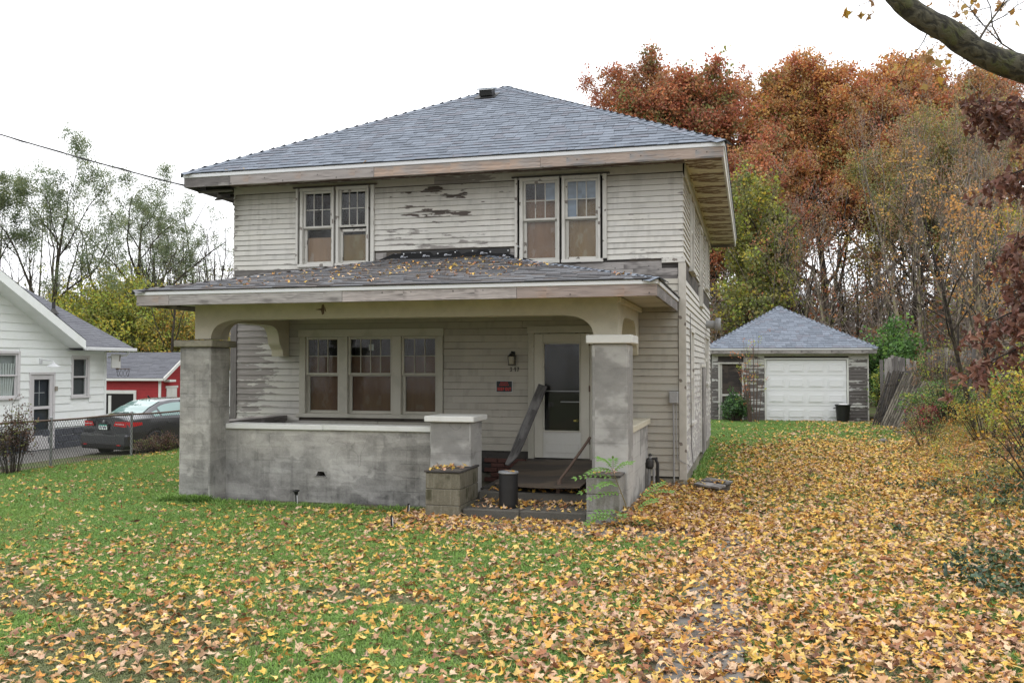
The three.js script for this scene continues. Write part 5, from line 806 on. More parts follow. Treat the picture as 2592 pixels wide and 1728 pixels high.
// ---------- parked car ----------
{
  const car = thing('parked_car', [-15.15, gy(-15, -7), -5.5], 'dark grey sedan parked on the driveway with its red tail lights towards us', 'car', null, -0.2, true);
  const K = [[0.02, 0.97, 0.60, 0.92, 0.72, 0.80], [0.10, 1.04, 0.66, 0.955, 0.80, 0.875], [0.5, 1.075, 0.68, 0.98, 0.84, 0.905], [0.68, 1.11, 0.65, 0.985, 0.85, 0.91], [1.0, 1.28, 0.60, 0.985, 0.855, 0.912], [1.35, 1.415, 0.565, 0.98, 0.86, 0.915], [1.7, 1.465, 0.57, 0.97, 0.865, 0.915], [2.3, 1.47, 0.58, 0.96, 0.865, 0.915], [2.75, 1.42, 0.575, 0.95, 0.865, 0.915], [3.1, 1.24, 0.60, 0.94, 0.863, 0.913], [3.45, 1.03, 0.66, 0.93, 0.86, 0.91], [4.0, 0.93, 0.66, 0.88, 0.84, 0.9], [4.38, 0.80, 0.6, 0.75, 0.76, 0.83], [4.5, 0.66, 0.5, 0.62, 0.64, 0.72]];
  const key = s => { let i = 0; while (i < K.length - 2 && K[i + 1][0] < s) i++; const t = clamp((s - K[i][0]) / (K[i + 1][0] - K[i][0])), e = t * t * (3 - 2 * t) * 0.4 + t * 0.6; return K[i].map((v, k) => lerp(v, K[i + 1][k], e)); };
  const sec = s => { const [, top, wt, belt, wb, wm] = key(s); return [[0, top], [wt * 0.6, top - 0.008], [wt * 0.9, top - 0.03], [wt, top - 0.055], [lerp(wt, wb, 0.5) + 0.015, lerp(top - 0.055, belt, 0.5)], [wb, belt], [wb + 0.03, belt - 0.03], [wm, 0.72], [wm, 0.5], [wm - 0.02, 0.34], [wm - 0.07, 0.24], [0, 0.22]]; };
  const pt = (s, k, sgn = 1) => { const q = sec(s)[k]; return [q[0] * sgn, q[1], -s]; };
  const body = new THREE.BufferGeometry(), P = [], I = [], S = []; for (let i = 0; i <= 44; i++) S.push(0.02 + 4.48 * i / 44);
  const ring = s => { const a = sec(s); return [...a, ...a.slice(1, -1).reverse().map(q => [-q[0], q[1]])]; }, n = ring(1).length;
  for (const s of S) for (const q of ring(s)) P.push(q[0], q[1], -s);
  for (let i = 0; i + 1 < S.length; i++) for (let k = 0; k < n; k++) { const a = i * n + k, b = i * n + (k + 1) % n, c = a + n, d = b + n; I.push(a, b, c, b, d, c); }
  for (const [row, f] of [[0, false], [S.length - 1, true]]) { const z = -S[row] + (f ? -0.04 : 0.04), c = P.length / 3; P.push(0, 0.62, z); for (let k = 0; k < n; k++) { const a = row * n + k, b = row * n + (k + 1) % n; f ? I.push(c, a, b) : I.push(c, b, a); } }
  body.setAttribute('position', new THREE.Float32BufferAttribute(P, 3)); body.setIndex(I); body.computeVertexNormals();
  const paint = new THREE.MeshPhysicalMaterial({ roughness: 0.35, metalness: 0.5, clearcoat: 1, clearcoatRoughness: 0.08, side: THREE.DoubleSide }); paint.color.setRGB(0.036, 0.038, 0.044);
  const b = put(body, 'body', paint, car);
  const bump = new G(); bump.cbox(-0.86, 0.24, -0.3, 0.86, 0.60, 0.075, 0.06); bump.build('bumper', paint, car); const lo = new G(); lo.cbox(-0.78, 0.2, -0.25, 0.78, 0.36, 0.085, 0.03); lo.build('bumper_skirt', M.black, car);
  const glass = new THREE.MeshPhysicalMaterial({ roughness: 0.05, clearcoat: 1, side: THREE.DoubleSide }); glass.color.setRGB(0.17, 0.29, 0.275);  // pale teal puts the sky reflection into the opaque glass colour
  const rg = new G(), m = 8; for (let i = 0; i < m; i++) { const f = t => lerp(0.6, 1.36, t), w = s => key(s)[2] * 0.88, q = (s, x) => [x, key(s)[1] - 0.03 * (Math.abs(x) / key(s)[2]) ** 2 + 0.008, -s + 0.008]; const s0 = f(i / m), s1 = f((i + 1) / m); for (let k = 0; k < 6; k++) { const x0 = lerp(-1, 1, k / 6), x1 = lerp(-1, 1, (k + 1) / 6); rg.poly([q(s0, x0 * w(s0)), q(s0, x1 * w(s0)), q(s1, x1 * w(s1)), q(s1, x0 * w(s1))]); } } rg.build('rear_window', glass, car);
  const side = (s0, s1, sgn, a0, a1) => { const g = new G(), N = 6; for (let i = 0; i < N; i++) { const q = (s, t) => { const a = pt(s, 5, sgn), c = pt(s, 3, sgn); return [lerp(a[0], c[0], t) + sgn * (0.008 + 0.015 * Math.sin(t * 3.14)), lerp(a[1], c[1], t) + 0.004, -s]; }; const A = lerp(s0, s1, i / N), Bs = lerp(s0, s1, (i + 1) / N); for (const [t0, t1] of [[a0, 0.5], [0.5, a1]]) { const pl = [q(A, t0), q(Bs, t0), q(Bs, t1), q(A, t1)]; g.poly(sgn > 0 ? pl : pl.reverse()); } } return g; };
  for (const sg of [1, -1]) { side(1.12, 1.92, sg, 0.1, 0.86).build('side_window', glass, car); side(2.0, 3.02, sg, 0.1, 0.84).build('side_window', glass, car); side(0.86, 1.05, sg, 0.12, 0.7).build('side_window', glass, car); side(1.925, 1.995, sg, 0.05, 0.95).build('window_pillar', M.black, car); }
  const red = mat(null, { color: [0.5, 0.012, 0.015], rough: 0.15 });
  for (const sg of [1, -1]) { const g = new G(), pl = p => g.poly(sg > 0 ? p : p.slice().reverse()); const X = x => x * sg; pl([[X(0.36), 0.80, 0.032], [X(0.74), 0.77, 0.01], [X(0.745), 0.915, -0.005], [X(0.42), 0.905, 0.03]]); pl([[X(0.74), 0.77, 0.01], [X(0.862), 0.775, -0.10], [X(0.848), 0.90, -0.11], [X(0.745), 0.915, -0.005]]); pl([[X(0.862), 0.775, -0.10], [X(0.918), 0.82, -0.40], [X(0.9), 0.885, -0.40], [X(0.848), 0.90, -0.11]]); g.build('tail_light', red, car); const l = new G(); l.poly(sg > 0 ? [[X(0.42), 0.84, 0.036], [X(0.72), 0.835, 0.018], [X(0.72), 0.848, 0.017], [X(0.42), 0.853, 0.035]] : [[X(0.42), 0.84, 0.036], [X(0.72), 0.835, 0.018], [X(0.72), 0.848, 0.017], [X(0.42), 0.853, 0.035]].reverse()); l.build('light_strip', M.metalwhite, car); new G().cbox(sg * 0.62 - 0.07, 0.30, 0.08, sg * 0.62 + 0.07, 0.325, 0.092, 0.003).build('reflector', red, car); }
  const cv = document.createElement('canvas'); cv.width = 128; cv.height = 64; const c = cv.getContext('2d'); c.fillStyle = '#dfe8e4'; c.fillRect(0, 0, 128, 64); c.fillStyle = '#2f9a86'; c.fillRect(0, 0, 128, 14); c.fillStyle = '#335'; for (const x of [10, 26, 42, 66, 82, 98]) c.fillRect(x, 22, 10, 28); const pt2 = new THREE.CanvasTexture(cv); pt2.colorSpace = THREE.SRGBColorSpace;
  new G().poly([[-0.155, 0.70, 0.055], [0.155, 0.70, 0.055], [0.155, 0.83, 0.050], [-0.155, 0.83, 0.050]], [[0, 0], [1, 0], [1, 1], [0, 1]]).build('licence_plate', new THREE.MeshStandardMaterial({ map: pt2, roughness: 0.5 }), car); C(-0.19, 0.68, -0.06, 0.19, 0.85, 0.042, 0.01).build('plate_recess', M.black, car);
  new G().lathe([[0, 0], [0.045, 0.002], [0.035, 0.012], [0, 0.014]], [0, 0.9, 0.03], 14, 'z').build('badge', M.galv, car);
  new G().bar([0, 1.46, -1.45], [0, 1.53, -1.38], 0.02, 0.03).build('antenna', M.black, car);
  for (const s of [0.85, 3.5]) for (const sg of [1, -1]) {
    const w = sub('wheel', car), cxx = sg * 0.9; const arch = new G().lathe([[0, 0], [0.375, 0], [0.375, 0.012], [0, 0.012]], [sg > 0 ? 0.912 : -0.924, 0.34, -s], 28, 'x'); arch.build('wheel_arch', M.dark, car);
    new G().lathe([[0.2, -0.11], [0.30, -0.11], [0.325, -0.08], [0.33, 0], [0.325, 0.03], [0.3, 0.045], [0.21, 0.045]], [cxx, 0.325, -s], 28, 'x').build('tyre', M.black, w);
    const r = new G(); r.lathe([[0, 0.0], [0.05, 0.005], [0.05, 0.0], [0.19, -0.03], [0.2, 0.03], [0.215, 0.046], [0.215, -0.1], [0, -0.09]].map(([a, h]) => [a, h * sg]), [cxx, 0.325, -s], 24, 'x'); r.build('rim', mat(null, { color: [0.35, 0.36, 0.37], metal: 0.7, rough: 0.35 }), w);
    const hs = new G(); for (let k = 0; k < 5; k++) { const a = k / 5 * 6.283 + 0.3; hs.lathe([[0, 0], [0.045, 0], [0.045, 0.004], [0, 0.004]], [cxx + sg * 0.008, 0.325 + 0.125 * Math.sin(a), -s + 0.125 * Math.cos(a)], 8, 'x'); } hs.build('rim_hole', M.black, w);
  }
  for (const [s, sg] of [[1.25, 1], [2.15, 1], [1.25, -1], [2.15, -1]]) C(sg * 0.905 - 0.012, 0.83, -s - 0.1, sg * 0.905 + 0.02, 0.855, -s + 0.02, 0.005).build('door_handle', paint, car);
}

// ---------- vegetation ----------
const leafMat = (rough = 0.85, t = 0.35) => new THREE.MeshPhysicalMaterial({ roughness: rough, transmission: t, thickness: 0, side: THREE.DoubleSide });
const MAPLE_LATER = [], OAK_LATER = [];
const LEAF = leafMat(0.95, 0.35), LITTER = new THREE.MeshStandardMaterial({ roughness: 0.8, side: THREE.DoubleSide }), GRASS = leafMat(0.9, 0.25);
function leafPoly(g, c, dir, nrm, len, wid) {   // folded kite leaf
  const d = dir.clone().normalize(), s = d.clone().cross(nrm).normalize(), n = s.clone().cross(d), P = (a, b, h) => c.clone().addScaledVector(d, a * len).addScaledVector(s, b * wid).addScaledVector(n, h * wid).toArray();
  g.poly([P(0, 0, 0), P(0.45, -0.5, 0.12), P(1, 0, -0.05)]); g.poly([P(0, 0, 0), P(1, 0, -0.05), P(0.45, 0.5, 0.12)]);
}
function rdir(r) { const z = r() * 2 - 1, a = r() * 6.283, q = Math.sqrt(1 - z * z); return V(q * Math.cos(a), z, q * Math.sin(a)); }
function clumpGeo(n, rad, len, wid, seed, droop = 0) { const r = rng(seed), g = new G(); for (let k = 0; k < n; k++) { const c = rdir(r).multiplyScalar(rad * Math.cbrt(r())), d = rdir(r); d.y -= droop; leafPoly(g, c, d, rdir(r), len * (0.7 + 0.6 * r()), wid * (0.7 + 0.6 * r())); } return g.geo(); }
const CL = { oak: clumpGeo(13, 0.42, 0.15, 0.11, 1, 0.3), fine: clumpGeo(12, 0.30, 0.10, 0.055, 2, 0.1), maple: clumpGeo(6, 0.26, 0.13, 0.12, 3, 0.4), twig: null };
{ const r = rng(44), g = new G(); for (let k = 0; k < 7; k++) { const a = rdir(r).multiplyScalar(0.4), d = rdir(r); d.y = Math.abs(d.y) + 0.5; const b = a.clone().addScaledVector(d.normalize(), 0.35 + 0.5 * r()); g.bar(a.toArray(), b.toArray(), 0.008, 0.008); } CL.twig = g.geo(); }
function scatter(name, parent, geo, material, list, kind = 'stuff') {   // list of [pos, scale, quaternion, colour]
  if (!list.length) return null;
  let root = parent; while (root !== scene && root.parent !== scene) root = root.parent; const o = root === scene || LOCAL.get(root) ? V(0, 0, 0) : root.position;
  const m = new THREE.InstancedMesh(geo, material, list.length), M4 = new THREE.Matrix4(), S3 = new THREE.Vector3(), c = new THREE.Color();
  list.forEach(([p, s, q, col], i) => { M4.compose(p.clone().sub(o), q, typeof s === 'number' ? S3.set(s, s, s) : S3.copy(s)); m.setMatrixAt(i, M4); m.setColorAt(i, c.setRGB(...col)); });
  m.castShadow = m.receiveShadow = true; m.name = parent === scene ? numbered(name) : name; parent.add(m); if (kind) m.userData.kind = kind; return m;
}
const Q = new THREE.Quaternion(), E3 = new THREE.Euler();
const rq = r => new THREE.Quaternion().setFromEuler(E3.set(r() * 6.28, r() * 6.28, r() * 6.28));
const shade = (c, r, v = 0.25) => { const k = 1 - v + 2 * v * r(); return c.map(x => x * k); };
// recursive branching; returns points on the outer twigs
function branches(g, r, p, dir, len, rad, o, lvl = 0, tips = []) {
  const n = lvl === 0 ? 8 : lvl === 1 ? 6 : 4, pts = [p.clone()], rs = [rad], d = dir.clone().normalize(), end = lvl === 0 ? o.taper ?? 0.3 : 0.3, last = lvl >= o.levels - 1;
  for (let i = 1; i <= n; i++) { d.addScaledVector(rdir(r), (o.wob ?? 0.22) * (lvl ? 1.15 : o.sway ?? 0.28)); d.y += (o.up ?? 0.1) * (lvl ? 1 : 0.5); d.normalize(); pts.push(pts[i - 1].clone().addScaledVector(d, len / n)); rs.push(lerp(rad, rad * end, i / n)); }
  g.tube(pts, rs, lvl === 0 ? 9 : lvl === 1 ? 6 : lvl === 2 ? 4 : 3, false);
  const at = t => { const f = t * n, i = Math.min(n - 1, Math.floor(f)); return [pts[i].clone().lerp(pts[i + 1], f - i), pts[i + 1].clone().sub(pts[i]).normalize(), lerp(rs[i], rs[i + 1], f - i)]; };
  if (lvl >= o.tipFrom) for (let k = 1; k <= 4; k++) tips.push(at(k / 4)[0]);
  if (last) return tips;
  const K = o.kids[lvl], st = lvl === 0 ? o.start ?? 0.35 : 0.25; let ph = r() * 6.28;
  for (let k = 0; k < K; k++) {
    const t = st + (1 - st) * (k + 0.3 + 0.6 * r()) / K, [q, td, br] = at(Math.min(t, 0.985)); ph += 2.4 + (r() - 0.5);
    const s1 = td.clone().cross(Math.abs(td.y) > 0.9 ? V(1, 0, 0) : V(0, 1, 0)).normalize(), s2 = td.clone().cross(s1), ang = (o.angle ?? 0.8) * (0.75 + 0.5 * r()) * (lvl === 0 ? 1.1 - 0.5 * t : 1);
    const cd = td.clone().multiplyScalar(Math.cos(ang)).addScaledVector(s1, Math.sin(ang) * Math.cos(ph)).addScaledVector(s2, Math.sin(ang) * Math.sin(ph));
    branches(g, r, q, cd, len * (o.ratio?.[lvl] ?? 0.5) * (lvl === 0 ? 1.15 - (o.narrow ?? 0.55) * (t - st) / (1 - st) : 1.1 - 0.5 * t) * (0.8 + 0.4 * r()), br * (0.5 + 0.15 * r()), o, lvl + 1, tips);
  }
  return tips;
}
function tree(name, label, group, x, z, h, o, leaves, bark = M.barkdark) {
  const y = gy(x, z), t = thing(name, [x, y, z], label, 'tree', group), r = rng(o.seed), g = new G();
  let tips = [], top = 0;
  const stems = o.stems || 1, plant = (H, g, r, tips) => {
  for (let k = 0; k < stems; k++) { const a = k / stems * 6.28 + r(), sp = stems > 1 ? 0.22 + 0.16 * r() : 0.04; const d = V(Math.cos(a) * sp + (o.lean?.[0] || 0), 1, Math.sin(a) * sp + (o.lean?.[1] || 0)); branches(g, r, V(x + Math.cos(a) * 0.15 * (stems - 1), y - 0.2, z + Math.sin(a) * 0.15 * (stems - 1)), d, H * (stems > 1 ? 0.75 + 0.3 * r() : 1) * (o.trunk ?? 0.75), (o.rad ?? h * 0.014) * (stems > 1 ? 0.7 : 1), o, 0, tips); } };
  plant(h, new G(), rng(o.seed), tips); for (const p of tips) top = Math.max(top, p.y - y); tips = []; plant(h * h / top, g, r, tips);
  g.build('trunk', bark, t);
  for (const L of leaves || []) {
    const list = [], rr2 = rng(o.seed + 9);
    for (const p of tips) { if (L.keep && !L.keep(p, x, y, z, h)) continue; if (L.geo === CL.oak && rr2() > 0.10 + 0.85 * sst(0.4, 0.72, (p.y - y) / h)) continue; const n = L.per < 1 ? (rr2() < L.per ? 1 : 0) : L.per; const tone = 0.8 + 0.4 * vn(p.x * 0.6 + 50, p.y * 0.6 + p.z * 0.4 + 50);
      for (let k = 0; k < n; k++) { const q = p.clone().addScaledVector(rdir(rr2), L.spread * rr2()); q.y -= (L.droop || 0) * rr2(); list.push([q, (L.size || 1) * (0.7 + 0.6 * rr2()), L.up ? new THREE.Quaternion().setFromEuler(E3.set((rr2() - 0.5) * 0.9, rr2() * 6.28, (rr2() - 0.5) * 0.9)) : rq(rr2), shade(pick(L.pal, rr2), rr2, 0.22).map(v => v * tone)]); } }
    scatter('crown', t, L.geo, LEAF, list);
  }
  return tips;
}
const PAL = { russet: [[0.436, 0.139, 0.059], [0.535, 0.198, 0.079], [0.377, 0.119, 0.070], [0.494, 0.238, 0.089], [0.296, 0.178, 0.079]], orange: [[0.516, 0.260, 0.065], [0.511, 0.209, 0.054], [0.516, 0.313, 0.077], [0.408, 0.260, 0.087]], brown: [[0.281, 0.148, 0.074], [0.330, 0.181, 0.083], [0.231, 0.132, 0.074], [0.314, 0.214, 0.083]], olive: [[0.181, 0.198, 0.058], [0.247, 0.247, 0.066], [0.314, 0.281, 0.066], [0.148, 0.165, 0.058]], lime: [[0.383, 0.422, 0.060], [0.301, 0.383, 0.056], [0.503, 0.483, 0.060], [0.261, 0.343, 0.060], [0.564, 0.443, 0.050]], grey: [[0.149, 0.198, 0.100], [0.178, 0.228, 0.109], [0.128, 0.168, 0.089], [0.217, 0.238, 0.100]], green: [[0.083, 0.198, 0.041], [0.116, 0.247, 0.049], [0.066, 0.148, 0.036], [0.165, 0.297, 0.049]], gold: [[0.594, 0.363, 0.049], [0.544, 0.281, 0.049], [0.495, 0.363, 0.066], [0.363, 0.314, 0.066]], darkred: [[0.15, 0.055, 0.036], [0.18, 0.075, 0.045], [0.11, 0.042, 0.03], [0.24, 0.12, 0.08]] };
const OAK = { levels: 4, kids: [15, 7, 6], ratio: [0.40, 0.52, 0.5], narrow: 0.28, tipFrom: 3, start: 0.3, angle: 0.9, up: 0.1, wob: 0.3, trunk: 0.92, taper: 0.2 };
const oaks = 'autumn oaks of the wood behind the house and garage';
tree('oak_tree', 'tall russet oak rising behind the right slope of the house roof', oaks, -0.5, -39.5, 20.4, { ...OAK, seed: 101, rad: 0.34 }, [{ geo: CL.oak, per: 3, spread: 0.6, droop: 0.3, pal: [...PAL.russet, ...PAL.russet, PAL.olive[0], PAL.olive[1], PAL.brown[1]], size: 1.15 }]);
tree('oak_tree', 'orange gold oak, brightest crown of the wood, above the garage', oaks, 5.0, -40.5, 20.2, { ...OAK, seed: 102, rad: 0.3 }, [{ geo: CL.oak, per: 3, spread: 0.6, droop: 0.3, pal: [...PAL.orange, ...PAL.orange, ...PAL.russet, PAL.olive[2]], size: 1.05 }]);
tree('oak_tree', 'brownish orange oak behind the bare grey stems right of the garage', oaks, 11.6, -44, 20.4, { ...OAK, seed: 103 }, [{ geo: CL.oak, per: 3, spread: 0.6, droop: 0.3, pal: [...PAL.russet, ...PAL.orange, PAL.olive[1]], size: 1.05 }]);
tree('oak_tree', 'thin russet oak standing farthest left, just above the roof hip', oaks, -7.8, -42.5, 19.6, { ...OAK, kids: [12, 6, 5], seed: 104, rad: 0.2, ratio: [0.27, 0.5, 0.5] }, [{ geo: CL.oak, per: 2, spread: 0.6, pal: PAL.russet, size: 0.85 }]);
tree('oak_tree', 'second thin russet oak between the roof hip and the tall russet oak', oaks, -5.8, -43, 20.2, { ...OAK, kids: [12, 6, 5], seed: 105, rad: 0.22, ratio: [0.28, 0.5, 0.5] }, [{ geo: CL.oak, per: 3, spread: 0.6, pal: [...PAL.russet, PAL.brown[0]], size: 0.95 }]);
tree('oak_tree', 'reddish oak in the middle gap between the russet and the orange oak', oaks, 2.1, -43.5, 20.4, { ...OAK, seed: 106, rad: 0.28 }, [{ geo: CL.oak, per: 3, spread: 0.6, droop: 0.3, pal: [...PAL.russet, ...PAL.orange], size: 1.0 }]);
tree('oak_tree', 'olive gold tree low between the orange oak and the bare stems', oaks, 8.6, -34.5, 14.6, { ...OAK, seed: 107 }, [{ geo: CL.oak, per: 2, spread: 0.7, pal: [...PAL.olive, PAL.gold[3], PAL.orange[3], PAL.brown[0]], size: 0.7 }]);
tree('oak_tree', 'brown leaved tree at the far right edge behind the dark red branches', oaks, 16.0, -46, 20.4, { ...OAK, seed: 108 }, [{ geo: CL.oak, per: 3, spread: 0.7, pal: [...PAL.brown, ...PAL.russet], size: 1 }]);
const BARE_ = { levels: 5, kids: [9, 5, 4, 3], ratio: [0.5, 0.52, 0.5, 0.5], tipFrom: 3, start: 0.22, angle: 0.5, up: 0.2, wob: 0.16, trunk: 0.95, taper: 0.12 };
tree('oak_tree', 'russet oak filling the gap behind the house eave, low among the tall oaks', oaks, 1.6, -36, 13.5, { ...OAK, seed: 109, rad: 0.24 }, [{ geo: CL.oak, per: 2, spread: 0.8, pal: [...PAL.russet, PAL.brown[1], PAL.olive[2]], size: 0.95 }]);
tree('oak_tree', 'rusty oak between the orange gold oak and the brownish orange one', oaks, 8.0, -44, 20.2, { ...OAK, seed: 110, rad: 0.28 }, [{ geo: CL.oak, per: 3, spread: 0.6, droop: 0.3, pal: [...PAL.orange, ...PAL.russet], size: 1.0 }]);
tree('oak_tree', 'broad russet oak just right of the two thin ones above the roof hip', oaks, -3.1, -42, 20.2, { ...OAK, seed: 112, rad: 0.26 }, [{ geo: CL.oak, per: 3, spread: 0.6, droop: 0.3, pal: [...PAL.russet, PAL.brown[1]], size: 1.0 }]);
tree('oak_tree', 'rust coloured oak closing the notch between the tall russet and the orange gold oak', oaks, 1.2, -41, 18.6, { ...OAK, seed: 113, rad: 0.24 }, [{ geo: CL.oak, per: 4, spread: 0.6, droop: 0.3, pal: [...PAL.russet, ...PAL.orange, PAL.brown[1]], size: 1.0 }]);
const bares = 'leafless grey trees between the garage and the oaks';
const few = (pal, per) => [{ geo: CL.twig, per: 0.006, spread: 0.3, pal: [[0.30, 0.25, 0.22], [0.34, 0.28, 0.25], [0.25, 0.21, 0.18]], size: 0.75, up: true }, { geo: CL.maple, per, spread: 0.3, pal, size: 0.55 }];
tree('bare_tree', 'bare grey tree with several upright stems, tallest of the leafless ones', bares, 8.0, -24, 16.2, { ...BARE_, seed: 201, stems: 4, rad: 0.15, angle: 0.38 }, few(PAL.brown, 0.05), M.barkgray);
tree('bare_tree', 'bare grey brown tree with fine twigs directly behind the garage roof', bares, 5.2, -26.5, 11.0, { ...BARE_, seed: 202, stems: 2, rad: 0.15, angle: 0.7 }, few(PAL.brown, 0.05), M.barkgray);
tree('bare_tree', 'twiggy bare tree behind and right of the tallest leafless tree', bares, 11.2, -28, 17.0, { ...BARE_, seed: 203, stems: 4, rad: 0.14, angle: 0.38 }, few(PAL.brown, 0.06), M.barkgray);
tree('bare_tree', 'bare brown tree with a few dead leaves next to the house eave', bares, 2.6, -29.5, 12.0, { ...BARE_, seed: 204, stems: 2, rad: 0.14, angle: 0.75, up: 0.1 }, few(PAL.russet, 0.07), M.barkgray);
tree('bare_tree', 'pale bare sapling with whip-like stems in front of the twiggy bare tree', bares, 9.4, -20.5, 10.8, { ...BARE_, kids: [8, 5, 5, 3], seed: 205, stems: 3, rad: 0.08 }, few(PAL.brown, 0.05), M.barkgray);
tree('bare_tree', 'bare spreading thicket tree at the right edge of the leafless trees', bares, 13.6, -24, 11.5, { ...BARE_, seed: 206, stems: 3, rad: 0.12, angle: 0.7 }, few(PAL.brown, 0.05), M.barkgray);
tree('maple_tree', 'yellow green maple with a dark trunk in the gap between house and garage', null, 0.9, -31.5, 11, { ...OAK, kids: [13, 6, 4], start: 0.15, seed: 301, rad: 0.26 }, [{ geo: CL.maple, per: 3, spread: 0.6, pal: [...PAL.lime, ...PAL.olive, ...PAL.olive], size: 1.1 }]);
tree('maple_tree', 'yellow tree glowing low behind the dark red branches at the right edge', null, 12.6, -29, 8.6, { ...OAK, start: 0.2, seed: 302, rad: 0.16 }, [{ geo: CL.maple, per: 2, spread: 0.7, pal: [...PAL.lime, PAL.gold[2]], size: 1 }]);
tree('small_tree', 'slender leaning young tree with a few orange leaves right of the fence panels', null, 6.5, -10.6, 7.4, { levels: 4, kids: [13, 6, 4], ratio: [0.36, 0.5, 0.5], tipFrom: 2, start: 0.3, angle: 0.75, up: 0.08, wob: 0.2, trunk: 0.9, taper: 0.15, seed: 303, rad: 0.07, lean: [-0.2, -0.06] }, [{ geo: CL.maple, per: 1, spread: 0.2, pal: [PAL.orange[0], PAL.orange[2], PAL.brown[1]], size: 0.45, keep: p => h2(p.x * 40 | 0, p.y * 40 | 0) < 0.09 }]);
tree('small_tree', 'grey trunked small tree behind the dark red oak leaves, beside the slender leaning one', null, 6.4, -9.6, 6.2, { levels: 5, kids: [9, 6, 4, 3], ratio: [0.42, 0.5, 0.5, 0.5], tipFrom: 3, start: 0.32, angle: 0.85, up: 0.08, wob: 0.24, trunk: 0.9, seed: 304, rad: 0.085 }, few([PAL.orange[0], PAL.brown[1]], 0.04), M.barkgray);
tree('small_tree', 'orange flecked sapling in front of the bare twigs above the stockade fence', null, 7.3, -13.5, 7.0, { levels: 4, kids: [14, 6, 5], ratio: [0.34, 0.5, 0.5], tipFrom: 2, start: 0.25, angle: 0.55, up: 0.16, wob: 0.18, trunk: 0.95, seed: 305, rad: 0.06 }, [{ geo: CL.maple, per: 1, spread: 0.25, pal: [PAL.orange[0], PAL.orange[2], PAL.gold[0]], size: 0.5, keep: (p, x, y, z) => p.y > 1.8 && h2(p.x * 30 | 0, p.z * 30 | 0) < 0.07 }]);
// shrubs
function shrub(name, label, group, x, z, w, h, n, pal, o = {}) {
  const y = gy(x, z), t = thing(name, [x, y, z], label, 'shrub', group), r = rng(o.seed || 1), g = new G(), list = [];
  for (let k = 0; k < n; k++) {
    const a = r() * 6.28, q = Math.sqrt(r()) * w, tx = x + Math.cos(a) * q, tz = z + Math.sin(a) * q * (o.flat || 1), hh = h * (1 - 0.45 * (q / w) ** 2) * (0.7 + 0.4 * r()), s = [x + Math.cos(a) * q * 0.35, gy(x, z), z + Math.sin(a) * q * 0.35 * (o.flat || 1)], m = [lerp(s[0], tx, 0.5), y + hh * 0.6, lerp(s[2], tz, 0.5)];
    g.tube([s, m, [tx, y + hh, tz]], [o.stem || 0.012, (o.stem || 0.012) * 0.7, 0.003], 4, false);
    for (let j = 0; j < (o.side || 3); j++) { const f = 0.35 + 0.6 * r(), b = f < 0.5 ? V(...s).lerp(V(...m), f * 2) : V(...m).lerp(V(tx, y + hh, tz), f * 2 - 1), e = b.clone().add(rdir(r).multiplyScalar(h * 0.16)); e.y += h * 0.05; g.tube([b, e], [0.005, 0.002], 3, false); for (let i = 0; i < (o.per ?? 2); i++) list.push([b.clone().lerp(e, 0.3 + 0.7 * r()).addScaledVector(rdir(r), 0.06), (o.size || 0.6) * (0.6 + 0.7 * r()), rq(r), shade(pick(pal, r), r, 0.3)]); }
    for (let i = 0; i < (o.per ?? 2); i++) list.push([V(tx, y + hh * (0.8 + 0.2 * r()), tz).addScaledVector(rdir(r), 0.08), (o.size || 0.6) * (0.6 + 0.7 * r()), rq(r), shade(pick(pal, r), r, 0.3)]);
  }
  g.build('stems', o.bark || M.barkdark, t).userData.kind = 'stuff'; scatter('foliage', t, o.geo || CL.maple, LEAF, list);
}
shrub('shrub', 'round bright green shrub over the right corner of the garage roof', null, 6.0, -20.9, 1.0, 3.5, 60, PAL.green, { seed: 1, per: 4, size: 0.9, side: 4 });
shrub('shrub', 'dark green shrub growing before the garage side door', null, 0.45, -17.8, 0.5, 1.0, 34, [PAL.green[0], PAL.green[2], [0.03, 0.07, 0.03]], { seed: 2, per: 3, size: 0.6 });
shrub('weed_shrub', 'tall reddish bare weed stems before the garage wall', null, 1.1, -17.4, 0.6, 3.0, 16, [PAL.lime[0], PAL.russet[1]], { seed: 3, per: 0.4, size: 0.4, bark: M.rust, stem: 0.014 });
shrub('shrub', 'yellow green leafy shrub at the right edge behind the leaf covered bank', null, 6.0, -1.4, 1.2, 2.2, 64, [...PAL.lime, ...PAL.lime, ...PAL.gold, PAL.green[1]], { seed: 4, per: 2, size: 0.42, stem: 0.008, bark: M.barkdark });
shrub('shrub', 'orange and green thicket under the dark red oak leaves', null, 6.9, -6, 1.5, 1.9, 90, [...PAL.lime, ...PAL.orange, PAL.green[0]], { seed: 5, per: 2, size: 0.45 });
shrub('shrub', 'pink leaved low shrub beside the trunk of the small trees', null, 5.6, -12.4, 0.6, 0.9, 24, [[0.36, 0.06, 0.07], [0.30, 0.10, 0.08], PAL.olive[0], PAL.olive[2]], { seed: 6, per: 2, size: 0.38 });
shrub('shrub', 'low green and brown undergrowth at the foot of the leaning fence panels', null, 6.6, -14.4, 1.4, 1.3, 80, [...PAL.green, ...PAL.olive, PAL.lime[0]], { seed: 7, per: 2, size: 0.45 });
shrub('shrub', 'vine tangle hanging over the top of the stockade fence', null, 6.9, -16.9, 1.2, 2.7, 80, [PAL.brown[1], PAL.brown[0], PAL.lime[0], PAL.olive[1]], { seed: 8, per: 1, size: 0.4, flat: 0.4, bark: M.barkgray });
shrub('shrub', 'brown twiggy shrub on the bank nearest to the camera at the right edge', null, 5.0, 1.0, 0.9, 1.5, 40, [...PAL.brown, PAL.lime[0], PAL.gold[0]], { seed: 9, per: 1, size: 0.35 });
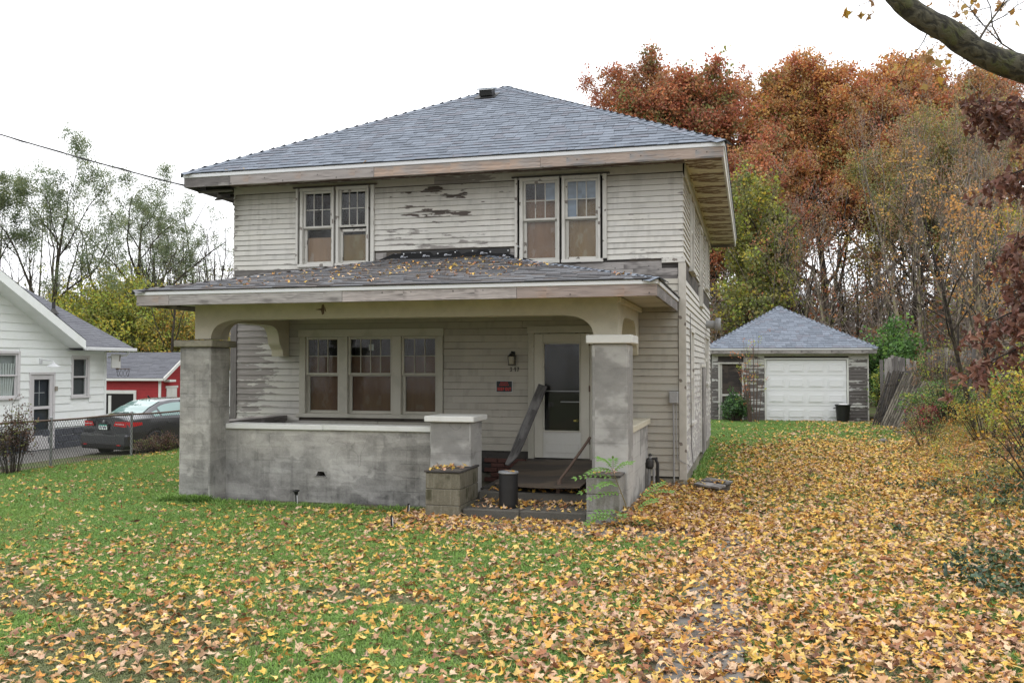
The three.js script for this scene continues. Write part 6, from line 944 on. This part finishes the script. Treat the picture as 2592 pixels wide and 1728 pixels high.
shrub('shrub', 'tall green shrub behind the yellow green one at the right edge', null, 8.6, -8.5, 1.7, 3.0, 90, [...PAL.green, ...PAL.lime], { seed: 10, per: 2, size: 0.6 });
shrub('shrub', 'dark green bushy growth filling the gap left of the tall stockade fence', null, 5.2, -17.9, 0.3, 2.0, 30, [...PAL.green, ...PAL.lime], { seed: 14, per: 2, size: 0.4, flat: 0.5 });
shrub('shrub', 'sparse yellow green bush on the bank below the dark red leaves', null, 5.9, -4.4, 0.7, 1.0, 24, [...PAL.lime, ...PAL.olive, PAL.brown[1]], { seed: 31, per: 1.4, size: 0.3, stem: 0.006 });
shrub('shrub', 'golden leaved low bush behind the sparse yellow green one', null, 6.1, -7.6, 0.9, 1.2, 46, [...PAL.gold, PAL.lime[0], PAL.olive[1]], { seed: 32, per: 1.5, size: 0.32, stem: 0.006 });
shrub('shrub', 'thin brown stems with few green leaves at the edge of the leafy lane', null, 5.0, -8.6, 0.5, 0.8, 22, [PAL.green[0], PAL.olive[0], PAL.brown[0]], { seed: 33, per: 1, size: 0.3, stem: 0.005 });
shrub('dried_bush', 'dried brown flower bush standing before the chain-link fence at the left edge', null, -12.32, 0.55, 0.5, 1.3, 46, [[0.11, 0.06, 0.045], [0.15, 0.085, 0.05], [0.09, 0.05, 0.04], PAL.olive[0]], { seed: 11, per: 1.6, size: 0.28, stem: 0.007, geo: CL.maple });
shrub('dried_bush', 'low dry reddish brown plants along the fence foot beside the car wheel', null, -12.5, -4.1, 0.33, 0.42, 90, [[0.15, 0.07, 0.05], [0.11, 0.06, 0.045], PAL.olive[0], [0.2, 0.12, 0.09]], { seed: 12, per: 2, size: 0.24, flat: 2.6, stem: 0.006 });
// the woods that close the view: trunks and brush too many to count
function woods(label, x0, x1, z0, z1, h, n, pals, seed, twigs, trunksN) {
  const r = rng(seed), w = new THREE.Group(); w.name = numbered('woodland'); scene.add(w); tag(w, label, 'woodland', null, 'stuff');
  const g = new G(); for (let k = 0; k < trunksN; k++) { const x = lerp(x0, x1, r()), z = lerp(z0, z1, r()), y = gy(x, z), hh = h * (0.9 + 0.9 * r()), a = rr(-0.1, 0.1, r), b = rr(-0.1, 0.1, r); g.tube([[x, y - 0.2, z], [x + a * hh * 0.4, y + hh * 0.5, z + b * hh * 0.4], [x + a * hh * 1.3, y + hh, z]], [0.06 + 0.14 * r(), 0.07, 0.02], 5, false); for (let j = 0; j < 6; j++) { const f = 0.3 + 0.6 * r(), p = V(x + a * hh * f, y + hh * f, z), e = p.clone().add(V(rr(-1, 1, r), 0.9 + r(), rr(-1, 1, r)).multiplyScalar(hh * 0.16)); g.tube([p, e], [0.035, 0.01], 3, false); } }
  g.build('trunks', M.barkdark, w).userData.kind = 'stuff';
  const list = [], tw = []; for (let k = 0; k < n; k++) { const x = lerp(x0, x1, r()), z = lerp(z0, z1, r()), top = h * (0.55 + 0.75 * vn(x * 0.35 + 30, z * 0.35 + 30)), y = gy(x, z) + top * r(), c = pals[Math.floor(vn(x * 0.3 + 9, y * 0.3 + z * 0.3 + 9) * pals.length * 0.999)]; (r() < twigs ? tw : list).push([V(x, y, z), 0.8 + 0.9 * r(), r() < twigs ? new THREE.Quaternion().setFromEuler(E3.set((r() - 0.5) * 0.8, r() * 6.28, (r() - 0.5) * 0.8)) : rq(r), shade(pick(c, r), r, 0.3)]); }
  scatter('foliage', w, CL.maple, LEAF, list); scatter('twigs', w, CL.twig, new THREE.MeshStandardMaterial({ roughness: 1 }), tw.map(q => [q[0], q[1] * 1.3, q[2], shade([0.27, 0.23, 0.20], r, 0.3)]));
}
woods('brown and olive brush of the wood behind the garage', -9, 24, -56, -30, 5.8, 17000, [PAL.olive, PAL.brown, PAL.olive, PAL.russet, PAL.brown, PAL.lime], 51, 0.35, 90);
woods('twiggy undergrowth of the wood at the right edge', 9.5, 24, -31, -8, 4.6, 8000, [PAL.brown, PAL.olive, PAL.brown, PAL.lime], 52, 0.45, 40);
woods('hazy low wood behind the neighbour houses at the left', -75, -27, -62, -34, 7.5, 14000, [PAL.grey, PAL.olive, PAL.grey, PAL.lime], 53, 0.35, 70);
woods('dark brush behind the red shed', -27, -19, -36, -30, 3.6, 3500, [PAL.brown, PAL.olive, PAL.grey], 54, 0.6, 10);
woods('tall tree line across the street behind the viewer', -60, 50, 34, 48, 13, 9000, [PAL.olive, PAL.brown, PAL.orange, PAL.olive], 55, 0.2, 60);  // added out of view so the panes mirror dark trees instead of sky
// left trees
const AIRY = { levels: 5, kids: [8, 5, 5, 3], ratio: [0.55, 0.5, 0.45, 0.4], tipFrom: 3, start: 0.3, angle: 0.7, up: 0.1, wob: 0.26, trunk: 0.95, taper: 0.2 }, airyG = 'airy grey green trees behind the white house';
const airy = (per, size = 1) => [{ geo: CL.fine, per, spread: 0.5, pal: PAL.grey, size }];
tree('locust_tree', 'airy grey green tree, tallest of the group behind the white house roof', airyG, -37.4, -28.6, 14.8, { ...AIRY, seed: 401, rad: 0.22, lean: [0.06, 0] }, airy(0.9, 0.85));
tree('locust_tree', 'airy tree with heavy grey green crown at the left edge of the picture', airyG, -40.4, -25.8, 13.2, { ...AIRY, seed: 402, rad: 0.22 }, airy(1.0, 0.9));
tree('locust_tree', 'feathery tree with long arching limbs right of the tallest airy tree', airyG, -35.2, -33, 14.4, { ...AIRY, seed: 403, rad: 0.25, angle: 0.95 }, airy(0.7, 0.8));
tree('locust_tree', 'lower spreading airy tree above the yellow green thicket', airyG, -37.5, -38, 13.4, { ...AIRY, seed: 404, rad: 0.25, angle: 0.9 }, airy(1.0, 0.8));
const lb = 'bare trees between the airy trees and the house';
const LB = { ...BARE_, kids: [6, 4, 4, 3], angle: 0.5, up: 0.14, seed: 0, rad: 0.16, start: 0.3 };
tree('bare_tree', 'bare forked tree with two thin trunks left of the old house corner', lb, -29.9, -29, 11.6, { ...LB, seed: 411, stems: 2, rad: 0.2 }, [{ geo: CL.fine, per: 0.04, spread: 0.3, pal: PAL.grey, size: 0.6 }]);
tree('bare_tree', 'leafless tree reaching nearest to the broken soffit corner', lb, -28.9, -31.5, 12.2, { ...LB, seed: 412, rad: 0.18 }, []);
tree('bare_tree', 'thin leafless tree beside the lower spreading airy tree', lb, -33.8, -33, 12.6, { ...LB, seed: 413, rad: 0.14 }, [{ geo: CL.fine, per: 0.12, spread: 0.3, pal: PAL.grey, size: 0.7 }]);
shrub('thicket', 'large yellow green thicket behind the white house and red shed', null, -34.5, -30.5, 5.0, 7.6, 460, [...PAL.lime, ...PAL.lime, ...PAL.lime, ...PAL.olive], { seed: 21, per: 4, size: 1.0, side: 5, stem: 0.03, geo: CL.maple });
shrub('thicket', 'smaller yellow thicket with golden tips next to the porch roof corner', null, -30.0, -30.5, 3.0, 6.0, 220, [...PAL.lime, ...PAL.gold, ...PAL.olive], { seed: 22, per: 4, size: 0.8, side: 5, stem: 0.03, geo: CL.maple });

// ---------- big limb and dark red oak branches at the right edge ----------
{
  const t = thing('street_maple', [6.4, gy(6.4, 6.4), 6.4], 'mossy thick maple limb reaching in from the top right corner, with yellow leaves', 'tree'), r = rng(66), g = new G();
  const limb = [[6.4, 3.2, 6.4], [5.0, 3.95, 5.9], [4.05, 4.40, 5.88], [3.35, 4.60, 5.92], [2.98, 4.74, 6.02], [2.72, 4.92, 6.1], [2.5, 5.05, 6.14], [2.28, 5.24, 6.2], [2.05, 5.6, 6.3], [1.9, 6.2, 6.5]];
  g.tube([[6.4, -0.3, 6.4], [6.42, 1.5, 6.4], [6.4, 3.3, 6.4], [6.7, 5.5, 6.5], [6.9, 8, 6.6]], [0.42, 0.33, 0.3, 0.24, 0.18], 14); g.build('trunk', M.bark, t);
  const lg = new G(), pts = new THREE.CatmullRomCurve3(limb.map(p => V(...p))).getPoints(60), rads = pts.map((p, i) => lerp(0.135, 0.085, Math.min(1, i / 50)) * (1 + 0.10 * (vn(i * 0.5 + 3, 7) - 0.5) + 0.07 * blob(i, 0, 31, 0, 2, 1) + 0.06 * blob(i, 0, 46, 0, 2, 1))); lg.tube(pts, rads, 22);
  const P = lg.p, N = lg.n; for (let i = 0; i < P.length; i += 3) { const d = 0.012 * (fbm(P[i] * 14 + 40, P[i + 1] * 14 + P[i + 2] * 9 + 40, 3) - 0.5); P[i] += N[i] * d; P[i + 1] += N[i + 1] * d; P[i + 2] += N[i + 2] * d; }
  lg.build('limb', M.bark, t);
  const tw = new G(), list = []; const twig = (p, d, len, rad, lv) => { const pts2 = [p.clone()]; const dd = d.clone(); for (let i = 1; i <= 4; i++) { dd.addScaledVector(rdir(r), 0.3).normalize(); pts2.push(pts2[i - 1].clone().addScaledVector(dd, len / 4)); } tw.tube(pts2, [rad, rad * 0.8, rad * 0.6, rad * 0.45, rad * 0.3], 5, false); if (lv > 0) for (let k = 0; k < 4; k++) twig(pts2[1 + k % 4], dd.clone().addScaledVector(rdir(r), 0.9).normalize(), len * 0.55, rad * 0.5, lv - 1); else for (const q of pts2.slice(2)) if (r() < 0.75) list.push([q.clone().addScaledVector(rdir(r), 0.05), 0.75 + 0.5 * r(), rq(r), shade(pick([[0.45, 0.27, 0.04], [0.42, 0.22, 0.05], [0.30, 0.16, 0.06], [0.40, 0.28, 0.1]], r), r, 0.2)]); };
  twig(V(2.95, 4.82, 6.0), V(0.25, 1, -0.15).normalize(), 0.9, 0.012, 2); twig(V(3.25, 4.95, 5.6), V(-0.1, 0.9, -0.3).normalize(), 0.8, 0.009, 2); twig(V(3.5, 4.9, 5.3), V(-0.6, 0.7, 0.1).normalize(), 0.9, 0.009, 2); twig(V(2.55, 4.95, 6.1), V(-0.4, -0.5, -0.3).normalize(), 0.35, 0.006, 1); twig(V(3.9, 5.0, 5.4), V(-0.5, 0.8, 0).normalize(), 0.9, 0.01, 2); twig(V(2.2, 5.25, 6.2), V(-0.7, -0.1, -0.2).normalize(), 0.3, 0.005, 1);
  tw.build('twigs', M.barkdark, t).userData.kind = 'stuff'; MAPLE_LATER.push([t, list]);
}
{
  const t = thing('red_oak', [5.9, gy(5.9, 3.5), 3.5], 'dark red brown oak branches hanging in along the right edge', 'tree'), r = rng(67), g = new G(), list = [];
  g.tube([[5.9, -0.2, 3.5], [5.8, 2.5, 3.5], [5.7, 5.2, 3.6], [5.6, 7, 3.7]], [0.16, 0.13, 0.09, 0.04], 10); g.build('trunk', M.bark, t);
  const bg = new G(), br = pts => { const c = new THREE.CatmullRomCurve3(pts.map(p => V(...p))).getPoints(14); bg.tube(c, c.map((p, i) => lerp(0.022, 0.004, i / 14)), 6, false); for (let i = 3; i <= 14; i++) for (let k = 0; k < 4; k++) { const d = rdir(r); d.y = -0.2 - 0.7 * r(); const e = c[i].clone().addScaledVector(d, 0.13 + 0.2 * r()); bg.tube([c[i], e], [0.004, 0.002], 3, false); for (let j = 0; j < 5; j++) { const q = c[i].clone().lerp(e, 0.5 + 0.6 * r()).addScaledVector(rdir(r), 0.07); const qq = new THREE.Quaternion().setFromUnitVectors(V(0, 0, 1), V(rr(-0.6, 0.6, r), -1, rr(-0.6, 0.6, r)).normalize()).multiply(new THREE.Quaternion().setFromAxisAngle(V(0, 0, 1), r() * 6.28)); list.push([q, 0.8 + 0.5 * r(), qq, shade(pick(PAL.darkred, r), r, 0.3)]); } } };
  br([[5.7, 4.9, 3.6], [4.4, 4.55, 4.2], [3.7, 4.45, 4.7], [3.28, 4.5, 4.85]]); br([[5.7, 4.4, 3.6], [4.4, 4.2, 4.2], [3.75, 4.0, 4.6], [3.38, 3.85, 4.75]]); br([[5.7, 4.7, 3.6], [4.5, 4.7, 4.2], [3.7, 4.65, 4.6], [3.2, 4.62, 4.9]]); br([[5.75, 3.8, 3.55], [4.5, 3.65, 4.1], [3.8, 3.4, 4.5], [3.4, 3.05, 4.75]]); br([[5.8, 2.9, 3.5], [4.6, 2.75, 4.0], [3.7, 2.6, 4.5], [3.2, 2.38, 4.8]]); br([[5.8, 2.4, 3.5], [4.7, 2.45, 3.9], [3.8, 2.25, 4.4], [3.15, 1.98, 4.85]]); br([[5.8, 3.2, 3.5], [4.6, 3.25, 4.0], [3.9, 3.0, 4.3], [3.6, 2.75, 4.5]]);
  bg.build('branches', M.barkdark, t).userData.kind = 'stuff'; OAK_LATER.push([t, list]);
}

// ---------- fallen leaves, grass, ground cover ----------
function mapleGeo(seed, curl, oak) {
  const r = rng(seed), g = new G(), out = [];
  if (oak) { for (let k = 0; k <= 6; k++) out.push([0.10 + 0.12 * (k % 2) + 0.06 * Math.sin(k / 6 * 3.14), k / 6]); const L = out.map(q => [-q[0], q[1]]), Rr = out.slice().reverse().map(q => [q[0], q[1] + 0.04]); const poly = [[0, -0.15], ...L, [0, 1.12], ...Rr].map(q => [q[0] * 0.16, (q[1] - 0.5) * 0.16]); fan(poly); }
  else { const lobes = [[-2.35, 0.42], [-1.25, 0.86], [0, 1], [1.25, 0.86], [2.35, 0.42]], pts = []; lobes.forEach(([a, l], i) => { const w = 0.19; for (const [da, k] of [[-w * 1.6, 0.62], [-w * 0.9, 0.60], [0, 1], [w * 0.9, 0.60], [w * 1.6, 0.62]]) { if (l < 0.5 && Math.abs(da) > w * 1.2) continue; pts.push([Math.sin(a + da) * l * k, Math.cos(a + da) * l * k]); } if (i < 4) { const b = (a + lobes[i + 1][0]) / 2; pts.push([Math.sin(b) * 0.42, Math.cos(b) * 0.42]); } }); pts.push([0.02, -0.16], [-0.02, -0.16]); fan(pts.map(q => [q[0] * 0.072, q[1] * 0.072])); }
  function fan(pts) {
    const H = (x, y) => curl * (x * x * 9 * Math.cos(seed) + y * y * 8 * Math.sin(seed * 1.7) + x * y * 9 * Math.sin(seed * 3)) + 0.006 * curl * (vn(x * 40 + seed * 5 + 20, y * 40 + 20) - 0.5), P = q => [q[0], H(...q), -q[1]];
    for (let i = 0; i < pts.length; i++) { const a = pts[i], b = pts[(i + 1) % pts.length]; g.poly([P([0, 0]), P(b), P(a)]); }
  }
  return g.geo();
}
const ML = [mapleGeo(1, 0.5), mapleGeo(2, 1.0), mapleGeo(3, 1.4), mapleGeo(4, 0.9), mapleGeo(5, 1.8), mapleGeo(6, 1.2, true)];
const LP = [[0.54, 0.36, 0.21], [0.60, 0.43, 0.28], [0.48, 0.29, 0.15], [0.58, 0.33, 0.07], [0.60, 0.39, 0.075], [0.50, 0.24, 0.05], [0.36, 0.16, 0.045], [0.42, 0.25, 0.13], [0.29, 0.12, 0.055], [0.21, 0.10, 0.06], [0.62, 0.44, 0.14], [0.46, 0.29, 0.20], [0.50, 0.36, 0.24], [0.33, 0.20, 0.11]];
// oak leaves of the hanging branches, maple leaves of the limb
for (const [t, list] of MAPLE_LATER) scatter('leaves', t, ML[1], LEAF, list.map(q => [q[0], q[1] * 0.95, q[2], q[3]]));
for (const [t, list] of OAK_LATER) { const g = mapleGeo(9, 2.2, true); scatter('leaves', t, g, leafMat(0.75, 0.25), list.map(q => [q[0], q[1] * 0.52, q[2], q[3]])); }
const solid = (x, z) => (x > -8.1 && x < 0.02 && z < 0 && z > -9.5) || (x > -7.25 && x < -0.5 && z >= 0 && z < 2.74) || (x > -3.2 && x < -0.6 && z > 2.3 && z < 3.15) || (x > -0.3 && x < 5.0 && z < -18.55 && z > -24.2);
const cover = (x, z) => {   // share of the ground that leaves hide
  let d = lerp(0.11, 0.29, sst(-9, -2.0, x + 0.30 * (z - 3))); d = lerp(d, 0.86, sst(-1.0, 1.2, x + 0.12 * Math.min(z - 3, 4))); d *= lerp(0.2, 1, sst(-13.5, -7, z));
  d *= lerp(0.75, 1.22, sst(1, 8, z)); if (z > 2.7 && z < 4.4 && x > -3.6 && x < 0) d = Math.max(d, 0.62); if (x > -0.6 && x < 0.8 && z > -0.8 && z < 3.6) d = 1.1; if (x < -11.6) d = Math.max(d, 0.14);
  if (x > 0.35 && x < 1.1 && z > 3.5) d *= lerp(0.95, 0.74, sst(4.5, 7.5, z)); if (x > 3.0) d *= lerp(1, 0.75, sst(3, 4.5, x) * sst(-4, 3, z)); if (x < -12.5) d = 0.05;
  return d * (0.62 + 0.76 * fbm(x * 0.9 + 20, z * 0.9 + 20, 4));
};
const inFrame = (p, m = 1) => { const q = p.clone().project(camera); return Math.abs(q.x) < m && Math.abs(q.y) < m && q.z < 1; };
const litterG = new THREE.Group(); litterG.name = 'leaf_litter'; scene.add(litterG); tag(litterG, 'yellow, orange and tan fallen leaves strewn over lawn, walk and steps', 'fallen leaves', null, 'stuff');
{
  const r = rng(500), all = [];
  const drop = (x, y, z, flat = 0.35, s = 1) => { const g = Math.floor(r() * 5.6), tilt = flat * (r() < 0.2 ? 2.6 : 1), q = new THREE.Quaternion().setFromEuler(E3.set((r() - 0.5) * 2 * tilt, r() * 6.28, (r() - 0.5) * 2 * tilt)), gold = r() < lerp(0.16, 0.42, sst(7, -3, z)), k = gold ? pick([3, 4, 10, 4, 5, 10], r) : Math.floor(r() * LP.length); all.push([V(x, y, z), s * (0.40 + 0.58 * r() * (0.4 + 0.6 * r())), q, shade(LP[k], r, 0.2), g]); };
  let tries = 900000;
  while (tries-- > 0) {
    // denser sampling near: pick a point, keep by cover
    const x = -13.4 + 19.9 * r(), z = 11.6 - 31.5 * r(); if (solid(x, z)) continue;
    const far = sst(6, -14, z), c = cover(x, z); if (r() > c * (0.86 - 0.25 * far)) continue; if (r() > lerp(0.55, 0.42, far)) continue;
    const pile = x > -0.6 && x < 0.8 && z > -0.8 && z < 3.6 ? 0.16 * r() * sst(0.9, -0.4, x) : 0;
    drop(x, gy(x, z) + 0.02 + 0.045 * r() * Math.min(1, c + 0.15) + 0.012 * far + pile, z, 0.4, 1 + 0.3 * far);
  }
  const onTop = (n, x0, x1, z0, z1, y) => { for (let k = 0; k < n; k++) drop(lerp(x0, x1, r()), (typeof y === 'function' ? 0 : y) + 0.012 + 0.02 * r(), lerp(z0, z1, r()), 0.25); };
  onTop(150, -2.65, -1.05, 2.37, 3.05, 0.13); onTop(110, -2.65, -1.05, 2.36, 2.62, 0.15); onTop(90, -2.68, -1.05, 1.9, 2.34, 0.262); onTop(60, -3.18, -2.73, 2.4, 3.12, 0.63); onTop(6, -2.22, -2.03, 2.77, 2.94, 0.60); onTop(10, -1.0, -0.62, 2.8, 3.1, 0.63); onTop(14, 0.25, 0.6, -0.3, 0.1, 0.18);
  for (let k = 0; k < 900; k++) { const x = -7.2 + 6.9 * Math.pow(r(), 0.65), z = 0.15 + 3.0 * r(), y = 3.096 + (3.33 - z) * 0.2294, lim = (3.33 - z) / 3.33; if (x < lerp(-7.6, -4.85, lim) || x > lerp(-0.07, -3.25, lim)) continue; if (fbm(x * 1.2 + 5, z * 1.2, 3) < 0.46) continue; drop(x, y + 0.025, z, 0.25, 0.85); }
  for (let k = 0; k < 40; k++) { const t = r(); drop(-8.6 + 9.2 * t, 5.43, 0.60, 0.3, 0.8); }
  // the leaves that show largest lie on the ground as pieces of their own
  const size = q => { const d = q[0].distanceTo(camera.position); return inFrame(q[0], 0.97) && q[0].y < 0.5 ? q[1] / d : 0; };
  all.sort((a, b) => size(b) - size(a));
  const ground = scene.getObjectByName('ground'), mats = LP.map(c => { const m = new THREE.MeshStandardMaterial({ roughness: 0.8, side: THREE.DoubleSide }); m.color.setRGB(...c); return m; });
  for (const [p, s, q, c, g] of all.slice(0, 300)) { let best = 0, bd = 9; LP.forEach((k, i) => { const d = k.reduce((t, v, j) => t + Math.abs(v - c[j]), 0); if (d < bd) { bd = d; best = i; } }); const m = put(ML[g], 'fallen_leaf', mats[best], ground); m.position.copy(p); m.quaternion.copy(q); m.scale.setScalar(s); }
  for (let g = 0; g < 6; g++) scatter('leaves', litterG, ML[g], LITTER, all.slice(300).filter(q => q[4] === g));
  console.log('leaves', all.length);
}
{
  const r = rng(600), blade = seed => { const q = rng(seed), g = new G(); for (let k = 0; k < 9; k++) { const a = q() * 6.28, o = V((q() - 0.5) * 0.07, 0, (q() - 0.5) * 0.07), h = 0.018 + 0.028 * q(), b = 0.012 + 0.034 * q(), w = 0.0032, s = V(-Math.sin(a), 0, Math.cos(a)).multiplyScalar(w), m = o.clone().add(V(Math.cos(a) * b * 0.35, h * 0.7, Math.sin(a) * b * 0.35)), e = o.clone().add(V(Math.cos(a) * b, h, Math.sin(a) * b)); g.poly([o.clone().sub(s).toArray(), o.clone().add(s).toArray(), m.clone().addScaledVector(s, 0.8).toArray(), m.clone().addScaledVector(s, -0.8).toArray()]); g.poly([m.clone().addScaledVector(s, -0.8).toArray(), m.clone().addScaledVector(s, 0.8).toArray(), e.toArray()]); } return g.geo(); };
  const gs = [[], [], []], geos = [blade(1), blade(2), blade(3)];
  const add = (x, z, s) => { if (solid(x, z) || x < -12.5) return; if (cover(x, z) * 0.85 > r() + 0.15 && z < 4) return; if (x > 0.3 && x < 1.0 && z > 3.4 && r() < 0.93) return; if (x > -2.8 && x < 0.4 && z > 3.0 && z < 4.0 && r() < 0.9) return; if (x > 3.2 + 0.14 * Math.max(0, -z) && r() < 0.75) return;
    const n = fbm(x * 0.6 + 70, z * 0.6 + 70, 4), dry = sst(0.52, 0.66, fbm(x * 1.1 + 10, z * 1.1 + 10, 4)) * sst(4.5, 7, z), c = mix3(mix3([0.13, 0.255, 0.04], [0.205, 0.335, 0.062], n), [0.16, 0.145, 0.07], dry * 0.75), lush = sst(0.45, 0.62, fbm(x * 0.45 + 33, z * 0.45, 3));
    gs[Math.floor(r() * 3)].push([V(x, gy(x, z) - 0.004, z), V(s * (0.8 + 0.4 * r()), s * (0.55 + 0.5 * r() + 0.35 * lush) * (1 - 0.4 * dry), s * (0.8 + 0.4 * r())), new THREE.Quaternion().setFromAxisAngle(V(0, 1, 0), r() * 6.28), shade(c, r, 0.22)]); };
  for (let k = 0; k < 110000; k++) add(-7.5 + 12.5 * r(), 2.2 + 8.2 * r(), 1);
  for (let k = 0; k < 80000; k++) add(-12.6 + 6.5 * r(), -6 + 13.5 * r(), 1.15);
  for (let k = 0; k < 60000; k++) add(-0.4 + 5.5 * r(), -18.5 + 20 * r(), 1.2);
  for (let k = 0; k < 2600; k++) add(-7.3 + 4.2 * r(), 2.32 + 0.22 * r() * r() + (r() < 0.2 ? 0.4 : 0), 1.5 + r()); for (let k = 0; k < 500; k++) { add(-7.45 + 0.2 * r(), 2.2 + 0.7 * r(), 1.6 + r()); add(-7.2 + 0.5 * r(), 2.75 + 0.12 * r(), 1.6 + r()); add(0.03 + 0.12 * r(), -9 * r(), 1.6 + r()); }
  const grass = new THREE.Group(); grass.name = 'grass'; scene.add(grass); tag(grass, 'short green lawn grass showing between the fallen leaves', 'grass', null, 'stuff');
  gs.forEach((l, i) => scatter('blades', grass, geos[i], GRASS, l));
  // dark green ivy on the bank
  const iv = [], g2 = clumpGeo(8, 0.07, 0.05, 0.04, 8, -0.4); for (let k = 0; k < 3400; k++) { const x = 2.7 + 4.2 * r(), z = 7.2 - 12 * r(); if (fbm(x * 0.9 + 3, z * 0.9 + 60, 4) + 0.12 * (x - 3.4) - 0.03 * Math.abs(z - 3) < 0.5) continue; iv.push([V(x, gy(x, z) + 0.02 + 0.13 * r() * r(), z), 0.8 + 0.6 * r(), rq(r), shade(pick([[0.035, 0.075, 0.035], [0.05, 0.1, 0.045], [0.03, 0.06, 0.035], [0.09, 0.13, 0.05]], r), r, 0.25)]); }
  const iG = scatter('ground_cover', scene, g2, leafMat(0.5, 0.15), iv); tag(iG, 'dark green ivy ground cover among the leaves on the bank at right', 'ground cover', null, 'stuff');
  // weedy grass and stems at the wood edge
  const wd = [], g3 = clumpGeo(6, 0.16, 0.16, 0.03, 12, -0.8); for (let k = 0; k < 4600; k++) { const z = -16.5 + 19 * r(), x = 3.5 + 0.13 * Math.max(0, -z) + 4.5 * Math.pow(r(), 0.8); if (fbm(x * 0.7 + 3, z * 0.7 + 90, 3) < 0.42) continue; wd.push([V(x, gy(x, z) + 0.05 + 0.3 * r() * r(), z), 0.4 + 0.5 * r(), rq(r), shade(pick([...PAL.olive, PAL.lime[0], PAL.brown[1], PAL.gold[0], PAL.orange[1]], r), r, 0.3)]); }
  tag(scatter('undergrowth', scene, g3, LEAF, wd), 'mixed green and yellow undergrowth along the edge of the wood', 'undergrowth', null, 'stuff');
}
{ // green weed by the right block pier
  const t = thing('green_weed', [-0.42, -0.02, 3.3], 'bright green weed sapling with feathery leaves beside the cleaner block pier', 'plant'), g = new G(), r = rng(91), lf = new G();
  const stem = (pts, rad) => g.tube(new THREE.CatmullRomCurve3(pts.map(p => V(...p))).getPoints(10), Array.from({ length: 11 }, (_, i) => lerp(rad, rad * 0.35, i / 10)), 6, false);
  const frond = (a, b, n, len) => { const A = V(...a), Bq = V(...b), m = A.clone().lerp(Bq, 0.5); m.y += 0.04; const c = new THREE.CatmullRomCurve3([A, m, Bq]), d = Bq.clone().sub(A).normalize(); g.tube(c.getPoints(6), [0.004, 0.0037, 0.0034, 0.003, 0.0025, 0.002, 0.001], 4, false); const s = d.clone().cross(V(0, 1, 0.3)).normalize(); for (let k = 1; k <= n; k++) { const p = c.getPoint(k / n); for (const e of [1, -1]) leafPoly(lf, p, s.clone().multiplyScalar(e).addScaledVector(d, 0.5).add(V(0, -0.15 + 0.2 * r(), 0)), V(0, 1, 0.4), len * (0.7 + 0.5 * r()), len * 0.42); } leafPoly(lf, Bq, d, V(0, 1, 0.3), len, len * 0.4); };
  stem([[-0.42, -0.02, 3.3], [-0.5, 0.3, 3.28], [-0.62, 0.6, 3.25], [-0.72, 0.86, 3.25]], 0.011); stem([[-0.42, -0.02, 3.3], [-0.36, 0.2, 3.25], [-0.28, 0.45, 3.15]], 0.009); stem([[-0.42, -0.02, 3.3], [-0.6, 0.14, 3.4], [-0.75, 0.2, 3.5]], 0.007);
  for (const f of [[[-0.72, 0.86, 3.25], [-0.9, 0.98, 3.3]], [[-0.7, 0.82, 3.25], [-1.02, 0.80, 3.4]], [[-0.7, 0.8, 3.25], [-0.45, 0.93, 3.2]], [[-0.66, 0.72, 3.25], [-1.2, 0.72, 3.45]], [[-0.62, 0.6, 3.25], [-0.86, 0.62, 3.5]], [[-0.64, 0.66, 3.25], [-1.12, 0.52, 3.45]], [[-0.58, 0.5, 3.27], [-0.98, 0.44, 3.5]], [[-0.3, 0.42, 3.15], [-0.02, 0.62, 3.0]], [[-0.29, 0.45, 3.15], [0.1, 0.5, 2.9]], [[-0.36, 0.25, 3.25], [-0.1, 0.4, 3.2]], [[-0.45, 0.16, 3.28], [-0.88, 0.25, 3.5]], [[-0.6, 0.14, 3.4], [-0.95, 0.2, 3.6]], [[-0.72, 0.19, 3.5], [-1.02, 0.1, 3.6]], [[-0.42, 0.08, 3.3], [-0.15, 0.12, 3.5]], [[-0.55, 0.12, 3.4], [-0.5, 0.25, 3.65]], [[-0.7, 0.85, 3.25], [-0.68, 1.0, 3.4]]]) frond(f[0], f[1], 8, 0.095);
  t.scale.setScalar(0.86); g.build('stems', mat(null, { color: [0.16, 0.13, 0.06] }), t); const lm = leafMat(0.7, 0.4); lm.color.setRGB(0.14, 0.31, 0.035); lf.build('leaves', lm, t).userData.kind = 'stuff';
}
renderer.render(scene, camera);
